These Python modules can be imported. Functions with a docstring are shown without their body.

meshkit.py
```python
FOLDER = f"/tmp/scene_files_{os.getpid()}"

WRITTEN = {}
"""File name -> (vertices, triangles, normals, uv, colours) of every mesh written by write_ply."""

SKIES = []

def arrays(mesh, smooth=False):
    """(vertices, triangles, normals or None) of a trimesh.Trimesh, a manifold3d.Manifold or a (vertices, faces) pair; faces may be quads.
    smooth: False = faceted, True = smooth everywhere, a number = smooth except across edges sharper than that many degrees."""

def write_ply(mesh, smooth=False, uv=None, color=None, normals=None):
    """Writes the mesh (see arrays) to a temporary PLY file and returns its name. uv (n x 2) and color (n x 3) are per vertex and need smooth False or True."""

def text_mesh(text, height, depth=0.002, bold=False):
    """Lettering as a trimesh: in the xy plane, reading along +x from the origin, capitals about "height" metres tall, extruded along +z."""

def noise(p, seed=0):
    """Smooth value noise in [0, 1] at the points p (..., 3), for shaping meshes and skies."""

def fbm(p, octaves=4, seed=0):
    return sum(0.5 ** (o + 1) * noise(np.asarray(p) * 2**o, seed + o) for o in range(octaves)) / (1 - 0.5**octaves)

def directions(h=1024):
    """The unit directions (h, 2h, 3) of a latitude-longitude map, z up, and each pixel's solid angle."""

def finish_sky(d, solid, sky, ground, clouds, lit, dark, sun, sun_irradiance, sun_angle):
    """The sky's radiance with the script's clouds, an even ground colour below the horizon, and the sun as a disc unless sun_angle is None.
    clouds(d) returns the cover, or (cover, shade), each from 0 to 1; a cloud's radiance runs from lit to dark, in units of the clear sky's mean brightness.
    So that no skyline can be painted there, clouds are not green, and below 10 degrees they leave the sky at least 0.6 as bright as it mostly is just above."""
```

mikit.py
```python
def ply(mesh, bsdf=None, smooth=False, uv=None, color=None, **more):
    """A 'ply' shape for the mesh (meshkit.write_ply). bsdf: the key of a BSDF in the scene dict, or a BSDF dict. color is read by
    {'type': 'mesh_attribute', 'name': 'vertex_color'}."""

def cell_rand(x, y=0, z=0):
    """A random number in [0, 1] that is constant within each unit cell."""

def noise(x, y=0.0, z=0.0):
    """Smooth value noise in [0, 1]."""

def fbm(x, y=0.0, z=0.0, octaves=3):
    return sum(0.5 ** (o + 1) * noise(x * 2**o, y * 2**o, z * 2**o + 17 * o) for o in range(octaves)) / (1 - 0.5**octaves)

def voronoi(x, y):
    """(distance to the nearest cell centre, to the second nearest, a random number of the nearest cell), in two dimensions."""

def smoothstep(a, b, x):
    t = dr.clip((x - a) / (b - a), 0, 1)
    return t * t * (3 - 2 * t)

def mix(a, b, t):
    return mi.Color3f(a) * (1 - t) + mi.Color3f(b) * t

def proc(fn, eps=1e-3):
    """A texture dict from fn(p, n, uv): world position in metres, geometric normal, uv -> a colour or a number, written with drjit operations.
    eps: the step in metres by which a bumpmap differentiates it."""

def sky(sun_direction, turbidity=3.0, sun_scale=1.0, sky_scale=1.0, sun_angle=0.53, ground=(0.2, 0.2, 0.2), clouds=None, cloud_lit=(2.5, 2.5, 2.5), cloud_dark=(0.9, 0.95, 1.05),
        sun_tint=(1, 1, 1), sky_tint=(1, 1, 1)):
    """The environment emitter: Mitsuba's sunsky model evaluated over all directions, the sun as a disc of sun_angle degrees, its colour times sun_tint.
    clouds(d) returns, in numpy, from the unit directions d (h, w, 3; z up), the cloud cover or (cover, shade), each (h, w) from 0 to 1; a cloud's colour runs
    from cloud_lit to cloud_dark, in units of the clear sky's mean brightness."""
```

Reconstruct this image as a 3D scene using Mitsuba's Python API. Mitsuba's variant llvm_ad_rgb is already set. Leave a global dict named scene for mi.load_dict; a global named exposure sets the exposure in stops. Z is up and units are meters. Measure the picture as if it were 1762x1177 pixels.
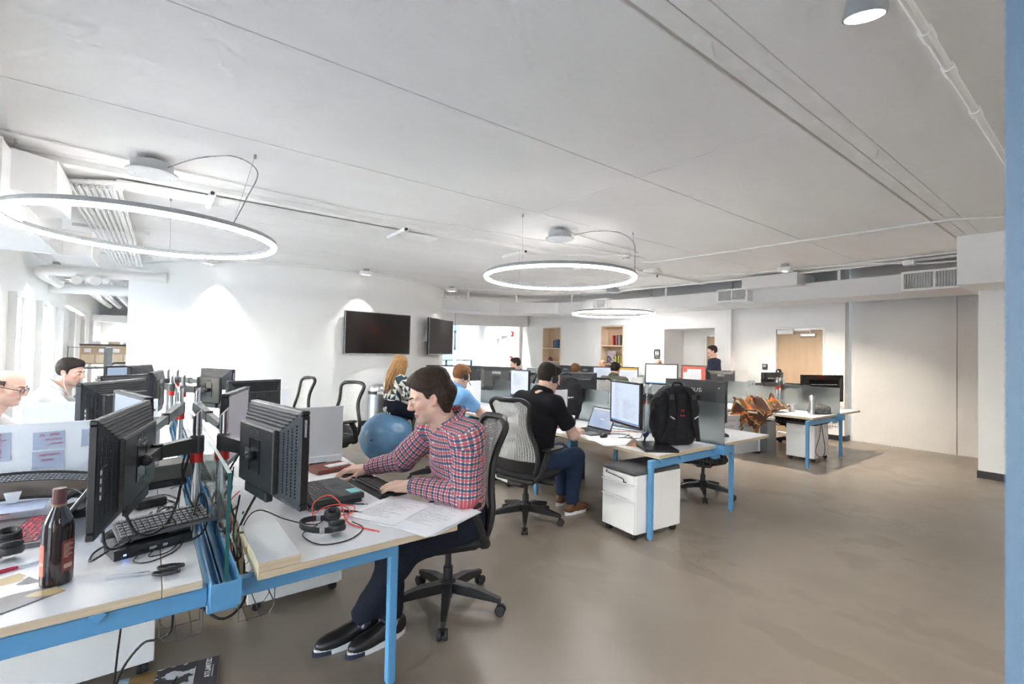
import math, numpy as np, trimesh, manifold3d, mitsuba as mi, drjit as dr, mikit, meshkit
from mikit import proc, noise, fbm, voronoi, cell_rand, smoothstep, mix
from shapely.geometry import Polygon, Point
PI = math.pi
T = mi.ScalarTransform4f
scene, labels = {'type': 'scene'}, {}
A = lambda *v: np.array(v, float)
def unit(v):
    v = np.asarray(v, float); return v / np.linalg.norm(v)

# ---------------------------------------------------------------- camera, sky, lamps, exposure
exposure = 1.88
EYE, FWD, UP = A(0, 0, 1.6), A(0.59927712, 0.80027868, 0.0205176), A(-0.02955693, -0.00349343, 0.99955699)
scene['camera'] = {'type': 'thinlens', 'to_world': T().look_at(origin=EYE.tolist(), target=(EYE + FWD).tolist(), up=UP.tolist()),
                   'fov': math.degrees(2 * math.atan(881 / 801)), 'fov_axis': 'x', 'aperture_radius': 0.0022, 'focus_distance': 3.4,
                   'near_clip': 0.02, 'far_clip': 200.0}
SKY, RING, WALLSPOT, SPOTLAMP, SCREEN, TUBE, DOWN = 21.0, 14.0, 3.2, 8.5, 0.25, 4.0, 4.0
scene['sky'] = {**mikit.sky((-0.75, 0.45, 0.62), turbidity=4.0, sun_scale=0.0, sky_scale=SKY, ground=(0.5, 0.5, 0.48), sky_tint=(1.0, 0.90, 0.80)), 'sampling_weight': 0.05}
def rgb(c): return {'type': 'rgb', 'value': [float(x) for x in c]}
def area(c, w=1.0): return {'type': 'area', 'radiance': rgb(c), 'sampling_weight': float(w)}
def spot(pos, to, c, cut, beam, key):
    scene[key] = {'type': 'spot', 'to_world': T().look_at(origin=list(map(float, pos)), target=list(map(float, to)), up=[0.3, 0.95, 0.1]),
                  'intensity': rgb(c), 'cutoff_angle': float(cut), 'beam_width': float(beam)}

# ---------------------------------------------------------------- meshes
def cat(*ms):
    V, F, n = [], [], 0
    for m in ms:
        if isinstance(m, list): m = cat(*m)
        v, f = (m.vertices, m.faces) if hasattr(m, 'vertices') else m
        v, f = np.asarray(v, float), np.asarray(f, int)
        if f.shape[1] == 4: f = np.vstack([f[:, [0, 1, 2]], f[:, [0, 2, 3]]])
        V.append(v); F.append(f + n); n += len(v)
    return np.vstack(V), np.vstack(F)
def tf(m, M):
    v, f = cat(m); M = np.asarray(M, float)
    if np.linalg.det(M[:3, :3]) < 0: f = f[:, ::-1]
    return v @ M[:3, :3].T + M[:3, 3], f
def mat(loc=(0, 0, 0), rz=0, rx=0, ry=0, s=1.0):
    cz, sz, cx_, sx, cy_, sy = math.cos(rz), math.sin(rz), math.cos(rx), math.sin(rx), math.cos(ry), math.sin(ry)
    R = A([cz, -sz, 0], [sz, cz, 0], [0, 0, 1]) @ A([cy_, 0, sy], [0, 1, 0], [-sy, 0, cy_]) @ A([1, 0, 0], [0, cx_, -sx], [0, sx, cx_])
    M = np.eye(4); M[:3, :3] = R * np.asarray(s); M[:3, 3] = loc
    return M
def mv(m, loc=(0, 0, 0), **k): return tf(m, mat(loc, **k))
def frame(o, x, y, z):
    M = np.eye(4); M[:3, 0], M[:3, 1], M[:3, 2], M[:3, 3] = x, y, z, o
    return M
def hull(p):
    h = trimesh.convex.convex_hull(np.asarray(p, float)); return np.array(h.vertices), np.array(h.faces)
def box(c, s, b=0.0):
    """A box of centre c and size s with chamfers b."""
    c, h = np.asarray(c, float), np.asarray(s, float) / 2
    S = A(*[[x, y, z] for x in (-1, 1) for y in (-1, 1) for z in (-1, 1)])
    b = min(b, h.min() * 0.9)
    if b <= 0:
        f = A([0, 1, 3], [0, 3, 2], [4, 6, 7], [4, 7, 5], [0, 4, 5], [0, 5, 1], [2, 3, 7], [2, 7, 6], [0, 2, 6], [0, 6, 4], [1, 5, 7], [1, 7, 3]).astype(int)
        return S * h + c, f
    return hull(np.vstack([S * (h - A(b, b, b) + b * e) for e in np.eye(3)]) + c)
def bx(x0, x1, y0, y1, z0, z1, b=0.0): return box(((x0 + x1) / 2, (y0 + y1) / 2, (z0 + z1) / 2), (abs(x1 - x0), abs(y1 - y0), abs(z1 - z0)), b)
def beam(p, q, w, h, b=0.0, up=(0, 0, 1)):
    """A bar of width w and height h from p to q."""
    p, q = np.asarray(p, float), np.asarray(q, float); d = unit(q - p); u = np.asarray(up, float)
    if abs(d @ u) > 0.98: u = A(1, 0, 0)
    s = unit(np.cross(u, d)); u = np.cross(d, s)
    return tf(box((0, 0, 0), (np.linalg.norm(q - p), w, h), b), frame((p + q) / 2, d, s, u))
def curve(P, n=8):
    """Catmull-Rom through the points."""
    P = np.asarray(P, float); Q = np.vstack([2 * P[0] - P[1], P, 2 * P[-1] - P[-2]]); out = []
    for i in range(1, len(Q) - 2):
        for t in np.linspace(0, 1, n, endpoint=False):
            a, b, c, d = Q[i - 1], Q[i], Q[i + 1], Q[i + 2]
            out.append(0.5 * (2 * b + (c - a) * t + (2 * a - 5 * b + 4 * c - d) * t * t + (3 * b - a - 3 * c + d) * t ** 3))
    return np.array(out + [P[-1]])
def tube(P, r, n=8, closed=False, cap=True):
    P = np.asarray(P, float); N = len(P); r = np.broadcast_to(r, (N,))
    t = (np.roll(P, -1, 0) - np.roll(P, 1, 0)) if closed else np.gradient(P, axis=0)
    t /= np.linalg.norm(t, axis=1, keepdims=True) + 1e-12
    a = np.cross(t[0], [0, 0, 1] if abs(t[0, 2]) < 0.9 else [1, 0, 0]); a /= np.linalg.norm(a); X = []
    for i in range(N):
        a = a - t[i] * (a @ t[i]); a /= np.linalg.norm(a) + 1e-12; X.append(a)
    X = np.array(X); Y = np.cross(t, X); g = np.arange(n) * 2 * PI / n
    V = (P[:, None] + r[:, None, None] * (np.cos(g)[None, :, None] * X[:, None] + np.sin(g)[None, :, None] * Y[:, None])).reshape(-1, 3)
    I = np.arange(N if closed else N - 1); F = []
    for i in I:
        j = (i + 1) % N; k = np.arange(n); k2 = (k + 1) % n
        F.append(np.stack([i * n + k, i * n + k2, j * n + k2, j * n + k], 1))
    F = np.vstack(F); V, F = cat((V, F))
    if cap and not closed:
        c0, c1 = len(V), len(V) + 1; V = np.vstack([V, P[0], P[-1]]); k = np.arange(n); k2 = (k + 1) % n
        F = np.vstack([F, np.stack([k2, k, k * 0 + c0], 1), np.stack([(N - 1) * n + k, (N - 1) * n + k2, k * 0 + c1], 1)])
    return V, F
def lathe(prof, n=24, arc=2 * PI, closed=False):
    """Profile of (r, z) points, bottom to top, turned about z."""
    pr = np.asarray(prof, float); m = len(pr); full = arc > 2 * PI - 1e-6
    g = np.arange(n if full else n + 1) * arc / n
    V = np.stack([np.outer(np.cos(g), pr[:, 0]), np.outer(np.sin(g), pr[:, 0]), np.broadcast_to(pr[:, 1], (len(g), m))], -1).reshape(-1, 3)
    F = []
    for i in range(n):
        j = (i + 1) % len(g); k = np.arange(m if closed else m - 1); k2 = (k + 1) % m
        F.append(np.stack([i * m + k, j * m + k, j * m + k2, i * m + k2], 1))
    return cat((V, np.vstack(F)))
def cyl(p, q, r, n=16, r2=None): return tube([p, p, q, q] if False else [p, q], A(r, r if r2 is None else r2), n)
def prism(poly, z0, z1):
    m = trimesh.creation.extrude_polygon(poly if hasattr(poly, 'exterior') else Polygon(poly), z1 - z0, engine='earcut')
    return np.array(m.vertices) + A(0, 0, z0), np.array(m.faces)
def rrect(w, h, r, n=5, cx=0, cy=0):
    P = []
    for sx, sy, a in ((1, 1, 0), (-1, 1, 90), (-1, -1, 180), (1, -1, 270)):
        for t in np.linspace(a, a + 90, n): P.append((cx + sx * (w / 2 - r) + r * math.cos(math.radians(t)), cy + sy * (h / 2 - r) + r * math.sin(math.radians(t))))
    return P
def grid(fn, nu, nv, close_u=False):
    """A sheet from fn(u, v) over [0,1]^2, with its uv."""
    u, v = np.meshgrid(np.linspace(0, 1, nu), np.linspace(0, 1, nv), indexing='ij')
    V = np.stack(fn(u, v), -1).reshape(-1, 3); i, j = np.meshgrid(np.arange(nu - 1), np.arange(nv - 1), indexing='ij'); a = (i * nv + j).ravel()
    return V, np.stack([a, a + nv, a + nv + 1, a + 1], 1), np.stack([u.ravel(), v.ravel()], 1)
def thick(V, F, t):
    """Both sides of a sheet, t apart."""
    V, F = cat((V, F)); n = meshkit.arrays((V, F), True)[2]; N = len(V)
    e = np.vstack([F[:, [0, 1]], F[:, [1, 2]], F[:, [2, 0]]]); s = {}
    for a, b in e.tolist(): s[(a, b)] = 1
    bd = np.array([(a, b) for a, b in s if (b, a) not in s]); 
    return np.vstack([V + n * t / 2, V - n * t / 2]), np.vstack([F, F[:, ::-1] + N, np.stack([bd[:, 1], bd[:, 0], bd[:, 0] + N], 1), np.stack([bd[:, 1], bd[:, 0] + N, bd[:, 1] + N], 1)])
def text(s, h, depth=0.002, bold=True):
    m = meshkit.text_mesh(s, h, depth, bold); return np.array(m.vertices), np.array(m.faces)

# ---------------------------------------------------------------- the tree of things
def numbered(k):
    if k not in scene and k not in labels and not any(q.startswith(k + '__') for q in scene): return k
    i = 1
    while True:
        q = f'{k}_{i:03d}'
        if q not in scene and q not in labels: return q
        i += 1
def thing(name, label, cat_, group=None, M=None):
    k = numbered(name); labels[k] = {'label': label, 'category': cat_}
    if group: labels[k]['group'] = group
    scene_at[k] = np.eye(4) if M is None else np.asarray(M, float)
    return k
scene_at = {}
def part(parent, name, mesh, m, smooth=35, label=None, M=None, kind=None, **more):
    """One mesh under parent; placed with the thing it belongs to."""
    top = parent.split('__')[0] if parent else None
    k = numbered(f'{parent}__{name}' if parent else name)
    d = mesh if isinstance(mesh, dict) else mikit.ply(cat(mesh), m, smooth=smooth, **more)
    W = scene_at.get(top, np.eye(4)) @ (np.eye(4) if M is None else M)
    scene[k] = d if np.allclose(W, np.eye(4)) else {**d, 'to_world': T(W.tolist())}
    if label or kind: labels[k] = {**({'label': label} if label else {}), **({'kind': kind} if kind else {})}
    return k
def solo(name, mesh, m, label, cat_, group=None, smooth=35, M=None, kind=None, **more):
    k = numbered(name); d = mesh if isinstance(mesh, dict) else mikit.ply(cat(mesh), m, smooth=smooth, **more)
    scene[k] = d if M is None else {**d, 'to_world': T(np.asarray(M).tolist())}
    labels[k] = {'label': label, 'category': cat_}
    if group: labels[k]['group'] = group
    if kind: labels[k]['kind'] = kind
    scene_at[k] = np.eye(4) if M is None else np.asarray(M, float)
    return k
def struct(name, mesh, m, smooth=30, **more):
    k = numbered(name); scene[k] = mikit.ply(cat(mesh), m, smooth=smooth, **more); labels[k] = {'kind': 'structure'}; scene_at[k] = np.eye(4)
    return k
class Proto:
    """A thing's parts, kept so that copies share their meshes: add() as part(), then place()."""
    def __init__(s): s.parts = []
    def add(s, name, mesh, m, smooth=35, label=None, under=None, M=None, kind=None, emit=None, **more):
        rel = (under + '__' if under else '') + name; n = [p[0] for p in s.parts]
        if rel in n:
            i = 1
            while f'{rel}_{i:03d}' in n: i += 1
            rel = f'{rel}_{i:03d}'
        d = mesh if isinstance(mesh, dict) else mikit.ply(cat(mesh), m, smooth=smooth, **more)
        s.parts.append((rel, d, label, kind, np.eye(4) if M is None else M)); return rel
    def place(s, name, label, cat_, M, group=None, skip=(), swap={}):
        k = thing(name, label, cat_, group, M)
        for rel, d, lab, kind, L in s.parts:
            if any(rel.split('__')[0].startswith(x) for x in skip): continue
            if rel in swap: d = {**d, **swap[rel]}
            W = scene_at[k] @ L
            scene[f'{k}__{rel}'] = {**d, 'to_world': T(W.tolist())}
            if lab or kind: labels[f'{k}__{rel}'] = {**({'label': lab} if lab else {}), **({'kind': kind} if kind else {})}
        return k

# ---------------------------------------------------------------- materials
def mat_(name, color, rough=0.5, metal=0.0, spec=0.5, two=True, **k):
    c = color if isinstance(color, dict) else rgb(color)
    b = {'type': 'principled', 'base_color': c, 'roughness': rough, 'metallic': metal, 'specular': spec, **k}
    scene[name] = {'type': 'twosided', 'bsdf': b} if two else b
def bump_(name, fn, scale, eps=2e-3):
    b = scene[name]['bsdf']; scene[name] = {'type': 'twosided', 'bsdf': {'type': 'bumpmap', 'tex': proc(fn, eps), 'scale': scale, 'bsdf': b}}
def lin(r, g, b): return tuple(((x / 255 + 0.055) / 1.055) ** 2.4 if x > 10 else x / 255 / 12.92 for x in (r, g, b))
def floor_c(p, n, uv):
    a = fbm(p.x * 0.55, p.y * 0.55, 3.0, octaves=4); b = fbm(p.x * 3.1 + 7, p.y * 2.3, 1.0, octaves=4); s = noise(p.x * 55, p.y * 55, 0.5)
    w = fbm(p.x * 1.3 + 2.5 * a, p.y * 1.3 + 1.7 * b, 9.0, octaves=3); crack = smoothstep(0.006, 0.0, dr.abs(w - 0.52)) * smoothstep(0.5, 0.62, a)
    c = mix((0.150, 0.132, 0.112), (0.225, 0.200, 0.170), a * 0.9 + 0.35 * (b - 0.5))
    c = mix(c, (0.13, 0.11, 0.09), 0.35 * smoothstep(0.62, 0.75, b)); c = mix(c, (0.29, 0.26, 0.22), 0.25 * smoothstep(0.86, 0.95, s))
    return mix(c, (0.10, 0.085, 0.07), 0.4 * crack) * mi.Color3f(1.15, 1.115, 1.07)
def floor_r(p, n, uv): return 0.24 + 0.22 * fbm(p.x * 1.7, p.y * 1.7, 5.0, octaves=3)
mat_('concrete', proc(floor_c), proc(floor_r), spec=0.5)
mat_('white_paint', (0.84, 0.84, 0.83), 0.6, spec=0.3)
mat_('wall_paint', proc(lambda p, n, uv: mix((0.81, 0.805, 0.79), (0.85, 0.845, 0.835), fbm(p.x * 1.5 + p.y, p.y * 1.5, p.z * 1.5, octaves=3))), 0.65, spec=0.25)
mat_('block_paint', proc(lambda p, n, uv: mix((0.70, 0.68, 0.65), (0.78, 0.765, 0.74), fbm(p.x * 1.2, p.y * 1.2, p.z * 1.6, octaves=4))), 0.75, spec=0.2)
bump_('block_paint', lambda p, n, uv: fbm(p.y * 9 + p.x * 5, p.z * 9, 2.0, octaves=3), 0.012)
def ceil_c(p, n, uv):
    a = fbm(p.x * 0.9, p.y * 2.2, 4.0, octaves=4); b = noise(p.x * 38, p.y * 38, 1.0)
    return mix(mix((0.74, 0.735, 0.725), (0.82, 0.815, 0.805), a), (0.66, 0.65, 0.64), 0.10 * smoothstep(0.7, 0.9, b))
mat_('ceiling_paint', proc(ceil_c), 0.8, spec=0.15)
bump_('ceiling_paint', lambda p, n, uv: fbm(p.x * 30, p.y * 30, 2.0, octaves=2) + 0.8 * fbm(p.x * 4, p.y * 9, 2.0, octaves=2), 0.006)
def ceil_rough(p, n, uv):
    a = fbm(p.x * 2.4, p.y * 9, 4.0, octaves=4); b = smoothstep(0.55, 0.7, fbm(p.x * 6, p.y * 14, 8.0, octaves=3))
    return mix(mix((0.74, 0.735, 0.725), (0.81, 0.805, 0.795), a), (0.85, 0.845, 0.835), 0.5 * b)
mat_('ceiling_patch', proc(ceil_rough), 0.8, spec=0.15)
bump_('ceiling_patch', lambda p, n, uv: fbm(p.x * 14, p.y * 22, 2.0, octaves=3) + smoothstep(0.55, 0.7, fbm(p.x * 6, p.y * 14, 8.0, octaves=3)), 0.006)
mat_('joint_grey', (0.58, 0.55, 0.52), 0.8)
mat_('plenum_grey', (0.42, 0.43, 0.45), 0.8)
mat_('baseboard_black', (0.02, 0.02, 0.022), 0.5)
mat_('post_blue', proc(lambda p, n, uv: mix((0.08, 0.14, 0.22), (0.095, 0.158, 0.245), fbm(p.x * 3, p.y * 3, p.z * 1.2, octaves=3))), 0.5)
mat_('frame_blue', lin(88, 144, 186), 0.38, spec=0.4)
mat_('atrium_blue', (0.36, 0.53, 0.74), 0.6)
mat_('galv', (0.72, 0.72, 0.72), 0.45, spec=0.3)
mat_('pipe_white', (0.82, 0.82, 0.81), 0.42)
mat_('lamp_grey', (0.34, 0.36, 0.38), 0.4, metal=0.2)
mat_('cable_grey', (0.26, 0.27, 0.29), 0.5)
mat_('laminate', (0.74, 0.745, 0.76), 0.32, spec=0.45)
def oak(p, n, uv):
    g = fbm(p.x * 4 + p.y * 4, p.z * 160, 1.0, octaves=3); f = fbm(p.x * 26 + p.y * 26, p.z * 420, 3.0, octaves=2)
    return mix(mix((0.50, 0.39, 0.27), (0.66, 0.55, 0.41), g), (0.42, 0.32, 0.21), 0.35 * f)
mat_('oak_edge', proc(oak), 0.5)
def birch(p, n, uv):
    w = p.y + p.x; g = fbm(w * 30, p.z * 1.8, 1.0, octaves=3); f = fbm(w * 3.2 + 0.6 * fbm(w * 2, p.z, octaves=2), p.z * 0.8, 4.0, octaves=3)
    return mix(mix((0.43, 0.30, 0.195), (0.52, 0.385, 0.265), f), (0.36, 0.24, 0.15), 0.35 * g)
mat_('birch', proc(birch), 0.45)
mat_('birch_light', (0.66, 0.53, 0.39), 0.5)
mat_('black_plastic', (0.018, 0.018, 0.020), 0.42)
mat_('dark_plastic', (0.030, 0.031, 0.034), 0.5)
mat_('bezel_black', (0.012, 0.012, 0.014), 0.25)
mat_('gloss_black', (0.010, 0.009, 0.009), 0.08, spec=0.6)
mat_('monitor_shell', (0.024, 0.025, 0.028), 0.42)
mat_('monitor_side', (0.030, 0.036, 0.044), 0.42)
mat_('arm_grey', (0.10, 0.105, 0.105), 0.38, metal=0.55)
mat_('steel', (0.62, 0.63, 0.65), 0.22, metal=1.0)
mat_('alu', (0.66, 0.67, 0.69), 0.36, metal=0.85)
mat_('brass', (0.65, 0.47, 0.16), 0.3, metal=0.9)
mat_('red_plastic', (0.52, 0.025, 0.02), 0.4)
mat_('mesh_grey', (0.56, 0.55, 0.53), 0.6)
mat_('mesh_dark', (0.25, 0.25, 0.245), 0.6)
mat_('chair_black', (0.014, 0.014, 0.015), 0.45)
mat_('seat_fabric', (0.018, 0.018, 0.02), 0.85, sheen=0.3)
mat_('cushion_grey', (0.085, 0.085, 0.09), 0.85)
mat_('paper', (0.84, 0.84, 0.86), 0.7)
mat_('board_white', (0.80, 0.82, 0.86), 0.3)
mat_('note_blue', (0.37, 0.42, 0.54), 0.7)
mat_('ink_red', (0.42, 0.04, 0.10), 0.6)
mat_('ink_blue', (0.10, 0.14, 0.42), 0.6)
mat_('ink_grey', (0.22, 0.22, 0.25), 0.6)
mat_('rubber', (0.012, 0.012, 0.013), 0.6)
mat_('key_black', (0.020, 0.020, 0.022), 0.45)
mat_('key_grey', (0.085, 0.088, 0.095), 0.5)
mat_('silver_grey', (0.36, 0.38, 0.41), 0.4, metal=0.3)
mat_('cord_black', (0.012, 0.012, 0.013), 0.45)
mat_('cord_red', (0.75, 0.075, 0.05), 0.4)
mat_('cord_beige', (0.62, 0.56, 0.44), 0.55)
mat_('screen_off', (0.012, 0.010, 0.010), 0.12, spec=0.5)
mat_('screen_glass', (0.02, 0.02, 0.02), 0.3)
scene['glass_edge'] = {'type': 'dielectric', 'int_ior': 1.5, 'specular_transmittance': rgb((0.90, 0.97, 0.95))}
scene['glass_green'] = {'type': 'dielectric', 'int_ior': 1.5, 'specular_transmittance': rgb((0.045, 0.20, 0.19))}
scene['glass_pane'] = {'type': 'thindielectric', 'int_ior': 1.5}
scene['glass_frost'] = {'type': 'roughdielectric', 'int_ior': 1.5, 'alpha': 0.32, 'distribution': 'ggx', 'specular_transmittance': rgb((0.86, 0.92, 0.93)), 'specular_reflectance': rgb((1, 1, 1))}
mat_('frost_edge', (0.55, 0.66, 0.68), 0.5)
# ================================================================ THE ROOM
CC, CR, ZC, XW, XL = A(3.0, 13.21), 3.64, 3.2, 10.5, -1.95
struct('floor', bx(-2.2, 14, -7, 30, -0.12, 0.0), 'concrete', smooth=False)
# ceiling slab with recessed joints between its cast strips
ks = struct('ceiling', bx(-2.2, 9.45, -7, 30, ZC + 0.014, ZC + 0.2), 'joint_grey', smooth=False)
JY = [-7, -5.4, -4.05, -2.7, -1.35, 0.0, 1.14, 1.262, 1.37, 2.69, 4.1, 5.45, 6.8, 8.15, 9.5, 12.2, 14.9, 17.6, 22, 30]
for a, b in zip(JY[:-1], JY[1:]):
    rough = (1.1 < a < 1.3)
    g0, g1 = (0.003, 0.003) if rough else (0.0035, 0.0035)
    if abs(a - 1.37) < 1e-6: g0 = 0.020
    xs = [-2.2, 3.4, 6.95, 9.45] if 2.6 < b < 5 and a > 1.3 else [-2.2, 6.95, 9.45]
    for x0, x1 in zip(xs[:-1], xs[1:]):
        gx = 0.0045 if x1 > 6.9 else 0.0
        part(ks, 'panel', bx(x0 + (gx if x0 > -2 else 0), x1 - gx, a + g0, b - g1, ZC + (0.004 if rough else 0), ZC + 0.03, 0.003), 'ceiling_patch' if rough else 'ceiling_paint', smooth=False)
struct('plenum', cat(bx(9.45, 14, -7, 30, 3.9, 4.0), bx(9.40, 9.45, -7, 30, 3.38, 4.0)), 'plenum_grey', smooth=False)

# curved core wall
g = np.linspace(PI * 0.86, PI * 2.14, 120)
pr = np.stack([np.cos(g), np.sin(g)], 1)
struct('wall_curved', cat(prism(Polygon(np.vstack([CC + CR * pr, CC + (CR - 0.2) * pr[::-1]])), 0, ZC + 0.01)), 'white_paint', smooth=30)
struct('baseboard_curved', cat(prism(Polygon(np.vstack([CC + (CR + 0.014) * pr, CC + (CR - 0.05) * pr[::-1]])), 0, 0.10)), 'baseboard_black', smooth=30)

# left wall with narrow floor-to-head windows; it goes on behind the camera
WY = [10.57 + 2.0 * k for k in range(-8, 7)]
HEAD, WW = 2.35, 1.0
ws = []
prev = -7.0
for y in WY:
    ws.append(bx(XL - 0.35, XL, prev, y, 0, ZC)); ws.append(bx(XL - 0.35, XL, y, y + WW, HEAD, ZC)); prev = y + WW
ws.append(bx(XL - 0.35, XL, prev, 30, 0, ZC))
struct('wall_left', cat(*ws), 'wall_paint', smooth=False)
struct('baseboard_left', cat(*[bx(XL, XL + 0.012, a + WW, b, 0, 0.1) for a, b in zip(WY[:-1], WY[1:])]), 'baseboard_black', smooth=False)
for i, y in enumerate(WY):
    k = struct(f'window_{i + 1}', cat(bx(XL - 0.10, XL - 0.03, y, y + 0.035, 0.04, HEAD), bx(XL - 0.10, XL - 0.03, y + WW - 0.035, y + WW, 0.04, HEAD),
                                      bx(XL - 0.10, XL - 0.03, y, y + WW, HEAD - 0.04, HEAD), bx(XL - 0.10, XL - 0.03, y, y + WW, 0.0, 0.06)), 'white_paint', smooth=False)
    part(k, 'pane', ([A(XL - 0.06, y + 0.03, 0.05), A(XL - 0.06, y + WW - 0.03, 0.05), A(XL - 0.06, y + WW - 0.03, HEAD - 0.03), A(XL - 0.06, y + 0.03, HEAD - 0.03)], [[0, 1, 2], [0, 2, 3]]), 'glass_pane', smooth=False)
    part(k, 'fin', bx(XL - 0.0, XL + 0.09, y - 0.04, y - 0.005, 0.02, HEAD + 0.03, 0.003), 'white_paint')
# walls that close the room behind the camera and far down the corridor
struct('wall_rear', bx(-2.2, 14, -7.2, -7, 0, ZC + 0.3), 'wall_paint', smooth=False)
struct('wall_far', cat(bx(-2.2, 0.4, 24, 24.2, 0, ZC)), 'wall_paint', smooth=False)
struct('trim_1', bx(XL, 1.2, 21.0, 21.25, 2.32, 2.55), 'white_paint', smooth=False)

struct('trim_2', bx(XL, 1.2, 21.25, 24, 2.50, 2.55), 'white_paint', smooth=False)

# back wall: west part with shelf niches and an alcove, then the part with the door, then the set-back block wall
def niche_wall(x0, x1, y0, y1, holes, zt):
    ms, ys = [], y0
    for a, b, z0, z1 in sorted(holes):
        ms += [bx(x0, x1, ys, a, 0, zt), bx(x0, x1, a, b, z1, zt)] + ([bx(x0, x1, a, b, 0, z0)] if z0 > 0 else []); ys = b
    return cat(*ms, bx(x0, x1, ys, y1, 0, zt))
struct('wall_back', cat(niche_wall(XW, XW + 0.3, 5.58, 13.65, [(11.33, 12.25, 0.85, 2.44), (8.72, 9.57, 0.85, 2.42), (5.98, 7.37, 0, 2.27)], 3.95),
       bx(XW + 0.3, XW + 0.9, 7.37, 7.6, 0, 2.4), bx(XW + 0.3, XW + 0.9, 5.7, 5.98, 0, 2.4), bx(XW + 0.3, XW + 0.95, 5.7, 7.6, 2.27, 2.4),
       niche_wall(XW + 0.88, XW + 1.0, 5.7, 7.6, [(5.75, 6.75, 0, 2.16)], 2.4)), 'wall_paint', smooth=False)
struct('wall_door', niche_wall(XW + 0.10, XW + 0.3, 3.36, 5.58, [(3.70, 4.68, 0, 2.24)], 3.95), 'wall_paint', smooth=False)
struct('wall_block', cat(bx(10.86, 11.1, 1.812, 3.5, 0, 3.95), bx(10.875, 11.1, -1.0, 1.808, 0, 3.95)), 'block_paint', smooth=False)
struct('wall_right', cat(bx(9.05, 9.25, -7, 1.29, 0, 2.58)), 'wall_paint', smooth=False)
struct('baseboard_right', bx(9.035, 9.05, -7, 1.30, 0, 0.10), 'baseboard_black', smooth=False)
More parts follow.
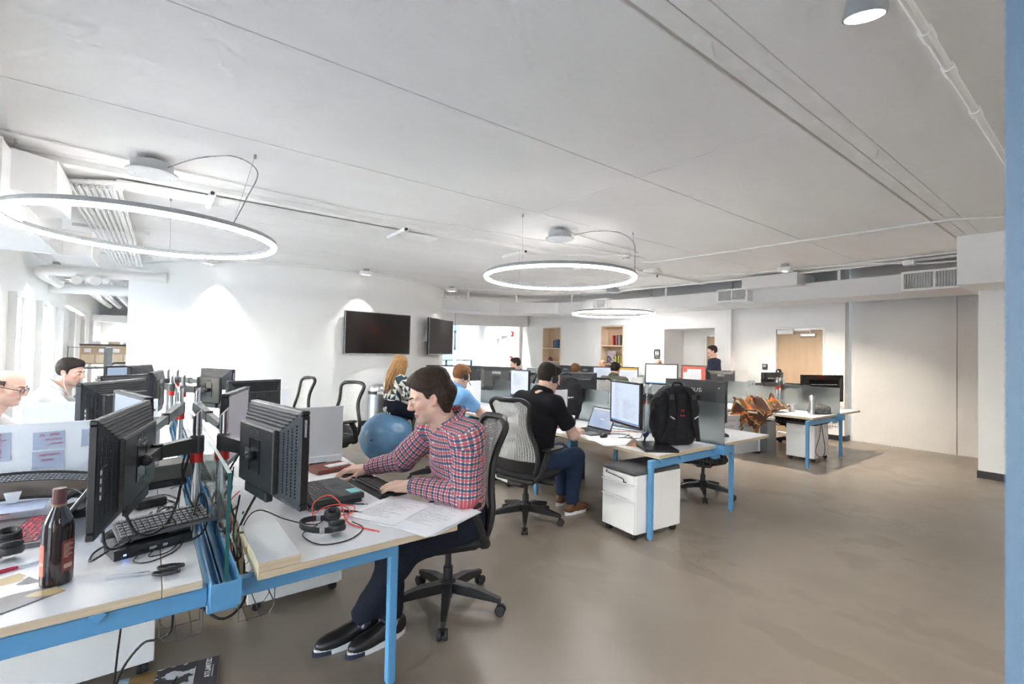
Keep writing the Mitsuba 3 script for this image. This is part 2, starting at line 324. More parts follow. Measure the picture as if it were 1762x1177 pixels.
struct('baseboard_back', cat(bx(XW + 0.085, XW + 0.10, 3.34, 3.69, 0, 0.10), bx(XW + 0.085, XW + 0.10, 4.7, 5.58, 0, 0.1), bx(XW - 0.015, XW, 5.56, 5.97, 0, 0.1), bx(XW - 0.015, XW, 7.38, 13.6, 0, 0.1), bx(XW + 0.085, XW + 0.32, 3.335, 3.36, 0, 0.1)), 'baseboard_black', smooth=False)
struct('soffit', bx(8.15, 12, -7, 1.36, 2.58, ZC + 0.02), 'wall_paint', smooth=False)
struct('wall_end', bx(11.1, 11.3, -7, 1.85, 0, 3.5), 'wall_paint', smooth=False)
# header over the opening to the stair hall, and the hall
HA, HB = A(10.35, 13.0), A(6.2, 15.7)
d = unit(HB - HA); nn = A(-d[1], d[0])
def along(a, b, t0, t1, z0, z1):
    return prism(Polygon([HA + d * a + nn * t0, HA + d * b + nn * t0, HA + d * b + nn * t1, HA + d * a + nn * t1]), z0, z1)
struct('header', along(-0.05, 5.6, -0.25, 0.0, 2.5, 3.95), 'wall_paint', smooth=False)
struct('hall_wall', niche_wall(10.40, 10.6, 13.45, 16.2, [(14.02, 14.92, 0, 2.22)], 4.2), 'white_paint', smooth=False)
struct('hall_ceiling', cat(bx(4.5, 16, 13.2, 30, 4.0, 4.1), bx(10.6, 16, 13.0, 16.2, 0, 4.1)), 'white_paint', smooth=False)
struct('hall_blue_wall', bx(4, 16, 24.0, 24.2, 0, 4.1), 'atrium_blue', smooth=False)
struct('hall_side_wall', bx(5.4, 5.6, 16.4, 25.2, 0, 4.1), 'white_paint', smooth=False)
struct('hall_column', bx(8.95, 9.2, 15.0, 15.25, 0, 4.0), 'white_paint', smooth=False)
struct('blue_post', bx(0.74, 1.25, -0.8, 0.0845, 0, ZC), 'post_blue', smooth=False)

# doors
def door(key, x, y0, y1, h, hinge_hi, closer=True):
    struct(key, cat(bx(x + 0.0, x + 0.14, y0 - 0.045, y0, 0, h + 0.045, 0.006), bx(x, x + 0.14, y1, y1 + 0.045, 0, h + 0.045, 0.006), bx(x, x + 0.14, y0 - 0.045, y1 + 0.045, h, h + 0.045, 0.006)), 'white_paint')
    lf = part(key, 'leaf', bx(x + 0.075, x + 0.12, y0 + 0.004, y1 - 0.004, 0.01, h - 0.004, 0.003), 'birch')
    part(lf, 'handle', cat(cyl((x + 0.075, y0 + 0.07, 1.02), (x + 0.02, y0 + 0.07, 1.02), 0.012), beam((x + 0.025, y0 + 0.06, 1.02), (x + 0.025, y0 + 0.19, 1.02), 0.016, 0.02, 0.004), lathe([(0, 0), (.03, 0), (.03, .006), (0, .006)], 16) and tf(lathe([(0, 0), (.03, 0), (.03, .008), (0, .008)], 16), frame(A(x + 0.075, y0 + 0.07, 1.02), A(0, 1, 0), A(0, 0, 1), A(-1, 0, 0)))), 'alu')
    if closer:
        part(key, 'closer_cover', bx(x + 0.0, x + 0.07, y1 - 0.34, y1 - 0.02, h - 0.10, h - 0.005, 0.006), 'white_paint')
        part(key, 'closer', bx(x + 0.02, x + 0.075, y0 + 0.14, y0 + 0.42, h - 0.155, h - 0.09, 0.008), 'alu')
        part(key, 'closer_arm', cat(beam((x + 0.04, y0 + 0.24, h - 0.03), (x + 0.04, y1 - 0.34, h - 0.03), 0.02, 0.014), cyl((x + 0.045, y0 + 0.24, h - 0.1), (x + 0.045, y0 + 0.24, h - 0.02), 0.01)), 'alu')
door('door_1', XW + 0.10, 3.745, 4.635, 2.195, True)
door('door_2', XW + 0.88, 5.80, 6.70, 2.12, True, False)
door('door_3', 10.40, 14.05, 14.89, 2.18, True, True)
for z in (0.3, 1.2, 1.95): part('door_3', 'hinge', bx(10.39, 10.41, 14.86, 14.92, z, z + 0.13, 0.003), 'alu')
scene['door_3__leaf']['bsdf'] = {'type': 'ref', 'id': 'white_paint'}

# shelves set into the back wall
def shelf_niche(y0, y1, z1, shelves, label):
    t = thing('built_in_bookshelf', label, 'bookshelf', 'niche bookshelves in the back wall' if False else None)
    x0, x1 = XW - 0.012, XW + 0.29
    part(t, 'side_panel', bx(x0, x1, y0, y0 + 0.03, 0.86, z1), 'birch_light'); part(t, 'side_panel', bx(x0, x1, y1 - 0.03, y1, 0.86, z1), 'birch_light')
    part(t, 'top_panel', bx(x0, x1, y0 + 0.03, y1 - 0.03, z1 - 0.03, z1), 'birch_light')
    part(t, 'back_panel', bx(XW + 0.27, XW + 0.285, y0 + 0.03, y1 - 0.03, 0.88, z1 - 0.03), 'birch')
    for z in shelves: part(t, 'shelf', bx(x0 + 0.005, XW + 0.27, y0 + 0.03, y1 - 0.03, z - 0.028, z), 'birch_light')
shelf_niche(11.335, 12.245, 2.435, (0.89, 1.30, 1.75), 'light wood niche bookshelf left of the other, with a few dark books up top')
shelf_niche(8.725, 9.565, 2.415, (0.89, 1.31, 1.84), 'light wood niche bookshelf with red book and magazines, nearer the restroom sign')
def book(x, y, z, w, h, dpt, col, label, group=None, lean=0.0):
    m = f'book_{len([k for k in scene if k.startswith("book_")])}'; mat_(m, col, 0.6)
    solo('book', mv(cat(box((0, 0, h / 2), (dpt, w, h), 0.002)), (x, y, z), rx=lean), m, label, 'book', group)
for i, (y, w, h, c) in enumerate([(11.50, .05, .26, lin(30, 60, 80)), (11.555, .04, .28, lin(25, 70, 110)), (11.60, .05, .25, lin(40, 50, 60)), (11.66, .05, .29, lin(60, 110, 130)), (11.72, .05, .26, lin(30, 45, 60))]):
    book(XW + 0.14, y, 1.75, w, h, 0.2, c, ('slim blue book standing at the top of the left niche shelf', 'dark blue book on the top shelf of the left niche', 'grey book in the row on the top shelf of the left niche', 'pale teal tall book on the top shelf of the left niche', 'leftmost dark book of the top row in the left niche')[i], 'books in the left niche shelf')
for i, (y, w, h, c, ln) in enumerate([(9.12, .035, .30, lin(150, 20, 30), -0.12), (9.02, .04, .28, lin(120, 105, 100), 0), (8.965, .03, .31, lin(60, 40, 40), 0), (8.92, .04, .29, lin(150, 140, 135), 0), (8.86, .05, .30, lin(70, 60, 60), 0)]):
    book(XW + 0.14, y, 1.84, w, h, 0.2, c, ('red book leaning at the left end of the right niche shelf', 'grey spine book beside the leaning red book', 'dark thin book on the top shelf of the right niche', 'pale grey book on the top shelf of the right niche', 'last dark book at the right end of the right niche top shelf')[i], 'books on the top shelf of the right niche', ln)
for i, (y, w, h, c) in enumerate([(9.035, .04, .22, lin(200, 190, 40)), (8.985, .035, .25, lin(40, 45, 50)), (8.94, .03, .24, lin(190, 180, 60)), (8.90, .03, .27, lin(90, 95, 100)), (8.85, .035, .25, lin(170, 150, 60))]):
    book(XW + 0.14, y, 1.31, w, h, 0.2, c, ('yellow book right of the upright magazine', 'black book between two yellow books', 'yellow green thin book on the lower right niche shelf', 'grey tall book on the lower right niche shelf', 'ochre book at the right end of the lower niche shelf')[i], 'books on the lower shelf of the right niche')
def mag_c(p, n, uv):
    b = smoothstep(0.45, 0.6, fbm(p.y * 16, p.z * 22, 1.0, octaves=3)) * smoothstep(1.62, 1.50, p.z)
    return mix((0.40, 0.33, 0.36), (0.06, 0.05, 0.06), b)
mat_('magazine_cover', proc(mag_c), 0.4)
k = solo('magazine', mv(cat(box((0, 0, 0.19), (0.012, 0.31, 0.38), 0.001)), (XW + 0.07, 9.24, 1.31), ry=0.12), 'magazine_cover', 'mauve magazine propped upright on the lower right niche shelf', 'magazine')
for i, (y, c) in enumerate([(12.02, lin(150, 40, 30)), (11.93, lin(60, 60, 90))]):
    mat_(f'trinket_{i}', c, 0.4)
    solo('ornament', mv(cat(lathe([(0, 0), (.035, 0), (.045, .03), (.04, .08), (.02, .10), (.03, .13), (0, .145)], 14)), (XW + 0.12, y, 1.30)), f'trinket_{i}', ('small red ornament on the left niche middle shelf', 'small slate ornament beside the red one on the left niche shelf')[i], 'ornament')
# restroom sign
k = solo('restroom_sign', bx(XW - 0.012, XW, 7.49, 7.67, 1.49, 1.74, 0.003), 'baseboard_black', 'black restroom sign with white man and woman figures on the back wall', 'sign')
W_ = frame(A(XW - 0.012, 7.67, 1.49), A(0, -1, 0), A(0, 0, 1), A(-1, 0, 0))
def fig(x, dress):
    m = [prism(Point(x, 0.205).buffer(0.013), 0, .003)]
    if dress: m += [prism([(x - .012, .188), (x + .012, .188), (x + .03, .12), (x - .03, .12)], 0, .003), prism([(x - .014, .12), (x - .003, .12), (x - .003, .07), (x - .014, .07)], 0, .003), prism([(x + .003, .12), (x + .014, .12), (x + .014, .07), (x + .003, .07)], 0, .003)]
    else: m += [prism([(x - .022, .188), (x + .022, .188), (x + .022, .125), (x - .022, .125)], 0, .003), prism([(x - .014, .125), (x - .002, .125), (x - .002, .07), (x - .014, .07)], 0, .003), prism([(x + .002, .125), (x + .014, .125), (x + .014, .07), (x + .002, .07)], 0, .003)]
    return cat(*m)
part(k, 'pictogram', tf(cat(fig(.055, False), fig(.125, True), prism([(.088, .06), (.092, .06), (.092, .215), (.088, .215)], 0, .003)), W_), 'paper', smooth=False)
part(k, 'lettering', tf(mv(text('RESTROOMS', 0.017, .002), (0.03, 0.03, 0)), W_), 'paper', smooth=False)
# fire alarm devices at the hall door
k = solo('fire_alarm', bx(10.36, 10.40, 13.80, 13.93, 2.16, 2.34, 0.01), 'red_plastic', 'red fire alarm strobe above the hall door side', 'fire alarm')
part(k, 'strobe_lens', bx(10.335, 10.365, 13.83, 13.90, 2.22, 2.30, 0.008), 'paper')
k = solo('fire_pull_station', bx(10.36, 10.40, 13.84, 13.96, 1.25, 1.43, 0.008), 'red_plastic', 'red fire pull station on the wall beside the hall door', 'fire alarm')
part(k, 'handle', bx(10.345, 10.365, 13.86, 13.94, 1.31, 1.34, 0.004), 'paper')
k = solo('exit_sign', bx(10.2, 10.25, 0.92, 1.30, 2.30, 2.52, 0.008), 'white_paint', 'exit sign glowing red behind the soffit at the far right', 'sign')
part(k, 'lettering', tf(text('EXIT', .12, .004), frame(A(10.2, 1.26, 2.35), A(0, -1, 0), A(0, 0, 1), A(-1, 0, 0))), 'red_plastic', smooth=False, emitter=area((3.0, .08, .05), .05))
# stair railing and tube pendants in the hall
t = thing('stair_railing', 'thin grey metal stair railing seen through the hall opening', 'railing')
part(t, 'top_rail', beam((6.6, 13.6, 1.27), (8.49, 13.65, 1.27), .04, .03, .006), 'silver_grey'); part(t, 'mid_rail', beam((6.6, 13.6, 1.10), (8.49, 13.65, 1.10), .015, .015), 'silver_grey'); part(t, 'mid_rail', beam((6.6, 13.6, .6), (8.49, 13.65, .6), .015, .015), 'silver_grey')
for x in (6.65, 7.5, 8.47): part(t, 'post', bx(x - .025, x + .025, 13.6, 13.65, 0, 1.27, .004), 'arm_grey')
for i, (x, y) in enumerate([(7.02, 12.24)]):
    t = thing('tube_pendant', 'slim clear tube pendant lamp hanging in the hall opening', 'lamp')
    part(t, 'cord', cyl((x, y, 2.2), (x, y, 3.21), .006, 6), 'cable_grey'); part(t, 'cap', cyl((x, y, 2.12), (x, y, 2.2), .035), 'lamp_grey')
    part(t, 'sleeve', cyl((x, y, 1.70), (x, y, 2.12), .028), 'pipe_white'); part(t, 'collar', cyl((x, y, 1.60), (x, y, 1.70), .034), 'lamp_grey')
    part(t, 'lit_tube', cyl((x, y, 0.95), (x, y, 1.60), .033), 'paper', emitter=area((TUBE,) * 3, .15))
# two televisions and two plates on the curved wall
def tv(name, label, a, b, z0, z1, off, matname):
    a, b = A(*a), A(*b); d = unit(b - a); n = A(d[1], -d[0]); w = np.linalg.norm(b - a); h = z1 - z0
    M = frame(A(*((a + b) / 2), z0), A(*d, 0), A(*(-n), 0), A(0, 0, 1))
    t = thing(name, label, 'television', None, M)
    part(t, 'panel', cat(box((0, .03, h / 2), (w, .05, h), .008)), 'bezel_black')
    part(t, 'screen', box((0, .003, h / 2 + .008), (w - .03, .006, h - .045)), matname, smooth=False)
    part(t, 'bezel', cat(box((0, .004, .008), (w, .014, .016), .003), box((0, .004, h - .006), (w, .012, .012), .003), box((-w / 2 + .006, .004, h / 2), (.012, .012, h), .003), box((w / 2 - .006, .004, h / 2), (.012, .012, h), .003)), 'silver_grey')
    part(t, 'sensor_tab', box((0, .006, -.008), (.07, .016, .02), .004), 'silver_grey')
    part(t, 'wall_mount', cat(box((0, .055 + off / 2, h * .5), (.3, off, .3), .01), box((0, .05 + off, h * .5), (.45, .02, .4), .004)), 'black_plastic')
mat_('screen_dark', (0.030, 0.028, 0.028), 0.3, spec=0.3)
tv('television', 'large black wall television on the curved wall, screen turned to the room', (2.90, 9.46), (4.42, 9.70), 1.48, 2.36, .03, 'screen_off')
tv('television', 'second wall television at the right end of the curved wall, tilted away', (4.96, 9.86), (6.05, 10.66), 1.49, 2.36, .10, 'screen_dark')
def wall_plate(px, label, kind):
    g = math.atan2(px[1] - CC[1], px[0] - CC[0]); n = A(math.cos(g), math.sin(g), 0); M = frame(A(*(CC + n[:2] * CR), px[2]), A(-n[1], n[0], 0) * -1, A(0, 0, 1), -np.cross(A(0, 0, 1), A(-n[1], n[0], 0) * -1) * -1)
    M = frame(A(*(CC + n[:2] * CR), px[2]), np.cross(A(0, 0, 1), n), A(0, 0, 1), n)
    k = thing(kind, label, 'wall plate', None, M)
    part(k, 'plate', box((0, 0, .003), (.085, .12, .008), .002), 'white_paint')
    part(k, 'rocker', box((0, 0, .008), (.03, .06, .006), .002), 'wall_paint')
wall_plate((1.67, 9.82, 1.87), 'white light switch plate on the curved wall, left of the other plate', 'light_switch')
wall_plate((2.06, 9.72, 1.88), 'white outlet plate on the curved wall near the television', 'outlet_plate')

# ---------------------------------------------------------------- ring pendants
def ring_pendant(c, can, wires, label, lit=True):
    t = thing('ring_pendant', label, 'pendant lamp', 'ring pendant lamps')
    x, y, z, R = *c, .985
    part(t, 'housing', mv(lathe([(R + .027, .004), (R + .026, .034), (R + .018, .042), (R - .018, .042), (R - .026, .034), (R - .027, .004)], 120, closed=True), (x, y, z)), 'lamp_grey', smooth=45)
    a = np.linspace(0, PI, 9)
    part(t, 'diffuser', mv(lathe([(R + .029 * math.cos(q), .004 - .036 * math.sin(q)) for q in a[::-1]], 120), (x, y, z)), 'paper', smooth=45, emitter=area((RING, RING * .975, RING * .94), 3.0)) if lit else None
    cx, cy = can
    part(t, 'canopy', mv(lathe([(0, 3.055), (.165, 3.055), (.185, 3.06), (.185, 3.07), (.15, 3.075), (.15, 3.15), (.14, 3.155), (.05, 3.155), (.05, 3.2), (0, 3.2)], 40), (cx, cy, 0)), 'lamp_grey')
    for q in (0.5, 2.6, 4.7): part(t, 'screw', mv(lathe([(0, 0), (.008, 0), (.008, .006), (0, .006)], 8), (cx + .14 * math.cos(q), cy + .14 * math.sin(q), 3.05)), 'steel')
    for i, wv in enumerate(wires):
        w = unit(A(wv[0] - x, wv[1] - y)) * R + A(x, y)
        part(t, 'wire', cyl((*w, z + .04), (wv[0], wv[1], 3.2), .0016, 5), 'cable_grey')
        part(t, 'wire_anchor', cyl((wv[0], wv[1], 3.165), (wv[0], wv[1], 3.2), .011, 8), 'lamp_grey')
        if i == 0:
            P = curve([(cx + .14 * (wv[0] - cx) / 1, cy + .14 * (wv[1] - cy), 3.11), (cx + .45 * (wv[0] - cx), cy + .45 * (wv[1] - cy), 3.185), (cx + .8 * (wv[0] - cx), cy + .8 * (wv[1] - cy), 3.19), (wv[0] + .02, wv[1], 3.06), (.5 * (w[0] + wv[0]) + .02, .5 * (w[1] + wv[1]), 2.85), (*w, z + .04)], 8)
            part(t, 'power_cord', tube(P, .005, 7), 'cable_grey')
ring_pendant((-.10, 5.40, 2.60), (-.12, 5.06), [(.57, 4.40), (.02, 6.30), (-.98, 5.3)], 'large lit ring pendant lamp at the left over the near desks')
ring_pendant((4.23, 4.62, 2.60), (4.05, 4.43), [(4.9, 3.94), (3.30, 4.25), (4.3, 5.6)], 'lit ring pendant lamp in the middle of the room')
ring_pendant((9.02, 7.85, 2.60), (8.55, 7.45), [(9.70, 7.2), (8.25, 7.25), (8.9, 8.85)], 'far lit ring pendant lamp seen nearly edge on before the back wall')
ring_pendant((1.5, -2.6, 2.60), (1.3, -2.5), [(2.3, -3.0), (.9, -3.4), (1.4, -1.7)], 'ring pendant lamp behind the photographer')

# ---------------------------------------------------------------- spots on the ceiling
k = thing('ceiling_spotlight', 'bright grey cylinder spotlight on the ceiling at the top right corner', 'spotlight')
o, q = A(2.29, .665, 3.02), unit(A(.20, .16, -1.0))
M = frame(o, unit(np.cross(A(0, 1, 0), q)), np.cross(q, unit(np.cross(A(0, 1, 0), q))), q)
part(k, 'housing', tf(lathe([(0, -.15), (.05, -.15), (.066, -.135), (.072, -.05), (.078, -.02), (.078, .0), (.070, .0), (.070, -.01)], 32), M), 'lamp_grey')
part(k, 'lens', tf(lathe([(.070, -.006), (0, -.004)], 32), M @ mat()), 'paper', emitter=area((45, 45, 44), .6))
part(k, 'stem', cyl(o - q * .13, (2.27, .62, 3.2), .016, 10), 'lamp_grey'); part(k, 'mount', cyl((2.27, .62, 3.17), (2.27, .62, 3.2), .05, 20), 'lamp_grey')
spot(o + q * .03, o + q * 2, (SPOTLAMP * .5, SPOTLAMP * .47, SPOTLAMP * .43), 40, 25, 'lamp_spot_top')
def square_spot(x, y, ang, label, aim=None, power=0.0, cut=34, beam=6, z=3.09, tint=(1, .97, .93)):
    k = thing('square_ceiling_spot', label, 'spotlight', None, mat((x, y, z), rz=ang))
    part(k, 'mount', bx(-.05, .05, -.05, .05, .05, .11, .004), 'lamp_grey'); part(k, 'body', bx(-.11, .11, -.10, .10, .02, .05, .004), 'pipe_white'); part(k, 'frame', bx(-.115, .115, -.105, .105, -.012, .018, .004), 'pipe_white')
    for s in (-.045, .045): part(k, 'lamp', mv(lathe([(0, -.018), (.03, -.016), (.034, -.012), (0, -.012)][::1], 14), (s, 0, 0)), 'paper', emitter=area((6, 6, 5.8), .02))
    if aim is not None: spot((x, y, z - .05), aim, (power * tint[0], power * tint[1], power * tint[2]), cut, beam, f'lamp_{k}')
square_spot(.62, 10.12, .55, 'square twin spotlight near the curved wall above the near monitors', (.67, 10.24, 0), WALLSPOT * 2.6, 38, 4)
square_spot(3.22, 9.24, .0, 'square twin spotlight above the first television', (3.20, 9.36, 0), WALLSPOT * 2.0, 37, 4)
square_spot(5.75, 10.25, -.8, 'square twin spotlight at the right end of the curved wall', (5.68, 10.36, 0), WALLSPOT * 1.8, 36, 4)
square_spot(8.52, 3.59, .2, 'square twin spotlight under the ceiling before the wooden door', (8.9, 3.9, 0), SPOTLAMP * 1.5, 60, 35, tint=(1, .88, .74))
for i, y in enumerate((5.3, 7.6, 9.65, 11.8, 13.7, 15.8, 17.8)):
    square_spot(XL + .35, y, 0, f'square spotlight washing the window wall, number {i + 1} going down the corridor', (XL + .02, y, 1.6), WALLSPOT * .5, 42, 8, z=2.95)
for k in [q for q in labels if q.startswith('square_ceiling_spot') and 'washing' in labels[q].get('label', '')]: labels[k]['group'] = 'spotlights washing the window wall'
# fill of the hall and the corridor by their own ceiling lamps
for i, (x, y, z, p) in enumerate([(8.6, 14.6, 3.17, DOWN * 4), (7.6, 18.0, 3.17, DOWN * 5), (9.0, 21.5, 3.17, DOWN * 6), (-1.2, 17.5, 3.1, DOWN * 4), (-1.0, 22.5, 2.47, DOWN * 4)]):
    k = solo('recessed_downlight', mv(lathe([(0, .0), (.11, .0), (.13, .005), (.13, (2.5 if z < 2.6 else 3.2) - z), (0, (2.5 if z < 2.6 else 3.2) - z)], 24), (x, y, z)), 'paper', ('round downlight in the hall ceiling', 'round downlight in the hall ceiling', 'round downlight in the hall ceiling', 'round downlight in the corridor ceiling', 'round downlight in the corridor ceiling')[i], 'downlight', 'downlights beyond the room')
    spot((x, y, z - .02), (x, y, 0), (p,) * 3, 75, 50, f'lamp_down_{i}')

# ---------------------------------------------------------------- pipes, rails, ducts under the ceiling
def conduit(label, P, r, clips=(), m='pipe_white', n=10, bends=True):
    k = thing('conduit_pipe', label, 'pipe'); P = np.asarray(P, float)
    part(k, 'run', tube(P, r, n), m)
    for c in clips: part(k, 'coupling', tube([A(*c[0]), A(*c[1])], r * 1.35, n), m)
    return k
conduit('thin conduit pipe running left to right across the ceiling past the lamp canopies', [(-2.1, 5.02, 3.185), (1.7, 5.36, 3.185), (4.2, 5.05, 3.185), (5.7, 4.88, 3.185), (6.35, 4.85, 3.185)], .010, [((x, 5.02 + (x + 2.1) * .0895, 3.185), (x + .05, 5.02 + (x + 2.15) * .0895, 3.185)) for x in (-.75, .3, 1.4)])
conduit('conduit pipe from the lamp canopy that bends to the sensor', curve([(4.05, 4.43, 3.185), (5.0, 4.55, 3.185), (5.75, 4.6, 3.185), (5.95, 4.72, 3.185), (5.8, 4.95, 3.185), (4.9, 5.75, 3.185), (4.5, 6.1, 3.185)], 6), .011)
conduit('thin conduit pipe crossing the ceiling joints at the right', [(6.55, 5.1, 3.188), (6.72, 4.9, 3.188), (7.03, 1.2, 3.188), (7.28, .89, 3.188), (7.4, -1.0, 3.188)], .012, [((6.72 + .31 * (4.9 - y) / 3.7, y, 3.188), (6.72 + .31 * (4.95 - y) / 3.7, y - .05, 3.188)) for y in (4.0, 2.9, 1.9)])
conduit('thick conduit pipe with joints leading from the spotlight along the ceiling', [(2.2, .59, 3.17), (6.5, .59, 3.17)], .022, [((x, .59, 3.17), (x + .10, .59, 3.17)) for x in (2.85, 3.3, 4.0)])
conduit('conduit line hugging the top of the curved wall', [A(*(CC + (CR + .05) * A(math.cos(q), math.sin(q))), 3.15) for q in np.linspace(PI * 1.02, PI * 1.80, 50)], .010)
conduit('thin pipe under the ceiling along the right duct', [(9.1, 1.36, 3.17), (9.05, 3.0, 3.17), (8.75, 4.4, 3.17), (8.35, 5.2, 3.17)], .016)
conduit('second thin pipe under the ceiling beside the right duct', [(9.35, 1.36, 3.16), (9.3, 3.0, 3.15), (9.28, 4.2, 3.15), (9.2, 5.6, 3.16), (9.0, 8.0, 3.16)], .022)
conduit('flexible conduit with a box above the right grille', curve([(9.3, 1.36, 3.07), (9.25, 1.9, 3.08), (9.1, 2.4, 3.13), (9.0, 3.0, 3.15)], 6), .014)
conduit('thin pipe along the far ceiling over the opening', [(5.9, 10.4, 3.17), (7.3, 9.6, 3.17), (8.3, 8.6, 3.17), (9.0, 7.2, 3.17), (9.2, 6.0, 3.17)], .014)
# the flat rail with its clamps
k = thing('ceiling_rail', 'flat white channel rail under the ceiling, crossing the whole room', 'rail')
part(k, 'channel', beam((-2.1, 5.62, 3.175), (9.4, 5.62, 3.175), .12, .05, .004), 'pipe_white')
for x, dy in ((.35, 0), (2.42, 0), (4.35, 0), (5.95, 0), (7.6, 0)):
    c = part(k, 'clamp', cat(bx(x - .03, x + .03, 5.52, 5.56, 3.09, 3.15), bx(x - .025, x + .025, 5.545, 6.1, 3.10, 3.145, .003)), 'pipe_white'); part(c, 'bolt', cyl((x, 5.505, 3.12), (x, 5.525, 3.12), .018, 8), 'black_plastic')
k = thing('ceiling_sensor', 'white wireless sensor puck on the ceiling between ring lamp and back wall', 'sensor'); part(k, 'body', mv(lathe([(0, 0), (.12, 0), (.15, .012), (.15, .03), (.13, .045), (0, .045)], 24), (7.28, 5.42, 3.155)), 'pipe_white')
part(k, 'base', cyl((7.28, 5.42, 3.195), (7.28, 5.42, 3.20), .12, 20), 'lamp_grey')
k = thing('smoke_detector', 'small round smoke detector on the ceiling beyond the middle ring lamp', 'smoke detector'); part(k, 'body', mv(lathe([(0, -.03), (.05, -.03), (.055, -.02), (.055, .02), (.045, .04), (0, .05)], 20), (5.87, 4.85, 3.15)), 'pipe_white'); part(k, 'collar', cyl((5.87, 4.85, 3.12), (5.87, 4.85, 3.135), .057, 20), 'lamp_grey')
# right-hand duct: straight run, then turning along the curved room
DP = [A(9.5, 1.36), A(9.5, 6.0), A(9.30, 7.6), A(8.78, 9.62), A(7.54, 10.73), A(5.75, 11.0)]
t = thing('air_duct', 'long white rectangular air duct in front of the back wall', 'duct')
for i, (a, b) in enumerate(zip(DP[:-1], DP[1:])):
    d = unit(b - a); n = A(d[1], -d[0]) * 1.0; n = n if n[0] > 0 or n[1] > 0 else -n
    def off(pt, j): 
        ds = [unit(DP[q + 1] - DP[q]) for q in (max(j - 1, 0), min(j, len(DP) - 2))]; ns = [A(x[1], -x[0]) for x in ds]; m = unit(ns[0] + ns[1]); return pt + m * (1.0 / (m @ ns[0])) * .95
    part(t, 'section', prism(Polygon([a + d * .006, b - d * .006, off(b, i + 1), off(a, i)]), 2.68, 2.985), 'galv', smooth=False)
    part(t, 'flange', prism(Polygon([a - d * .006, a + d * .006, off(a, i) + d * .006, off(a, i) - d * .006]), 2.672, 2.993), 'pipe_white', smooth=False)
for x, y in ((9.48, 3.1), (9.46, 6.6), (8.9, 9.2), (7.9, 10.4), (6.6, 10.85)): part(t, 'hanger', bx(x - .02, x + .02, y - .02, y + .02, 2.985, 3.25), 'pipe_white', smooth=False)
def grille(label, y0, y1, z0, z1, x=9.3, dx=.22):
    k = thing('vent_grille', label, 'vent')
    part(k, 'box', cat(bx(x + .02, x + dx, y0, y0 + .01, z0, z1), bx(x + .02, x + dx, y1 - .01, y1, z0, z1), bx(x + .02, x + dx, y0, y1, z0, z0 + .01), bx(x + .02, x + dx, y0, y1, z1 - .01, z1), bx(x + dx - .01, x + dx, y0, y1, z0, z1)), 'galv', smooth=False)
    part(k, 'frame', cat(bx(x, x + .02, y0, y0 + .035, z0, z1), bx(x, x + .02, y1 - .035, y1, z0, z1), bx(x, x + .02, y0, y1, z0, z0 + .035), bx(x, x + .02, y0, y1, z1 - .035, z1), bx(x, x + .02, (y0 + y1) / 2 - .012, (y0 + y1) / 2 + .012, z0, z1)), 'pipe_white', smooth=False)
    ys = np.linspace(y0 + .05, y1 - .05, 22)
    for y in ys: part(k, 'slat', bx(x + .004, x + .030, y - .0035, y + .0035, z0 + .035, z1 - .035), 'galv', smooth=False)
    for z in np.linspace(z0 + .06, z1 - .06, 7): part(k, 'crossbar', bx(x + .010, x + .016, y0 + .035, y1 - .035, z - .002, z + .002), 'galv', smooth=False)
grille('nearest vent grille at the right end of the duct beside the soffit', 1.40, 2.20, 2.68, 2.985)
grille('vent grille in the middle of the white duct over the alcove', 4.62, 5.26, 2.72, 2.985)
grille('farthest vent grille on the duct above the far ring lamp', 8.1, 8.8, 2.75, 3.03, x=9.05, dx=.3)
solo('duct_box', bx(9.15, 9.95, 3.65, 4.66, 2.93, 3.16, .006), 'galv', 'white sheet metal box on top of the duct beside the square spotlight', 'duct')
solo('junction_box', bx(9.12, 9.22, 2.0, 2.14, 3.06, 3.14, .008), 'pipe_white', 'small white junction box above the nearest vent grille', 'junction box')
# left-hand ducts and pipes
t = thing('air_duct', 'wide white air duct along the window wall at the upper left', 'duct')
for a, b in ((-1, 2.4), (2.4, 5.0), (5.0, 7.5)): part(t, 'section', bx(XL, -1.0, a + .004, b - .004, 2.62, 3.1), 'galv', smooth=False); part(t, 'flange', bx(XL, -.99, b - .008, b + .008, 2.612, 3.105), 'pipe_white', smooth=False)
t = thing('air_duct', 'short white duct branch ending in an open face near the left ring lamp', 'duct')
part(t, 'branch', cat(hull([(-1.0, 5.28, 2.80), (-1.0, 5.28, 3.12), (-.93, 5.43, 2.80), (-.93, 5.43, 3.12), (-1.0, 6.4, 2.80), (-1.0, 6.4, 3.12), (-.76, 5.44, 2.8), (-.76, 5.44, 3.12), (-.78, 6.2, 2.8), (-.78, 6.2, 3.12)])), 'galv', smooth=False)
part(t, 'flange', bx(-.775, -.757, 5.43, 6.22, 2.79, 3.125), 'pipe_white', smooth=False)
t = thing('air_duct', 'second small duct branch farther along the window wall', 'duct')
part(t, 'branch', bx(-1.1, -.72, 7.52, 8.3, 2.62, 2.92, .006), 'galv', smooth=False); part(t, 'end_flange', bx(-.725, -.71, 7.5, 8.32, 2.61, 2.93), 'pipe_white', smooth=False)
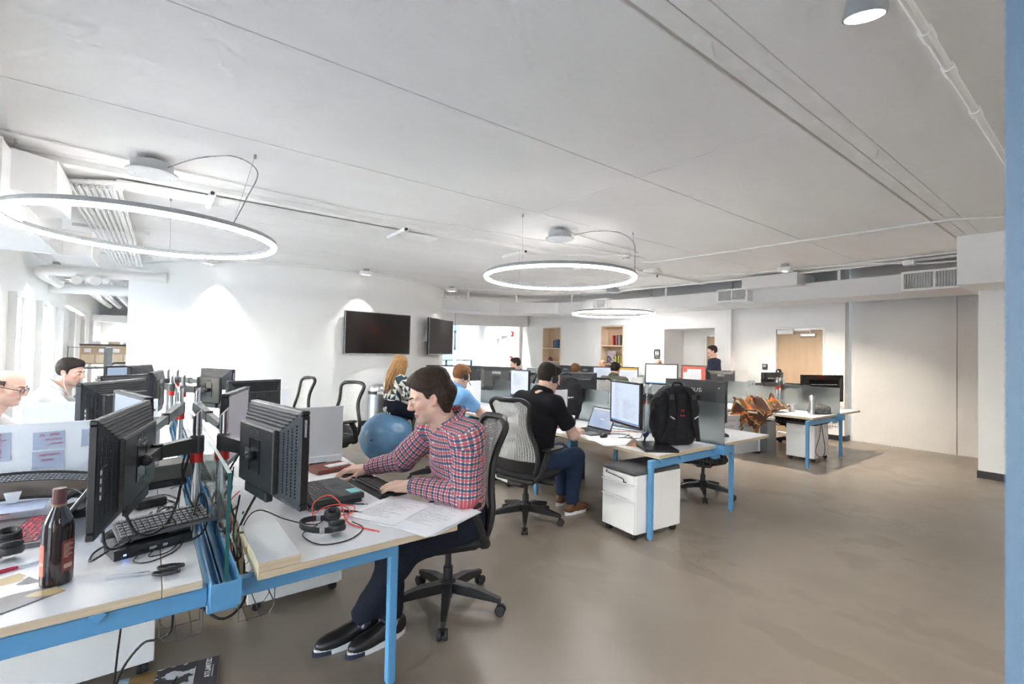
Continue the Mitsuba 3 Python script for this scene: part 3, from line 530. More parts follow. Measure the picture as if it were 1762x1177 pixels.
for i in range(9):
    x = -.80 + .052 * i; yb = 6.0 + .02 * i
    k = thing('conduit_pipe', 'white conduit in the bundle that turns from the ceiling rail into the corridor', 'pipe', 'bundle of white conduits')
    P = curve([(3.0, 5.74 + .036 * (9 - i), 3.15), (x + .35, 5.76 + .036 * (9 - i), 3.15), (x + .10, 5.82 + .036 * (9 - i), 3.14), (x, 5.98 + .04 * (9 - i), 3.12), (x + .0, 6.5, 3.10), (x + .01, 11.6, 3.10)], 5)
    part(k, 'run', tube(P, .017 if i != 7 else .027, 8), 'pipe_white')
    for y in (8.1, 10.0): part(k, 'coupling', cyl((x + .003, y, 3.10), (x + .003, y + .07, 3.10), .024, 8), 'pipe_white')
for y in (8.3, 10.6): solo('pipe_hanger', bx(-1.0, -.2, y, y + .04, 3.125, 3.165), 'galv', 'metal strut holding the bundle of white conduits', 'strut', 'struts holding the conduit bundle')
k = thing('insulated_pipe', 'thick white insulated pipe crossing the corridor, upper one', 'pipe'); part(k, 'run', tube([(-1.75, 11.56, 2.86), (-.02, 11.13, 2.86)], .085, 18), 'pipe_white'); part(k, 'elbow', tube(curve([(-1.5, 11.5, 2.86), (-1.75, 11.6, 2.86), (-1.8, 12.1, 2.82), (-1.75, 14.5, 2.8)], 6), .085, 16), 'pipe_white'); part(k, 'collar', cyl((-.09, 11.15, 2.86), (.03, 11.12, 2.86), .105, 18), 'pipe_white')
k = thing('insulated_pipe', 'thick white insulated pipe crossing the corridor, lower and farther one', 'pipe'); part(k, 'run', tube([(-1.95, 13.6, 2.74), (-.3, 13.1, 2.74)], .12, 18), 'pipe_white')
for i, x in enumerate((-1.25, -1.0)): k = thing('insulated_pipe', ('short insulated pipe end hanging below the crossing pipe, left one', 'short insulated pipe end hanging below the crossing pipe, right one')[i], 'pipe'); part(k, 'run', tube(curve([(x - .1, 14.5, 3.0), (x - .03, 12.4, 2.95), (x, 11.6, 2.8), (x, 11.15, 2.70)], 5), .072, 14), 'pipe_white'); part(k, 'cap', cyl((x, 11.16, 2.705), (x, 11.10, 2.69), .078, 14), 'pipe_white')
for i, x in enumerate((-1.6, -1.35, -1.05, -.8)): k = thing('insulated_pipe', 'white pipe running down the corridor under its ceiling', 'pipe', 'pipes down the corridor'); part(k, 'run', tube([(x, 13.8, 2.95), (x + .1, 21.0, 2.85)], .07, 12), 'pipe_white')
solo('ceiling_strut', bx(-.75, -.25, 11.2, 11.24, 3.0, 3.04), 'galv', 'short metal strut below the conduits over the curved wall edge', 'strut')
# ================================================================ FURNITURE
TZ = 0.725
def screen_emit(fn=None, c=(1, 1, 1), k=1.0):
    r = proc(fn) if fn is not None else rgb([SCREEN * k * x for x in c])
    return {'emitter': {'type': 'area', 'radiance': r, 'sampling_weight': 0.03}}
def lines(u, v, n, w0, seed):
    """Rows of grey text, of ragged length, on a page."""
    row = dr.floor(v * n); f = v * n - row; ln = w0 * (0.35 + 0.65 * cell_rand(row, seed)); word = cell_rand(dr.floor(u * 42), row, seed)
    return dr.select((f > 0.35) & (f < 0.72) & (u < ln) & (word > 0.2) & (u > 0.04), 1.0, 0.0)
def scr_doc(p, n, uv):
    u, v = uv.x, 1 - uv.y
    t = lines((u - .1) / .85, v, 34, .9, 3.0) * dr.select((v > .12) & (v < .6) & (cell_rand(dr.floor(v * 9), 2.0) > .35), 1.0, 0.0)
    c = mix((0.80, 0.88, 1.0), (0.20, 0.22, 0.28), t * .8); c = dr.select(v > .955, mi.Color3f(0.18, 0.35, 0.70), c); c = dr.select(v < .05, mi.Color3f(0.62, 0.72, 0.88), c)
    return c * SCREEN
def scr_mail(p, n, uv):
    u, v = uv.x, 1 - uv.y
    a = lines((u - .12) / .24, v, 30, 1.0, 5.0) * dr.select((u > .12) & (u < .36), 1.0, 0.0); b = lines((u - .42) / .55, v, 44, .9, 8.0) * dr.select((u > .42) & (v > .40) & (v < .88), 1.0, 0.0)
    c = mix((0.72, 0.82, 1.0), (0.33, 0.38, 0.50), dr.maximum(a, b) * .8)
    c = dr.select(v > .965, mi.Color3f(0.12, 0.28, 0.66), c); c = dr.select((u > .385) & (u < .395), mi.Color3f(0.58, 0.68, 0.88), c)
    return c * SCREEN
def scr_white(p, n, uv):
    u, v = uv.x, 1 - uv.y
    c = mix((1.0, 1.0, 1.0), (0.4, 0.42, 0.5), .5 * lines((u - .45) / .5, v, 26, .9, 4.0) * dr.select((v > .18) & (v < .30), 1.0, 0.0)); c = dr.select(v > .94, mi.Color3f(0.25, 0.55, 0.80), c)
    return c * SCREEN * 1.25
def scr_orange(p, n, uv):
    u, v = uv.x, 1 - uv.y; page = (u > .22) & (u < .82) & (v > .16) & (v < 1.0) | (u > .05) & (u < .3) & (v > .34)
    c = dr.select(page, mi.Color3f(.93, .90, .90), mi.Color3f(.80, .10, .055)); g = (u > .36) & (u < .76) & (v > .5) & (v < .93) & ((u < .372) | (u > .748) | (v < .52) | (dr.abs(v - .6) < .01) | (dr.abs(u - .56) < .006))
    return dr.select(g, mi.Color3f(.62, .66, .72), c) * SCREEN
def scr_table(p, n, uv):
    u, v = uv.x, 1 - uv.y; c = mix((0.93, 0.96, 1.0), (0.45, 0.50, 0.60), .7 * lines(u, v, 24, .9, 11.0) * dr.select((v > .25) & (v < .8), 1.0, 0.0))
    return dr.select(v < .12, mi.Color3f(.90, .48, .06), dr.select(u < .12, mi.Color3f(.45, .62, .85), c)) * SCREEN
def scr_login(p, n, uv):
    u, v = uv.x, 1 - uv.y; w = fbm(u * 2.2, v * 1.6, 3.0, octaves=3)
    c = mix((0.36, 0.50, 0.80), (0.74, 0.80, 0.92), w); c = dr.select(v < .09, mi.Color3f(.9, .92, .96), c); c = dr.select((dr.abs(u - .52) < .085) & (dr.abs(v - .55) < .035), mi.Color3f(.95, .95, .97), c)
    return c * SCREEN * .85
def quad(w, h, y=0.0, cx=0.0, cz=0.0):
    V = A([cx - w / 2, y, cz - h / 2], [cx + w / 2, y, cz - h / 2], [cx + w / 2, y, cz + h / 2], [cx - w / 2, y, cz + h / 2])
    return V, np.array([[0, 1, 2], [0, 2, 3]]), A([0, 0], [1, 0], [1, 1], [0, 1])
SCR = {'doc': screen_emit(scr_doc), 'mail': screen_emit(scr_mail), 'white': screen_emit(scr_white), 'orange': screen_emit(scr_orange), 'table': screen_emit(scr_table), 'login': screen_emit(scr_login),
       'blue': screen_emit(None, (.50, .64, .86), .8), 'plain': screen_emit(None, (.80, .88, 1.0), 1.0), 'dim': screen_emit(None, (.40, .37, .43), .55), 'off': {}}
mat_('logo_grey', (.075, .077, .08), .2)
# ---- monitors: local x along the panel, screen towards -y, origin at the middle of the panel
def make_monitor(kind, scr):
    P = Proto(); w, h = .56, .40
    P.add('bezel', cat(bx(-w / 2, w / 2, -.004, .034, h / 2 - .018, h / 2, .004), bx(-w / 2, w / 2, -.004, .034, -h / 2, -h / 2 + .026, .004), bx(-w / 2, -w / 2 + .018, -.004, .034, -h / 2 + .026, h / 2 - .018, .004), bx(w / 2 - .018, w / 2, -.004, .034, -h / 2 + .026, h / 2 - .018, .004)), 'bezel_black' if kind != 'gloss' else 'gloss_black')
    V, F, U = quad(w - .034, h - .042, 0.0, 0, .004)
    P.add('screen', mikit.ply((V, F), 'screen_glass' if scr != 'off' else 'screen_off', uv=U, smooth=True, **SCR[scr]), None)
    P.add('backing', bx(-w / 2 + .015, w / 2 - .015, .004, .034, -h / 2 + .02, h / 2 - .015), 'monitor_shell', smooth=False)
    if kind == 'deep':
        a = [(x * (w / 2 - .004), .034, z * (h / 2 - .004)) for x in (-1, 1) for z in (-1, 1)]; b = [(x * .185, .088, z * .125 - .012) for x in (-1, 1) for z in (-1, 1)]
        P.add('taper', hull(a + b), 'monitor_side', smooth=False)
        P.add('back_box', bx(-.19, .19, .086, .112, -.142, .118, .006), 'monitor_shell')
        rib = []
        for i in range(5):
            t = (i + 1) / 6.5; rib.append(beam((-(w / 2 - .004) + t * (w / 2 - .19), .036 + .054 * t + .002, h / 2 - .004 - t * (h / 2 - .113)), ((w / 2 - .004) - t * (w / 2 - .19), .036 + .054 * t + .002, h / 2 - .004 - t * (h / 2 - .113)), .006, .007))
        P.add('cooling_ribs', cat(rib), 'monitor_shell', smooth=False, kind='stuff')
        dots = []
        for s in (-1, 1):
            for i in range(4):
                t = (i + 1) / 5.5; x = s * ((w / 2 - .004) - t * (w / 2 - .185)); y = .034 + .054 * t + .0015
                for z in np.linspace(-.15 + .03 * t, .15 - .06 * t, 22): dots.append(box((x, y, z), (.007, .003, .0065)))
        P.add('vent_grid', cat(dots), 'bezel_black', smooth=False, kind='stuff')
        P.add('edge_ribs', cat(*[box((s * .1895, .099, z), (.003, .020, .005)) for s in (-1, 1) for z in np.linspace(-.13, .10, 26)]), 'black_plastic', smooth=False, kind='stuff')
        pd = P.add('port_pod', bx(.205, .262, .034, .060, -.075, .045, .006), 'monitor_shell')
        for z in (.022, -.006, -.034, -.062): P.add('usb_port', box((.2625, .047, z), (.003, .007, .016)), 'silver_grey', under=pd, smooth=False)
        P.add('mount_recess', cat(bx(-.055, .055, .112, .1135, -.075, .055), bx(-.058, -.052, .112, .117, -.08, .06), bx(.052, .058, .112, .117, -.08, .06), bx(-.058, .058, .112, .117, .055, .06)), 'bezel_black', smooth=False)
        P.add('logo', tf(text('ASUS', .026, .003), frame(A(.052, .112, .074), A(-1, 0, 0), A(0, 0, 1), A(0, 1, 0))), 'logo_grey', smooth=False)
        P.add('port_panel', bx(-.12, .12, .075, .108, -.185, -.143, .004), 'black_plastic')
        P.add('serial_tag', box((-.2795, .015, .13), (.002, .010, .07)), 'silver_grey', smooth=False)
    else:
        P.add('back_shell', hull([(x * (w / 2 - .012), .034, z * (h / 2 - .012)) for x in (-1, 1) for z in (-1, 1)] + [(x * .20, .056, z * .13) for x in (-1, 1) for z in (-1, 1)]), 'monitor_shell' if kind != 'gloss' else 'gloss_black', smooth=False)
        P.add('mount_recess', bx(-.06, .06, .054, .060, -.07, .05, .003), 'bezel_black')
        if kind == 'gloss': P.add('trim_bar', box((0, .058, .06), (.36, .006, .012), .003), 'silver_grey')
        else:
            P.add('logo', tf(text('ASUS', .038, .003), frame(A(.07, .056, .085), A(-1, 0, 0), A(0, 0, 1), A(0, 1, 0))), 'silver_grey', smooth=False)
            P.add('screw', cat(*[tf(lathe([(0, 0), (.006, 0), (.006, .003), (0, .003)], 8), frame(A(x, .052, z), A(1, 0, 0), A(0, 0, -1), A(0, 1, 0))) for x in (-.22, .22) for z in (-.12, .13)]), 'silver_grey')
    return P
PROTO = {}
def monitor(a, b, zt, label, kind='deep', scr='blue', group=None, pole=None, tilt=0.0, h=.40, w=None, depth=1.0, skip=()):
    """a, b: the panel's two top corners, in the order seen from behind the desk's far side; the screen looks to the right of a->b turned by -90 degrees."""
    key = (kind, scr)
    if key not in PROTO: PROTO[key] = make_monitor(kind, scr)
    a, b = A(*a), A(*b); c, d = (a + b) / 2, unit(b - a); w = np.linalg.norm(b - a) if w is None else w
    M = frame(A(*c, zt - h / 2), A(*d, 0), A(-d[1], d[0], 0), A(0, 0, 1)) @ mat(rx=tilt, s=(w / .56, depth, h / .40))
    k = PROTO[key].place('monitor', label, 'monitor', M, group, skip)
    return k, M
def monitor_arm(base, zt, target, label, link=.0, group=None, zarm=None, head=True, bend=.35):
    """A pole with a red collar on the bench's middle rail and a two-piece arm to the back of a monitor."""
    x, y = base; t = thing('pole_mount', label, 'monitor mount', group)
    za = target[2] if zarm is None else zarm
    c = trimesh.creation.cylinder(.019, zt - .66 + .03, sections=20); V, F = np.array(c.vertices), np.array(c.faces); V[:, 2] += .66 + (zt - .66 + .03) / 2
    top = V[:, 2] > zt; V[top, 2] = zt + V[top, 0] * 1.1
    part(t, 'pole', (V + A(x, y, 0), F), 'steel')
    part(t, 'collar', cyl((x, y, za - .085), (x, y, za - .04), .027, 20), 'red_plastic'); part(t, 'ring', cyl((x, y, za + .035), (x, y, za + .045), .031, 6), 'steel')
    tg = A(*target); p = A(x, y, za); d = tg - p; s = np.cross(unit(d), A(0, 0, 1)); e = p + d * .55 + s * link
    def linkmesh(p, q, h0, h1, w0, w1):
        u = unit((q - p) * A(1, 1, 0)); v = np.cross(A(0, 0, 1), u); pts = []
        for o, hh, ww in ((p, h0, w0), (q, h1, w1)): pts += [o + v * sx * ww / 2 + A(0, 0, sz * hh / 2) for sx in (-1, 1) for sz in (-1, 1)]
        return hull(pts)
    part(t, 'clamp', cyl((x, y, za - .038), (x, y, za + .035), .030, 20), 'arm_grey')
    part(t, 'link', linkmesh(p, e, .075, .055, .05, .036), 'arm_grey'); part(t, 'elbow', cyl(e - A(0, 0, .035), e + A(0, 0, .035), .022, 16), 'black_plastic')
    part(t, 'link', linkmesh(e, tg, .050, .038, .036, .03), 'arm_grey')
    if head:
        part(t, 'head', cat(trimesh.creation.icosphere(2, .028)) if False else mv(cat((trimesh.creation.icosphere(2, .023).vertices, trimesh.creation.icosphere(2, .023).faces)), tg), 'black_plastic')
    return t
def vesa(k, M, depth=.112):
    """The middle of a monitor's back, where its arm ends."""
    return (M @ A(0, (depth + .03), -.01, 1))[:3]

# ---- benches
def bench(label, o, rot, L, xl, xr, legs, glass, seams, flip=None, wide=()):
    """A double-sided bench: local y runs away along the bench, x across it; the middle rail is at x = 0."""
    t = thing('bench_desk', label, 'desk', None, mat((*o, 0), rz=rot))
    (l0, l1), (r0, r1) = xl, xr
    n = len(seams) - 1
    def top(x0, x1, y0, y1, tag='desktop'):
        k = part(t, tag, bx(x0, x1, y0 + .0015, y1 - .0015, TZ - .031, TZ - .0012, .0015), 'oak_edge')
        part(k, 'laminate', bx(x0 + .0015, x1 - .0015, y0 + .003, y1 - .003, TZ - .002, TZ), 'laminate', smooth=False)
    for a, b in zip(seams[:-1], seams[1:]):
        top(l0, l1 - .122, a, b); top(l1 - .12, l1, a, b, 'cable_flap')
        if flip and a == seams[0]:
            top(r0, r1, a + flip[0], b)
            k = part(t, 'cable_flap', bx(r0, r0 + .155, a + flip[0] - .002, a + flip[0] + flip[1], TZ, TZ + .036, .0015), 'oak_edge'); part(k, 'laminate', bx(r0 + .002, r0 + .153, a + flip[0], a + flip[0] + flip[1] - .002, TZ + .0352, TZ + .0368), 'laminate', smooth=False)
            for yy in (.25, .62): part(k, 'hinge', cat(box((r0 - .001, a + flip[0] + yy, TZ + .004), (.004, .012, .035), .001), mv(lathe([(0, 0), (.004, 0), (.004, .012), (0, .012)], 8), (r0 - .002, a + flip[0] + yy, TZ + .006))), 'brass')
        else:
            top(r0 + .122, r1, a, b); top(r0, r0 + .12, a, b, 'cable_flap')
    part(t, 'trough', cat(bx(-.048, .048, -.07, L, .635, .645), bx(-.048, -.043, -.07, L, .645, .725), bx(.043, .048, -.07, L, .645, .725), bx(-.049, .049, -.073, -.068, .635, .727), bx(-.014, -.010, -.06, L, .645, .69), bx(.010, .014, -.06, L, .645, .69)), 'frame_blue', smooth=False)
    if glass == 'clear':
        g = part(t, 'glass_screen', bx(-.006, .006, -.062, L - .1, .66, 1.125), 'glass_edge', smooth=False)
        part(g, 'top_edge', bx(-.0063, .0063, -.06, L - .1, 1.1235, 1.1262), 'glass_top_edge', smooth=False)
        part(g, 'end_edge', bx(-.0065, .0065, -.064, -.061, .66, 1.1255), 'teal_edge', smooth=False)
    else:
        for a, b in glass: part(t, 'glass_screen', bx(-.005, .005, a + .004, b - .004, .66, 1.135), 'glass_frost', smooth=False)
    ends = [-.0, *[.5 * (s) for s in ()], *seams[1:-1], L - .12]
    for j, y in enumerate(ends):
        x0, x1 = legs
        yy = y + .02 if j == 0 else y
        bm = part(t, 'cross_beam', cat(bx(x0, -.05, yy, yy + .045, .615, .685, .003), bx(.05, x1, yy, yy + .045, .615, .685, .003), bx(-.05, .05, yy, yy + .045, .58, .636, .003)), 'frame_blue')
        for x in (x0 + .02, x1 - .02):
            lg = part(t, 'leg', cat(bx(x - .02, x + .02, yy, yy + .04, .012, .62, .003), bx(x - .012, x + .012, yy - .002, yy + .001, .02, .60)), 'frame_blue'); part(lg, 'foot', cyl((x, yy + .02, 0), (x, yy + .02, .013), .017, 12), 'steel')
        if j == 0:
            for x in (x0 + .12, x0 + .42, x1 - .14, x1 - .42): part(bm, 'bracket', tf(box((0, 0, 0), (.036, .014, .036), .002), mat((x, yy - .006, .682), ry=PI / 4)), 'frame_blue')
    for q in wide: part(t, 'panel_leg', cat(bx(q[0] - .06, q[0] + .06, q[1], q[1] + .05, .012, .62, .004), bx(q[0] - .065, q[0] + .065, q[1] - .03, q[1] + .08, 0, .014)), 'frame_blue')
    part(t, 'cable_tray', cat(*[cyl((x, .05, z), (x, L - .2, z), .0022, 5) for x, z in ((-.09, .50), (-.14, .50), (-.19, .54), (-.19, .60), (.09, .50), (.14, .50), (.19, .54), (.19, .60))],
                             *[tube([(s * .06, y, .62), (s * .06, y, .50), (s * .17, y, .50), (s * .19, y, .53), (s * .19, y, .61)], .0022, 5) for s in (-1, 1) for y in np.arange(.06, L - .2, .11)]), 'arm_grey', kind='stuff')
    return t
mat_('glass_top_edge', (.50, .64, .62), .15, spec=.6); mat_('teal_edge', (0.012, 0.095, 0.095), 0.15, spec=0.6)
B1 = bench('long bench desk in the left foreground with blue frame and clear glass screen', (.212, 2.08), .0175, 6.4, (-.95, -.068), (.105, 1.0), (-.78, .72), 'clear', [0, 1.5, 3.0, 4.5, 6.0], flip=(-.055, .98))
B2 = bench('bench desk in the middle with blue frame and frosted screens, backpack on it', (4.44, 2.46), .0, 7.0, (-.98, -.06), (.06, 1.05), (-1.06, .32), [(-.05, .8), (.8, 1.45), (1.45, 2.9), (2.9, 4.4), (4.4, 6.9)], [0, 1.55, 3.1, 4.65, 6.6], wide=((-.52, 1.50), (-.60, 2.0)))
B3 = bench('far right bench desk with frosted screen, blanket and thermos on it', (8.58, 2.80), .0, 8.0, (-.99, -.06), (.06, .98), (-1.08, .24), [(-.02, 1.45), (1.45, 2.9), (2.9, 4.4), (4.4, 5.9), (5.9, 7.9)], [0, 1.5, 3.0, 4.5, 6.0, 7.6])
for i, (x, y) in enumerate(((.04, 1.6), (.04, 3.1))):
    pass
# ---- monitors and their arms
def both(pole, zt, mlabel, alabel, *a, link=.0, **k):
    key, M = monitor(*a, label=mlabel, **k); monitor_arm(pole, zt, vesa(key, M, .105 if k.get('kind', 'deep') == 'deep' else .06), alabel, link); return key
both((.145, 2.72), 1.27, 'nearest black monitor seen from behind at the left, beside the wine bottle', 'monitor arm holding the nearest left monitor', (-.06, 2.80), (-.19, 2.115), 1.335, scr='blue', link=.06, h=.41, depth=.62)
both((.255, 2.72), 1.27, 'large black monitor seen from behind in front of the man in the plaid shirt', 'monitor arm holding the monitor of the man in plaid', (.495, 2.05), (.385, 2.62), 1.335, scr='plain', link=-.05, depth=.95, h=.41)
both((.115, 4.25), 1.26, 'light grey screen turned toward the bald man, behind the nearest left monitor', 'monitor arm at the second pole of the near bench, left side', (-.21, 3.40), (-.06, 2.85), 1.34, kind='flat', scr='blue')
both((.22, 4.25), 1.26, 'monitor seen nearly edge on just left of the plaid man\'s monitor', 'monitor arm at the second pole of the near bench, right side', (.29, 2.95), (.46, 3.47), 1.335, kind='flat', scr='dim')
monitor((-.13, 4.50), (-.43, 4.02), 1.34, 'wide ribbed black monitor back before the man in the white shirt', scr='blue', w=.58)
both((.085, 6.1), 1.26, 'black monitor back beyond the man in white, tilted on its arm', 'monitor arm at the third pole of the near bench, left side', (-.13, 7.0), (-.30, 6.46), 1.355, scr='blue')
monitor((-.44, 6.75), (-.19, 6.95), 1.345, 'pale screen showing beside the far left monitor back', kind='flat', scr='blue', w=.45)
monitor((-.02, 5.95), (-.10, 5.42), 1.335, 'black monitor seen edge on over the near bench', kind='flat', scr='blue', w=.52)
both((.185, 6.1), 1.26, 'upright black monitor back at the far end of the near bench', 'monitor arm at the third pole of the near bench, right side', (.62, 5.72), (.37, 6.16), 1.345, scr='plain', h=.42)
monitor((.76, 4.16), (.38, 4.03), 1.335, 'ribbed grey monitor back on the right side of the near bench', scr='plain')
monitor((-.13, 5.20), (-.40, 4.95), 1.335, 'pale monitor edge behind the ribbed monitor back, left row', kind='flat', scr='blue', w=.4)
monitor_arm((.06, 7.5), 1.26, (-.12, 7.3, 1.12), 'bare monitor arm at the last pole of the near bench, left side')
t = monitor_arm((.16, 7.5), 1.26, (.40, 7.0, 1.14), 'bare monitor arm at the last pole of the near bench with square plate')
part(t, 'mount_plate', mv(box((0, 0, 0), (.12, .015, .12), .003), (.40, 6.97, 1.14), rz=.5), 'black_plastic')
both((4.41, 3.36), 1.245, 'monitor with mail on its screen on the middle bench near the backpack', 'monitor arm left of the black backpack, nearer one', (3.60, 3.14), (3.42, 2.64), 1.34, kind='flat', scr='mail', h=.415)
both((4.49, 3.33), 1.245, 'wide black monitor back behind the black backpack', 'monitor arm left of the black backpack, right one', (4.69, 2.52), (4.56, 3.16), 1.34, kind='flat', scr='plain', h=.43)
monitor((4.15, 5.56), (4.16, 5.14), 1.34, 'screen with a document between the two men wearing headsets', kind='flat', scr='doc')
monitor((4.70, 4.36), (4.13, 4.68), 1.34, 'thick dark monitor back left of the hanging black backpack', scr='plain', h=.42)
monitor((4.66, 6.12), (4.36, 6.68), 1.34, 'black monitor back with logo beyond the man in the blue shirt', kind='flat', scr='plain')
monitor((4.50, 6.85), (4.28, 7.32), 1.335, 'black monitor back, leftmost of the pair behind the blue shirt man', kind='flat', scr='plain', w=.5)
monitor((3.60, 7.23), (4.04, 6.96), 1.34, 'bright screen in front of the man in the blue polo shirt', kind='flat', scr='white')
for a, b, zt, lab in [((8.75, 9.62), (8.78, 10.3), 1.26, 'black monitor back in the far row, left of the dark haired woman'), ((8.78, 8.98), (8.80, 9.5), 1.255, 'black monitor back in the far row behind the woman'), ((8.80, 8.15), (8.80, 8.85), 1.265, 'black monitor back in the far row right of the woman')]:
    monitor(a, b, zt, lab, kind='flat', scr='plain', w=.6, group='far row monitor backs')
monitor((7.60, 7.1), (7.95, 6.85), 1.31, 'bright screen left of the man in the olive shirt', kind='flat', scr='doc', w=.5)
monitor((8.0, 6.80), (8.22, 6.45), 1.315, 'bright screen with orange bar right of the man in the olive shirt', kind='flat', scr='table', w=.48)
monitor((8.05, 6.12), (8.30, 5.48), 1.415, 'large white screen on the far bench', kind='flat', scr='white', w=.66, h=.43)
monitor((8.32, 5.44), (8.48, 4.98), 1.405, 'screen with an orange red picture on the far bench', kind='flat', scr='orange', w=.47, h=.40)
monitor((9.02, 4.72), (8.72, 5.12), 1.315, 'black monitor back right of the orange screen', kind='flat', scr='plain', w=.52)
k = both((8.54, 3.66), 1.235, 'small glossy black monitor back with yellow note on the far right bench', 'monitor arm with a free square plate on the far right bench', (9.35, 3.98), (8.80, 4.10), 1.315, kind='gloss', scr='plain', h=.30)
part(k, 'sticky_note', box((-.12, .062, .0), (.09, .003, .09)), 'note_yellow', smooth=False)
mat_('note_yellow', (0.80, 0.62, 0.12), 0.6)
monitor((9.52, 3.06), (8.74, 3.42), 1.31, 'wide glossy black monitor back at the right end of the far bench', kind='gloss', scr='plain', h=.46)
t = monitor_arm((8.62, 3.64), 1.235, (8.75, 3.35, 1.10), 'double monitor arm on the far right bench with plate to the right'); part(t, 'mount_plate', mv(box((0, 0, 0), (.012, .11, .11), .003), (8.74, 3.32, 1.09)), 'black_plastic')
t = monitor_arm((8.52, 3.70), 1.235, (8.18, 3.95, 1.13), 'long grey monitor arm with an empty square plate at the blanket'); part(t, 'mount_plate', mv(cat(box((0, 0, 0), (.014, .12, .12), .003), *[box((-.008, a, b), (.006, .02, .02)) for a in (-.035, .035) for b in (-.035, .035)]), (8.16, 3.965, 1.13), rz=.4), 'silver_grey')
k = thing('webcam', 'round black webcam ball on top of the far right monitors', 'webcam', None, mat((8.86, 3.82, 1.345))); part(k, 'ball', cat((trimesh.creation.icosphere(2, .048).vertices, trimesh.creation.icosphere(2, .048).faces)), 'gloss_black'); part(k, 'stand', cyl((0, 0, -.18), (0, 0, -.03), .012), 'black_plastic'); part(k, 'lens', cyl((-.05, -.01, 0), (-.03, -.006, 0), .016), 'silver_grey')

# ---- dividers standing on the desks
def divider(label, x0, x1, y, z1, m='board_white', base=True, t=.012):
    k = thing('desk_divider', label, 'divider'); part(k, 'board', bx(x0, x1, y, y + t, TZ, z1, .002), m)
    if base: part(k, 'foot', bx(x0 + .02, x1 - .02, y - .03, y + .05, TZ, TZ + .045, .003), m)
    return k
D1 = divider('white divider board with blue sticky notes at the far left of the near desk', -1.02, .0, 3.62, 1.15)
divider('blank white divider board in front of the man in the white shirt', -.80, -.02, 4.80, 1.15)
D3 = divider('pale grey divider board between the plaid man and the empty mesh chair', .52, 1.15, 3.73, 1.145)
D4 = divider('white divider board with a small red sign on the near bench', .50, 1.14, 5.64, 1.14)
divider('white divider board before the man in the blue polo shirt', 3.52, 3.97, 6.08, 1.14)
divider('white divider board before the man in the black polo shirt', 3.50, 4.06, 4.24, 1.14)
divider('pinkish divider board on the far bench behind the mail screen', 7.70, 8.05, 6.15, 1.12)
divider('small white board at the far end of the near bench', -.32, -.20, 6.1, 1.15, base=False)
def sticky(label, cx, cz, w, h, rot, lines_, extra=None):
    M = frame(A(cx * 1.07, 3.6195, 1.6 - (1.6 - cz) * 1.065), A(math.cos(rot), 0, math.sin(rot)), A(-math.sin(rot), 0, math.cos(rot)), A(0, -1, 0)) @ mat(s=1.08)
    k = thing('sticky_note', label, 'sticky note', None, M)
    V, F, U = grid(lambda u, v: ((u - .5) * w, (v - .5) * h, .0012 + .008 * np.maximum(0, .35 - v) ** 2 * 3 + .03 * np.maximum(0, .22 - u - v)), 9, 9)
    part(k, 'sheet', thick(V, F, .0006), 'note_blue')
    for s, hh, x, y in lines_: part(k, 'handwriting', mv(text(s, hh, .0008, False), (x, y, .0042), rz=.03), 'ink_red', smooth=False)
    if extra: part(k, 'drawing', extra, 'ink_red', smooth=False)
    return k
ring = mv(lathe([(.029, 0), (.031, 0), (.031, .0008), (.029, .0008)], 24, closed=True), (0, -.022, .0045))
sticky('large blue sticky note with red writing and a circled letter G', -.66, 1.065, .125, .14, .02, [('CHANGE', .011, -.03, .052), ('THE LOTS', .0075, -.02, .036), ('EXPANDED PART', .0075, -.035, .026), ('IN SPREAD', .0075, -.022, .015), ('G', .026, -.009, -.034)], cat(ring, *[box((.040 * math.cos(q), -.022 + .040 * math.sin(q), .0048), (.008, .003, .0008)) for q in (.78, 2.3, 3.9, 5.5)]))
sticky('blue sticky note reading EA NEED PHOTOS, upper right of the board', -.46, 1.085, .118, .088, .03, [('EA - NEED', .011, -.035, .022), ('PHOTOS', .011, -.015, -.002), ('CAMERA', .007, .012, -.022)], beam((-.008, -.028, .0048), (.02, -.012, .0048), .0015, .0008))
sticky('blue sticky note reading 3RD PARTY below the other note', -.46, .985, .118, .088, .02, [('3RD PARTY', .011, -.038, .018), ('(SEEN)', .010, -.028, -.006)])
sticky('blue sticky note half hidden by the nearest monitor', -.285, 1.085, .10, .09, .0, [('PLAN', .011, -.02, .015)])
k = part(D4, 'sign', bx(.99, 1.045, 5.637, 5.6395, .985, 1.05), 'red_plastic', smooth=False)
part(k, 'lettering', tf(text('D!', .034, .0015), frame(A(.997, 5.637, 1.0), A(1, 0, 0), A(0, 0, 1), A(0, -1, 0))), 'paper', smooth=False)

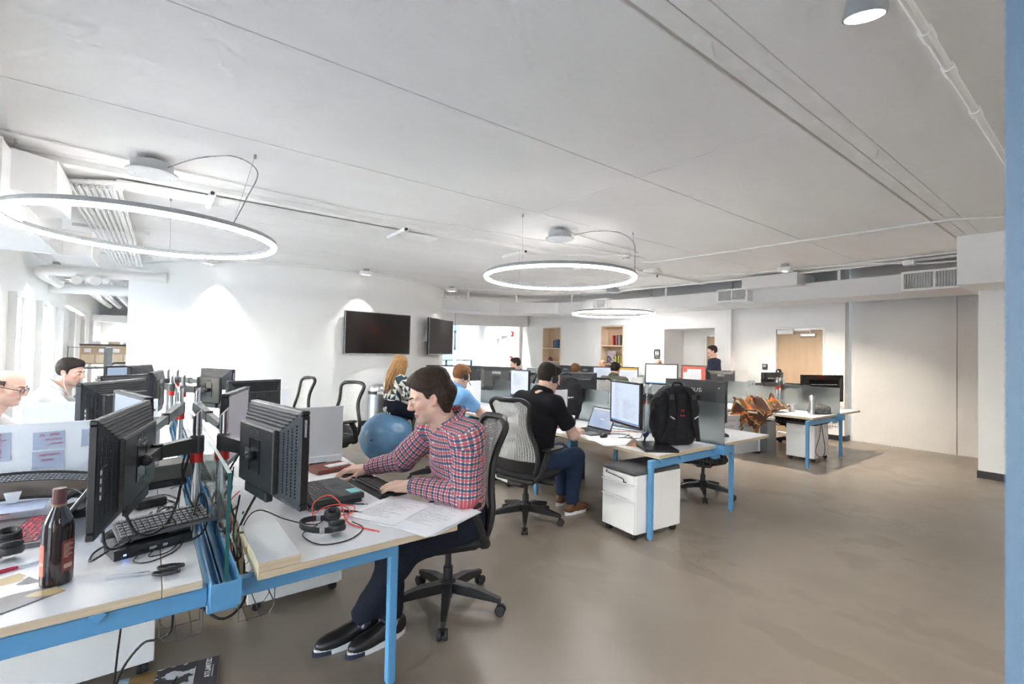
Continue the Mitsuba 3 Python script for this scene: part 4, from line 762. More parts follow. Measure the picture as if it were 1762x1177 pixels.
# ---- chairs: the sitter looks to +y
def make_chair(meshm):
    P = Proto(); WZ = A([.40, .125], [.43, .175], [.47, .205], [.55, .236], [.63, .243], [.72, .220], [.80, .188], [.88, .172], [.96, .183], [1.03, .203], [1.065, .200], [1.09, .165], [1.10, .12])
    YZ = A([.40, -.17], [.47, -.205], [.6, -.225], [.7, -.222], [.85, -.245], [1.0, -.285], [1.1, -.325])
    wz = lambda z: np.interp(z, WZ[:, 0], WZ[:, 1]); yz = lambda z: np.interp(z, YZ[:, 0], YZ[:, 1])
    pos = lambda s, z: (s * wz(z), yz(z) + .045 * s * s, z)
    zs = WZ[:, 0]
    loop = [pos(1, z) for z in zs] + [pos(-.6, 1.104)][:0] + [pos(s, 1.10) for s in (.5, 0, -.5)] + [pos(-1, z) for z in zs[::-1]] + [pos(s, .40) for s in (-.5, 0, .5)]
    L = np.array(loop); LL = curve(np.vstack([L, L[:1]]), 3)[:-1]
    P.add('back_frame', tube(LL, .021, 8, closed=True), 'chair_black')
    lo, hi = .575, 1.085; ms = []
    for s in np.linspace(-.90, .90, 19):
        zz = np.linspace(lo, hi, 15); c = np.array([pos(s, z) for z in zz]); w = .0065 * wz(zz) / .2
        ms.append((np.vstack([c - np.outer(w, [1, 0, 0]), c + np.outer(w, [1, 0, 0])]), np.array([[i, 15 + i, 16 + i, i + 1] for i in range(14)])))
    for z in np.linspace(lo, hi, 40):
        ss = np.linspace(-.97, .97, 9); c = np.array([pos(s, z) for s in ss]); d = A(0, -.0012, .0033)
        ms.append((np.vstack([c - d - A(0, .0015, 0), c + d - A(0, .0015, 0)]), np.array([[i, i + 1, 10 + i, 9 + i] for i in range(8)])))
    P.add('back_mesh', cat(*ms), meshm, smooth=True)
    g = grid(lambda u, v: pos(2 * u - 1, .485 + .095 * v), 9, 4); P.add('lower_plate', thick(g[0], g[1], .018), 'chair_black')
    S = rrect(.49, .46, .11, 6, 0, .03); sh = lambda k, z: np.array([(x * k, .03 + (y - .03) * k, z) for x, y in S])
    P.add('seat', hull(np.vstack([sh(.86, .415), sh(1, .435), sh(1, .462), sh(.93, .485), sh(.7, .495)])), 'seat_fabric', smooth=50)
    P.add('seat_shell', hull(np.vstack([sh(.6, .375), sh(.92, .41), sh(.96, .436)])), 'chair_black', smooth=50)
    for s in (-1, 1):
        ar = P.add('armrest', hull(np.vstack([[(s * .265 + x, .03 + y, z) for x, y in rrect(.085 - e, .27 - e, .035, 5)] for e, z in ((.03, .655), (0, .664), (0, .676), (.02, .684))])), 'chair_black', smooth=50)
        P.add('armrest_post', tube(curve([(s * .20, -.16, .42), (s * .235, -.13, .47), (s * .262, -.09, .57), (s * .268, -.04, .655)], 5), np.interp(np.linspace(0, 1, 16), [0, .5, 1], [.030, .026, .032]), 8), 'chair_black')
    P.add('tilt_mechanism', cat(bx(-.09, .09, -.17, .13, .335, .40, .02), bx(-.20, .20, -.19, -.13, .385, .425, .012)), 'black_plastic')
    P.add('tilt_lever', tube([(.08, .02, .36), (.20, .03, .355), (.27, .03, .36)], .008, 6), 'black_plastic')
    P.add('gas_lift', cat(cyl((0, 0, .20), (0, 0, .36), .018), cyl((0, 0, .055), (0, 0, .235), .028)), 'black_plastic')
    P.add('hub', mv(lathe([(0, .085), (.045, .085), (.052, .10), (.048, .15), (.035, .165), (0, .165)], 20)), 'chair_black')
    for i in range(5):
        a = 2 * PI * i / 5 + .3; u = A(math.cos(a), math.sin(a), 0); v = A(-u[1], u[0], 0); z = A(0, 0, 1)
        lg = P.add('base_leg', hull([u * .03 + v * y + z * (.095 + h) for y in (-.03, .03) for h in (0, .055)] + [u * .17 + v * y + z * (.095 + h) for y in (-.023, .023) for h in (0, .042)] + [u * .325 + v * y + z * (.068 + h) for y in (-.013, .013) for h in (0, .026)]), 'chair_black')
        P.add('caster', cat(*[tf(lathe([(0, -.0095), (.024, -.0095), (.0285, -.006), (.0285, .006), (.024, .0095), (0, .0095)], 16), frame(u * .325 + v * q + z * .0285, v * 0 + u, z, -v if q < 0 else v)) for q in (-.017, .017)], cyl(u * .315 + z * .03, u * .315 + z * .075, .009, 8), beam(u * .325 - v * .012 + z * .0285, u * .325 + v * .012 + z * .0285, .012, .012)), 'rubber', under=lg)
    return P
CH_L, CH_D = make_chair('mesh_grey'), make_chair('mesh_dark')
def chair(p, rz, label, dark=False, s=1.0, group=None):
    return (CH_D if dark else CH_L).place('office_chair', label, 'chair', mat((*p, 0), rz=rz, s=s), group)
chair((1.47, 2.58), 1.32, 'black office chair with dark mesh back that the man in plaid sits on', True, 1.06)
chair((2.80, 3.47), -1.30, 'black office chair with pale mesh back that the man in the black polo sits on', False, 1.06)
chair((1.72, 5.95), 1.95, 'empty mesh back chair right of the pale divider, before the exercise ball', False, 1.05)
chair((1.42, 7.1), 1.75, 'empty mesh back chair behind the divider with the red sign', False, 1.05)
chair((-1.25, 7.05), -1.25, 'mesh back chair behind the man in the white shirt', True)
chair((-1.36, 5.40), -1.35, 'mesh back chair of the bald man with glasses', True)
chair((5.02, 2.98), 2.2, 'black office chair under the right side of the middle bench', True)
chair((9.2, 3.75), 1.9, 'black office chair under the far right bench', True)
chair((6.55, 5.75), -1.35, 'mesh back chair of the man in the olive shirt', False, 1.05)
chair((2.75, 5.15), -1.3, 'mesh back chair of the man in the blue polo', True, 1.02)

for p, r, lab in (((6.05, 7.75), 1.2, 'office chair of the dark haired man behind the middle bench'), ((6.62, 6.75), -1.2, 'office chair of the brown haired woman'), ((9.9, 8.85), 1.5, 'office chair of the far bald man'), ((9.85, 7.0), 1.5, 'office chair of the man behind the large white screen')): chair(p, r, lab, True, 1.03)
# ---- drawer pedestals
def pedestal(label, p, rz, w=.39, d=.55, h=.53, cushion=True, drawers=True):
    t = thing('drawer_pedestal', label, 'pedestal', None, mat((*p, 0), rz=rz))
    part(t, 'cabinet', bx(-w / 2, w / 2, -d / 2 + .02, d / 2, .055, h, .003), 'white_paint')
    if drawers:
        z = [.058, .345, .475, h]
        for a, b in zip(z[:-1], z[1:]):
            k = part(t, 'drawer', bx(-w / 2 + .003, w / 2 - .003, -d / 2, -d / 2 + .022, a + .002, b - (.006 if b < h else .002), .002), 'white_paint')
            if b < h: part(k, 'pull', bx(-w / 2 + .003, w / 2 - .003, -d / 2 - .016, -d / 2 + .004, b - .014, b - .006, .002), 'galv')
    if cushion: part(t, 'cushion', bx(-w / 2, w / 2, -d / 2, d / 2, h, h + .04, .012), 'cushion_grey', smooth=50)
    for x in (-w / 2 + .045, w / 2 - .045):
        for y in (-d / 2 + .05, d / 2 - .05): part(t, 'caster', cat(*[tf(lathe([(0, -.01), (.024, -.01), (.027, 0), (.024, .01), (0, .01)], 14), frame(A(x + q, y, .027), A(0, 1, 0), A(0, 0, 1), A(1, 0, 0))) for q in (-.012, .012)], bx(x - .02, x + .02, y - .02, y + .02, .045, .057)), 'rubber')
    return t
k = pedestal('white drawer pedestal with a grey cushion top under the middle bench', (3.56, 2.72), -PI / 2 - .08, w=.39, d=.60, h=.555)
part(k, 'hook', tube(curve([(-.12, -.31, .55), (-.12, -.325, .535), (-.02, -.33, .53), (.09, -.33, .515), (.10, -.335, .495), (.125, -.33, .495)], 4), .005, 6), 'black_plastic')
pedestal('white drawer pedestal under the left half of the near bench', (-.28, 3.10), 0, w=.58, d=.5, h=.50, cushion=False, drawers=False)
pedestal('white drawer pedestal behind the chair under the middle bench', (3.55, 4.6), -PI / 2, cushion=False)
pedestal('white pedestal under the far right bench with a cable hanging before it', (8.28, 3.12), .04, w=.6, d=.42, h=.56, cushion=True, drawers=False)
pedestal('white drawer pedestal under the right half of the near bench', (.72, 3.35), PI / 2, cushion=False)
# ================================================================ PEOPLE
def nets(f, lo, hi, h):
    """The zero surface of f (negative inside) as a closed mesh, by surface nets."""
    lo, hi = np.asarray(lo, float), np.asarray(hi, float); n = np.ceil((hi - lo) / h).astype(int) + 1
    ax = [lo[k] + h * np.arange(n[k]) for k in range(3)]
    D = np.empty(n)
    Y, Z = np.meshgrid(ax[1], ax[2], indexing='ij')
    step = max(1, 400000 // (n[1] * n[2]))
    for i in range(0, n[0], step):
        xs = ax[0][i:i + step]; P = np.empty((len(xs), n[1], n[2], 3)); P[..., 0] = xs[:, None, None]; P[..., 1] = Y; P[..., 2] = Z
        D[i:i + step] = f(P.reshape(-1, 3)).reshape(len(xs), n[1], n[2])
    s = D < 0; c = n - 1
    acc, cnt = np.zeros((*c, 3)), np.zeros(c)
    for axis in range(3):
        a = [slice(None)] * 3; b = [slice(None)] * 3; a[axis] = slice(0, -1); b[axis] = slice(1, None)
        da, db = D[tuple(a)], D[tuple(b)]; x = (da < 0) != (db < 0); t = np.where(x, da / np.where(x, da - db, 1), 0)
        o1, o2 = [k for k in range(3) if k != axis]
        for p in (0, 1):
            for q in (0, 1):
                sl = [slice(None)] * 3; sl[o1] = slice(p, p + c[o1]); sl[o2] = slice(q, q + c[o2]); sl = tuple(sl)
                xx, tt = x[sl], t[sl]; cnt += xx
                acc[..., axis] += np.where(xx, tt, 0); acc[..., o1] += xx * p; acc[..., o2] += xx * q
    on = cnt > 0; idx = -np.ones(c, int); idx[on] = np.arange(on.sum())
    V = (np.argwhere(on) + acc[on] / cnt[on][:, None]) * h + lo; F = []
    for axis in range(3):
        a = [slice(1, -1)] * 3; b = [slice(1, -1)] * 3; a[axis] = slice(0, -1); b[axis] = slice(1, None)
        sa, sb = s[tuple(a)], s[tuple(b)]; o1, o2 = (axis + 1) % 3, (axis + 2) % 3
        for inside_first in (True, False):
            w = np.argwhere(sa & ~sb if inside_first else ~sa & sb)
            if not len(w): continue
            w = w + 1; w[:, axis] -= 1
            e1, e2 = np.eye(3, dtype=int)[o1], np.eye(3, dtype=int)[o2]
            q = [w - e1 - e2, w - e2, w, w - e1]; q = np.stack([idx[tuple(k.T)] for k in q], 1)
            F.append(q if inside_first else q[:, ::-1])
    F = np.vstack(F); return V, np.vstack([F[:, [0, 1, 2]], F[:, [0, 2, 3]]])
def rc(p, a, b, ra, rb):
    a, b = np.asarray(a, float), np.asarray(b, float); d = b - a; t = np.clip((p - a) @ d / max(d @ d, 1e-9), 0, 1)
    return np.linalg.norm(p - a - t[:, None] * d, axis=1) - (ra + (rb - ra) * t)
def ell(p, c, r):
    q = p - np.asarray(c, float); r = np.asarray(r, float); k0 = np.linalg.norm(q / r, axis=1); k1 = np.linalg.norm(q / r ** 2, axis=1)
    return k0 * (k0 - 1) / np.maximum(k1, 1e-9)
def smin(a, b, k): h = np.maximum(k - np.abs(a - b), 0) / k; return np.minimum(a, b) - h * h * k / 4
def smax(a, b, k): return -smin(-a, -b, k)
def skull(p):
    q = p * A(1, 1, 1); q = q.copy(); q[:, 0] = np.abs(q[:, 0])
    d = ell(q, (0, -.012, .035), (.074, .094, .083)); d = smin(d, ell(q, (0, .016, -.035), (.060, .066, .078)), .03)
    d = smin(d, rc(q, (.044, -.008, -.058), (.018, .060, -.098), .018, .016), .03); return smin(d, rc(q, (0, .066, -.099), (0, .07, -.097), .017, .016), .02)
def head_sdf(p, female=False, lid=.0030):
    q = p.copy(); q[:, 0] = np.abs(q[:, 0]); d = skull(p)
    d = smin(d, ell(q, (.040, .052, -.016), (.022, .022, .020)), .02)
    d = smin(d, rc(q, (.006, .082, .021), (.046, .062, .024), .010, .009), .016)
    d = smax(d, -ell(q, (.031, .094, .003), (.018, .014, .012)), .010)
    d = smin(d, ell(q, (.031, .071, .002), (.0165, .0165, .0135)), .005)
    d = smin(d, rc(q, (0, .083, .016), (0, .1045, -.022), .0090, .0112), .016); d = smin(d, rc(q, (.0105, .095, -.0285), (.0135, .090, -.029), .0082, .0070), .009)
    d = smin(d, rc(q, (0, .0845, -.0565), (.020, .075, -.0605), .0058, .0032), .009); d = smin(d, rc(q, (0, .0835, -.0695), (.016, .076, -.0675), .0064, .004), .009)
    d = smax(d, -rc(q, (0, .0915, -.0630), (.021, .081, -.0635), .0018, .0012), .003)
    d = smax(d, -ell(q, (.031, .089, -.0005), (.0125, .007, lid)), .0015)
    e = q - A(.077, -.012, -.004); e = np.stack([e[:, 0] * .95 + e[:, 1] * .3, e[:, 1] * .95 - e[:, 0] * .3 + .25 * e[:, 2], e[:, 2]], 1)
    ear = ell(e, (0, 0, 0), (.0085, .0185, .031)); ear = smax(ear, -ell(e, (.009, .002, .003), (.007, .011, .019)), .004)
    d = smin(d, ear, .006)
    return smin(d, rc(p, (0, -.022, -.05), (0, -.050, -.19), .052 if female else .057, .058 if female else .066), .035)
def hairline(y, kind):
    if kind == 'swept': return np.interp(y, [-.12, -.07, -.045, -.034, -.02, .006, .012, .020, .03, .055, .075, .1], [-.095, -.105, -.085, -.05, .018, .012, .0, .008, .040, .058, .080, .092])
    if kind == 'short': return np.interp(y, [-.12, -.07, -.045, -.034, -.02, .004, .010, .018, .026, .05, .075, .1], [-.07, -.075, -.068, -.045, .022, .018, -.012, -.005, .035, .052, .070, .080])
    if kind == 'bald': return np.interp(y, [-.12, -.07, -.04, -.03, -.02, .006, .014, .02], [-.075, -.07, -.065, -.045, .022, .02, .005, .2])
    return np.interp(y, [-.12, -.03, .0, .03, .06, .09], [-.2, -.2, -.06, .0, .055, .075])
def hair_sdf(p, kind):
    d = skull(p); x, y, z = p.T; ax = np.abs(x)
    flow = y * .8 + z * .5
    strand = meshkit.fbm(np.stack([x * 90 + 8 * meshkit.noise(p * 18), (z - .35 * y) * 170, flow * 12], 1), 2, 3) - .5
    tuft = meshkit.fbm(np.stack([x * 26, (z - .3 * y) * 40, flow * 10], 1), 3, 5) - .5
    top = np.clip((z - .04) / .08, 0, 1); back = np.clip((-y - .02) / .06, 0, 1)
    th = {'swept': .012 + .022 * top + .024 * back * np.clip((.06 - z) / .05, 0, 1) + .008 * back, 'short': .008 + .015 * top + .010 * top * np.clip((y - .02) / .05, 0, 1) + .003 * back, 'bald': .005 + 0 * z, 'long': .013 + .008 * top + .012 * back}[kind]
    th = th + strand * (.0065 if kind != 'bald' else .002) + tuft * (.008 if kind in ('swept', 'long') else .005)
    m = hairline(y, kind) - z
    if kind == 'bald': m = np.maximum(m, z - .055 - .0 * y)
    if kind in ('short', 'swept'): m = m + np.where(y > .03, .006 * np.cos(ax * 60), 0) * 0
    return smax(d - th, m + tuft * .010, .012)
def hand_sdf(p, curl, spread=1.0, thumb=0.0):
    """Left or right by mirroring y outside: wrist at 0, fingers along x, thumb on +y, back of the hand +z."""
    d = np.full(len(p), 9.0); ys = A(.030, .010, -.011, -.030); ln = A(.071, .080, .074, .058); r0 = A(.0088, .0090, .0086, .0078)
    for i in range(4):
        m = A(.092 - .004 * abs(i - 1), ys[i], .002 - .002 * abs(i - 1.5)); d = smin(d, rc(p, (.008, ys[i] * .62, -.002), m, .0155, .0112), .014)
    d = smin(d, rc(p, (.02, .020, -.012), (.05, .028, -.014), .016, .012), .015); d = smin(d, rc(p, (.02, -.022, -.010), (.06, -.026, -.010), .013, .010), .015)
    fg = np.full(len(p), 9.0)
    for i in range(4):
        o, a = A(.092 - .004 * abs(i - 1), ys[i], .002 - .002 * abs(i - 1.5)), 0.0; c = curl[i] if np.ndim(curl) else curl
        sp = (1.5 - i) * .07 * spread
        f = np.full(len(p), 9.0)
        for seg, (fr, w, s) in enumerate(((.46, .62, 1.0), (.31, .95, .93), (.23, .55, .86))):
            a += c * w; e = o + ln[i] * fr * A(math.cos(a) * math.cos(sp), math.cos(a) * math.sin(sp), -math.sin(a)); f = smin(f, rc(p, o, e, r0[i] * s * (1.06 if seg == 0 else 1.0), r0[i] * s * .90), .003); o = e
        fg = np.minimum(fg, f)
    d = smin(d, fg, .006)
    t0, t1 = A(.018, .026, -.010), A(.050, .050 + thumb * .01, -.020); t2 = t1 + A(.030, .006 + thumb * .01, -.006); t3 = t2 + A(.024, -.002, -.004)
    th = smin(smin(rc(p, t0, t1, .0145, .0112), rc(p, t1, t2, .0108, .0092), .004), rc(p, t2, t3, .0092, .0074), .003)
    return smin(d, th, .010)
def skin_colors(V, tone, local=None, stubble=0.0):
    c = np.tile(np.asarray(tone, float), (len(V), 1)); n = meshkit.fbm(V * 60, 2, 4)[:, None] - .5; c = c * (1 + .10 * n)
    if local is not None:
        q = local.copy(); ax = np.abs(q[:, 0]); g = lambda c0, r: np.exp(-(((np.stack([ax, q[:, 1], q[:, 2]], 1) - A(*c0)) / A(*r)) ** 2).sum(1))[:, None]
        red = np.asarray(tone) * A(1.02, .72, .70)
        for c0, r, k in (((.045, .06, -.03), (.022, .03, .02), .55), ((0, .108, -.027), (.014, .014, .014), .6), ((.082, -.01, -.004), (.016, .02, .03), .55)): c = c + (red - c) * g(c0, r) * k
        lip = np.clip(1 - np.abs(q[:, 2] + .0632) / .011, 0, 1)[:, None] * (ax < .022)[:, None] * (q[:, 1] > .078)[:, None]; c = c + (np.asarray(tone) * A(.86, .50, .50) - c) * lip * .9
        if stubble:
            jaw = np.clip((-.045 - q[:, 2]) / .03, 0, 1) * np.clip((q[:, 1] + .0) / .03, 0, 1) * np.clip((.135 + q[:, 2]) / .02, 0, 1); sp = meshkit.noise(V * 900, 9); c = c * (1 - (jaw * stubble * (.55 + .6 * sp))[:, None] * A(.75, .72, .66))
    return np.clip(c, 0, 1)
scene['skin'] = {'type': 'twosided', 'bsdf': {'type': 'principled', 'base_color': {'type': 'mesh_attribute', 'name': 'vertex_color'}, 'roughness': .48, 'specular': .4}}
def hair_mat(name, c): mat_(name, proc(lambda p, n, uv: mix([x * .65 for x in c], [min(1, x * 1.35) for x in c], fbm(p.x * 120, p.y * 120, p.z * 28, octaves=2))), .62, spec=.22)
SKIN = (0.62, 0.40, 0.315)
def mesh_uv(V, F, u, period):
    """Cuts the mesh where u wraps by its period."""
    U = u[F]; hi = U.max(1, keepdims=True); far = (hi - U) > period / 2
    F = F.copy(); add, uu = [], list(u)
    seen = {}
    for i, j in np.argwhere(far):
        v = int(F[i, j])
        if v not in seen: seen[v] = len(V) + len(add); add.append(v); uu.append(u[v] + period)
        F[i, j] = seen[v]
    return (np.vstack([V, V[add]]) if add else V), F, np.array(uu), np.array(list(range(len(V))) + add)
def seg_param(V, P):
    """Distance along the polyline P of the nearest point, and that point with its direction."""
    P = [np.asarray(x, float) for x in P]; best = np.full(len(V), 9e9); t_ = np.zeros(len(V)); c_ = np.zeros_like(V); d_ = np.zeros_like(V); s = 0.0
    for a, b in zip(P[:-1], P[1:]):
        d = b - a; L = np.linalg.norm(d); t = np.clip((V - a) @ d / (L * L), 0, 1); c = a + t[:, None] * d; r = np.linalg.norm(V - c, axis=1); m = r < best
        best[m] = r[m]; t_[m] = s + t[m] * L; c_[m] = c[m]; d_[m] = d / L; s += L
    return t_, c_, d_
def figure(name_label, M, J, look, hairk, hair, shirt, trousers=None, shoes=None, s=1.0, sleeves='long', skin=SKIN, stubble=0.0, res=1.0, head_s=1.0, hands=((.5, .5), (.5, .5)), female=False, wrinkle=1.0, brow=None, collar=True, girth=1.0, hand_dirs=None, group=None, foot_dirs=None, sleeve_seam=None, torso_seam=None, extra=None, lid=.0030, hand_s=1.0, sleeve_g=1.0):
    """A person. J: joints in the local frame (sitter looks to +y): pelvis, chest, neck, head, and (left, right) pairs sho, elb, wri, hip, kne, ank. look: face direction."""
    t = thing('person', name_label, 'person', group, M)
    g = lambda k: A(*J[k]); pel, che, nek, hd = g('pelvis'), g('chest'), g('neck'), g('head')
    sho, elb, wri, hip, kne, ank = [[A(*q) for q in J[k]] for k in ('sho', 'elb', 'wri', 'hip', 'kne', 'ank')]
    F = unit(look); R = unit(np.cross(F, A(0, 0, 1))); U = np.cross(R, F)
    if 'roll' in J: R, U = R * math.cos(J['roll']) + U * math.sin(J['roll']), U * math.cos(J['roll']) - R * math.sin(J['roll'])
    HS = s * head_s; HM = frame(hd, R * HS, F * HS, U * HS); Hi = np.linalg.inv(HM); tol = lambda p: p @ Hi[:3, :3].T + Hi[:3, 3]
    toh = lambda V: V @ HM[:3, :3].T + HM[:3, 3]
    lat = unit(sho[1] - sho[0])
    def torso(p, grow=0.0):
        d = np.full(len(p), 9.0); G = girth
        for a, b, ra, rb in ((pel, pel * .45 + che * .55, .150, .138), (pel * .45 + che * .55, che, .138, .150), (che, nek * .75 + che * .25, .150, .095)):
            ax = unit(b - a); fw = np.cross(ax, lat) ; q = p - a; q = q + np.outer(q @ fw, fw) * .34; q = q - np.outer(q @ lat, lat) * .10
            d = smin(d, rc(q + a, a, b, ra * s * G, rb * s * G) / 1.15, .05)
        d = smin(d, rc(p, sho[0], sho[1], .066 * s, .066 * s), .06); return d - grow
    def arm(p, i, grow=0.0, k=.03): return smin(rc(p, sho[i], elb[i], .062 * s, .047 * s), rc(p, elb[i], wri[i], .047 * s, .029 * s), k) - grow
    def leg(p, i, grow=0.0): return smin(rc(p, hip[i], kne[i], .088 * s, .062 * s), rc(p, kne[i], ank[i], .060 * s, .038 * s), .04) - grow
    # the body, one skin surface: hidden parts coarse, head and hands fine
    parts_, cols = [], []
    def bodyf(p):
        d = torso(p, -.012)
        for i in (0, 1): d = smin(d, arm(p, i, -.004), .03); d = smin(d, leg(p, i, -.008), .03)
        for i in (0, 1): d = smin(d, rc(p, ank[i] - A(0, 0, .03 * s), ank[i] + (A(0, .10, -.078) if foot_dirs is None else A(*foot_dirs[i]) * .10 - A(0, 0, .078)) * s, .028 * s, .016 * s), .02)
        return smin(d, rc(p, che, hd - U * .10 * HS, .058 * s, .050 * s), .03)
    pts = np.array([pel, che, nek, hd, *sho, *elb, *wri, *hip, *kne, *ank])
    V, Fc = nets(bodyf, pts.min(0) - .24 * s, pts.max(0) + .24 * s, .022 * s); parts_.append((V, Fc)); cols.append(skin_colors(V, skin))
    V, Fc = nets(lambda p: head_sdf(p, female, lid), (-.105, -.13, -.215), (.105, .135, .135), .0036 * res); cols.append(skin_colors(V, skin, V, stubble)); parts_.append((toh(V), Fc))
    for i in (0, 1):
        x = unit(wri[i] - elb[i]) if hand_dirs is None else unit(hand_dirs[i][0]); z = A(0, 0, 1) if hand_dirs is None else A(*hand_dirs[i][1]); z = unit(z - x * (z @ x)); y = np.cross(z, x) * (-1 if i == 0 else 1)
        # thumbs point inward: for the left hand (palm down) to the sitter's right
        W = frame(wri[i], x * s * hand_s, y * s * hand_s, z * s * hand_s); Wi = np.linalg.inv(W); c, sp = hands[i]
        e_l = Wi[:3, :3] @ elb[i] + Wi[:3, 3]
        bare = sleeves != 'long'
        def hf(p):
            d = hand_sdf(p, c, 1.0, sp); f = rc(p * A(1, .82, 1.05), A(0, 0, -.002), A(0, 0, -.002) + (e_l * (1.0 if bare else .25)) * A(1, .82, 1.05), .026, .044 if bare else .030)
            if bare: f = smin(f, rc(p, e_l, e_l + (Wi[:3, :3] @ (sho[i] - elb[i])) * .6, .044, .055), .03)
            return smin(d, f, .02)
        ext = np.array([[-.05, -.06, -.10], [.19, .085, .05]]); 
        if bare: q = np.vstack([e_l, e_l + (Wi[:3, :3] @ (sho[i] - elb[i])) * .6]); ext = np.array([np.minimum(ext[0], q.min(0) - .07), np.maximum(ext[1], q.max(0) + .07)])
        V, Fc = nets(hf, ext[0], ext[1], (.0036 if bare else .0030) * res); cols.append(skin_colors(V, skin)); V = V @ W[:3, :3].T + W[:3, 3]
        if np.linalg.det(W[:3, :3]) < 0: Fc = Fc[:, ::-1]
        parts_.append((V, Fc))
    V, Fc = cat(*parts_); body = part(t, 'body', mikit.ply((V, Fc), 'skin', smooth=True, color=np.vstack(cols)), None)
    for sx in (-1, 1):
        for zz in (0,):
            e = part(t, 'eye', tf((trimesh.creation.icosphere(2, .0128).vertices + A(sx * .031, .0725, .001), trimesh.creation.icosphere(2, .0128).faces), HM), 'eye_white'); part(e, 'iris', tf(cyl((sx * .031, .0828, -.001), (sx * .0312, .0857, -.001), .0052, 12), HM), 'iris_dark')
        if brow: part(t, 'eyebrow', tf(tube(curve([(sx * .012, .0925, .0215), (sx * .030, .0860, .0275), (sx * .047, .0700, .0250)], 4), A(.0035, .0042, .0042, .004, .004, .0036, .003, .002, .0012)[:9], 6), HM), hair)
    if hairk:
        lo, hi = ((-.12, -.16, -.13), (.12, .13, .16))
        V, Fc = nets(lambda p: hair_sdf(p, hairk), lo, hi, .0034 * res); part(t, 'hair', (toh(V), Fc), hair, smooth=True)
    # shirt with its sleeves
    fw = unit(np.cross(unit(che - pel), lat)); fw = fw if fw[1] > 0 else -fw
    def cloth(p, a=1.0): return ((meshkit.fbm(p * 7.5 / s, 3, 2) - .5) * .022 + (meshkit.fbm(p * 22 / s, 2, 6) - .5) * .007) * wrinkle * a
    upn = unit(nek - che); Nk = nek + upn * .022 * s
    def shirtf(p):
        d = torso(p, .014 * s) + cloth(p); 
        for i in (0, 1): d = smin(d, rc(p, sho[i], sho[i] * .84 + elb[i] * .16, .080 * s * sleeve_g, .073 * s * sleeve_g) + cloth(p), .03)
        d = smax(d, ((p - Nk) @ unit(upn + fw * .18)), .01)
        return np.maximum(d, -((p - pel) @ unit(che - pel)) - .17 * s)
    pp = np.array([pel, che, nek, *sho]); h = .0105 * s * res
    V, Fc = nets(shirtf, pp.min(0) - .26 * s, pp.max(0) + .20 * s, h)
    tt, cc, dd = seg_param(V, [pel - unit(che - pel) * .2, pel, che, nek + upn * .2]); seam = -fw if torso_seam is None else unit(torso_seam); side = np.cross(unit(nek - pel), seam); r = V - cc; ang = np.arctan2(r @ side, -(r @ seam)) + PI
    nrm = meshkit.arrays((V, Fc), True)[2] @ unit(nek - pel)
    u = ang * .165 * s; V2, F2, u2, src = mesh_uv(V, Fc, u, 2 * PI * .165 * s); v2 = tt[src]
    yoke = nrm[src][F2].mean(1) > .60; ids, inv = np.unique(F2[yoke], return_inverse=True); F2 = np.vstack([F2[~yoke], inv.reshape(-1, 3) + len(V2)])
    u2, v2, src = np.concatenate([u2, (V2[ids] - pel) @ lat]), np.concatenate([v2, (V2[ids] - pel) @ fw]), np.concatenate([src, src[ids]]); V2 = np.vstack([V2, V2[ids]])
    sh = part(t, 'shirt', mikit.ply((V2, F2), shirt, smooth=True, uv=np.stack([u2, v2], 1)), None)
    for i in (0, 1):
        end = {'long': 1.0, 'short': 0.0, 'none': -1}[sleeves]
        if end < 0: continue
        cut = (elb[i] * .30 + wri[i] * .70 * 1.0 if end else sho[i] * .28 + elb[i] * .72); cut = wri[i] * .96 + elb[i] * .04 if end else cut; cd = unit(wri[i] - elb[i]) if end else unit(elb[i] - sho[i])
        def slf(p):
            if end: d = smin(rc(p, sho[i], elb[i], .074 * s * sleeve_g, .060 * s * sleeve_g), rc(p, elb[i], wri[i], .060 * s * sleeve_g, .041 * s), .025)
            else: d = rc(p, sho[i], elb[i], .076 * s, .070 * s)
            d = d + cloth(p + A(3, 1, 2), 1.2 if end else .8)
            return smax(smax(d, (p - cut) @ cd, .004), (sho[i] - p) @ unit(elb[i] - sho[i]) - .015 * s, .004)
        q = np.array([sho[i], elb[i], wri[i]] if end else [sho[i], cut]); V, Fc = nets(slf, q.min(0) - .10 * s, q.max(0) + .10 * s, .0085 * s * res)
        tt, cc, dd = seg_param(V, [sho[i] - (elb[i] - sho[i]) * .2, sho[i], elb[i], wri[i] + (wri[i] - elb[i]) * .2]); ref = A(0, 0, -1) if sleeve_seam is None else A(*sleeve_seam)
        a1 = ref - dd * (dd @ ref)[:, None]; a1 /= np.linalg.norm(a1, axis=1, keepdims=True) + 1e-9; a2 = np.cross(dd, a1); r = V - cc; ang = np.arctan2((r * a2).sum(1), -(r * a1).sum(1)) + PI
        u = ang * .062 * s; V2, F2, u2, src = mesh_uv(V, Fc, u, 2 * PI * .062 * s)
        sl = part(sh, 'sleeve', mikit.ply((V2, F2), shirt, smooth=True, uv=np.stack([u2, tt[src]], 1)), None)
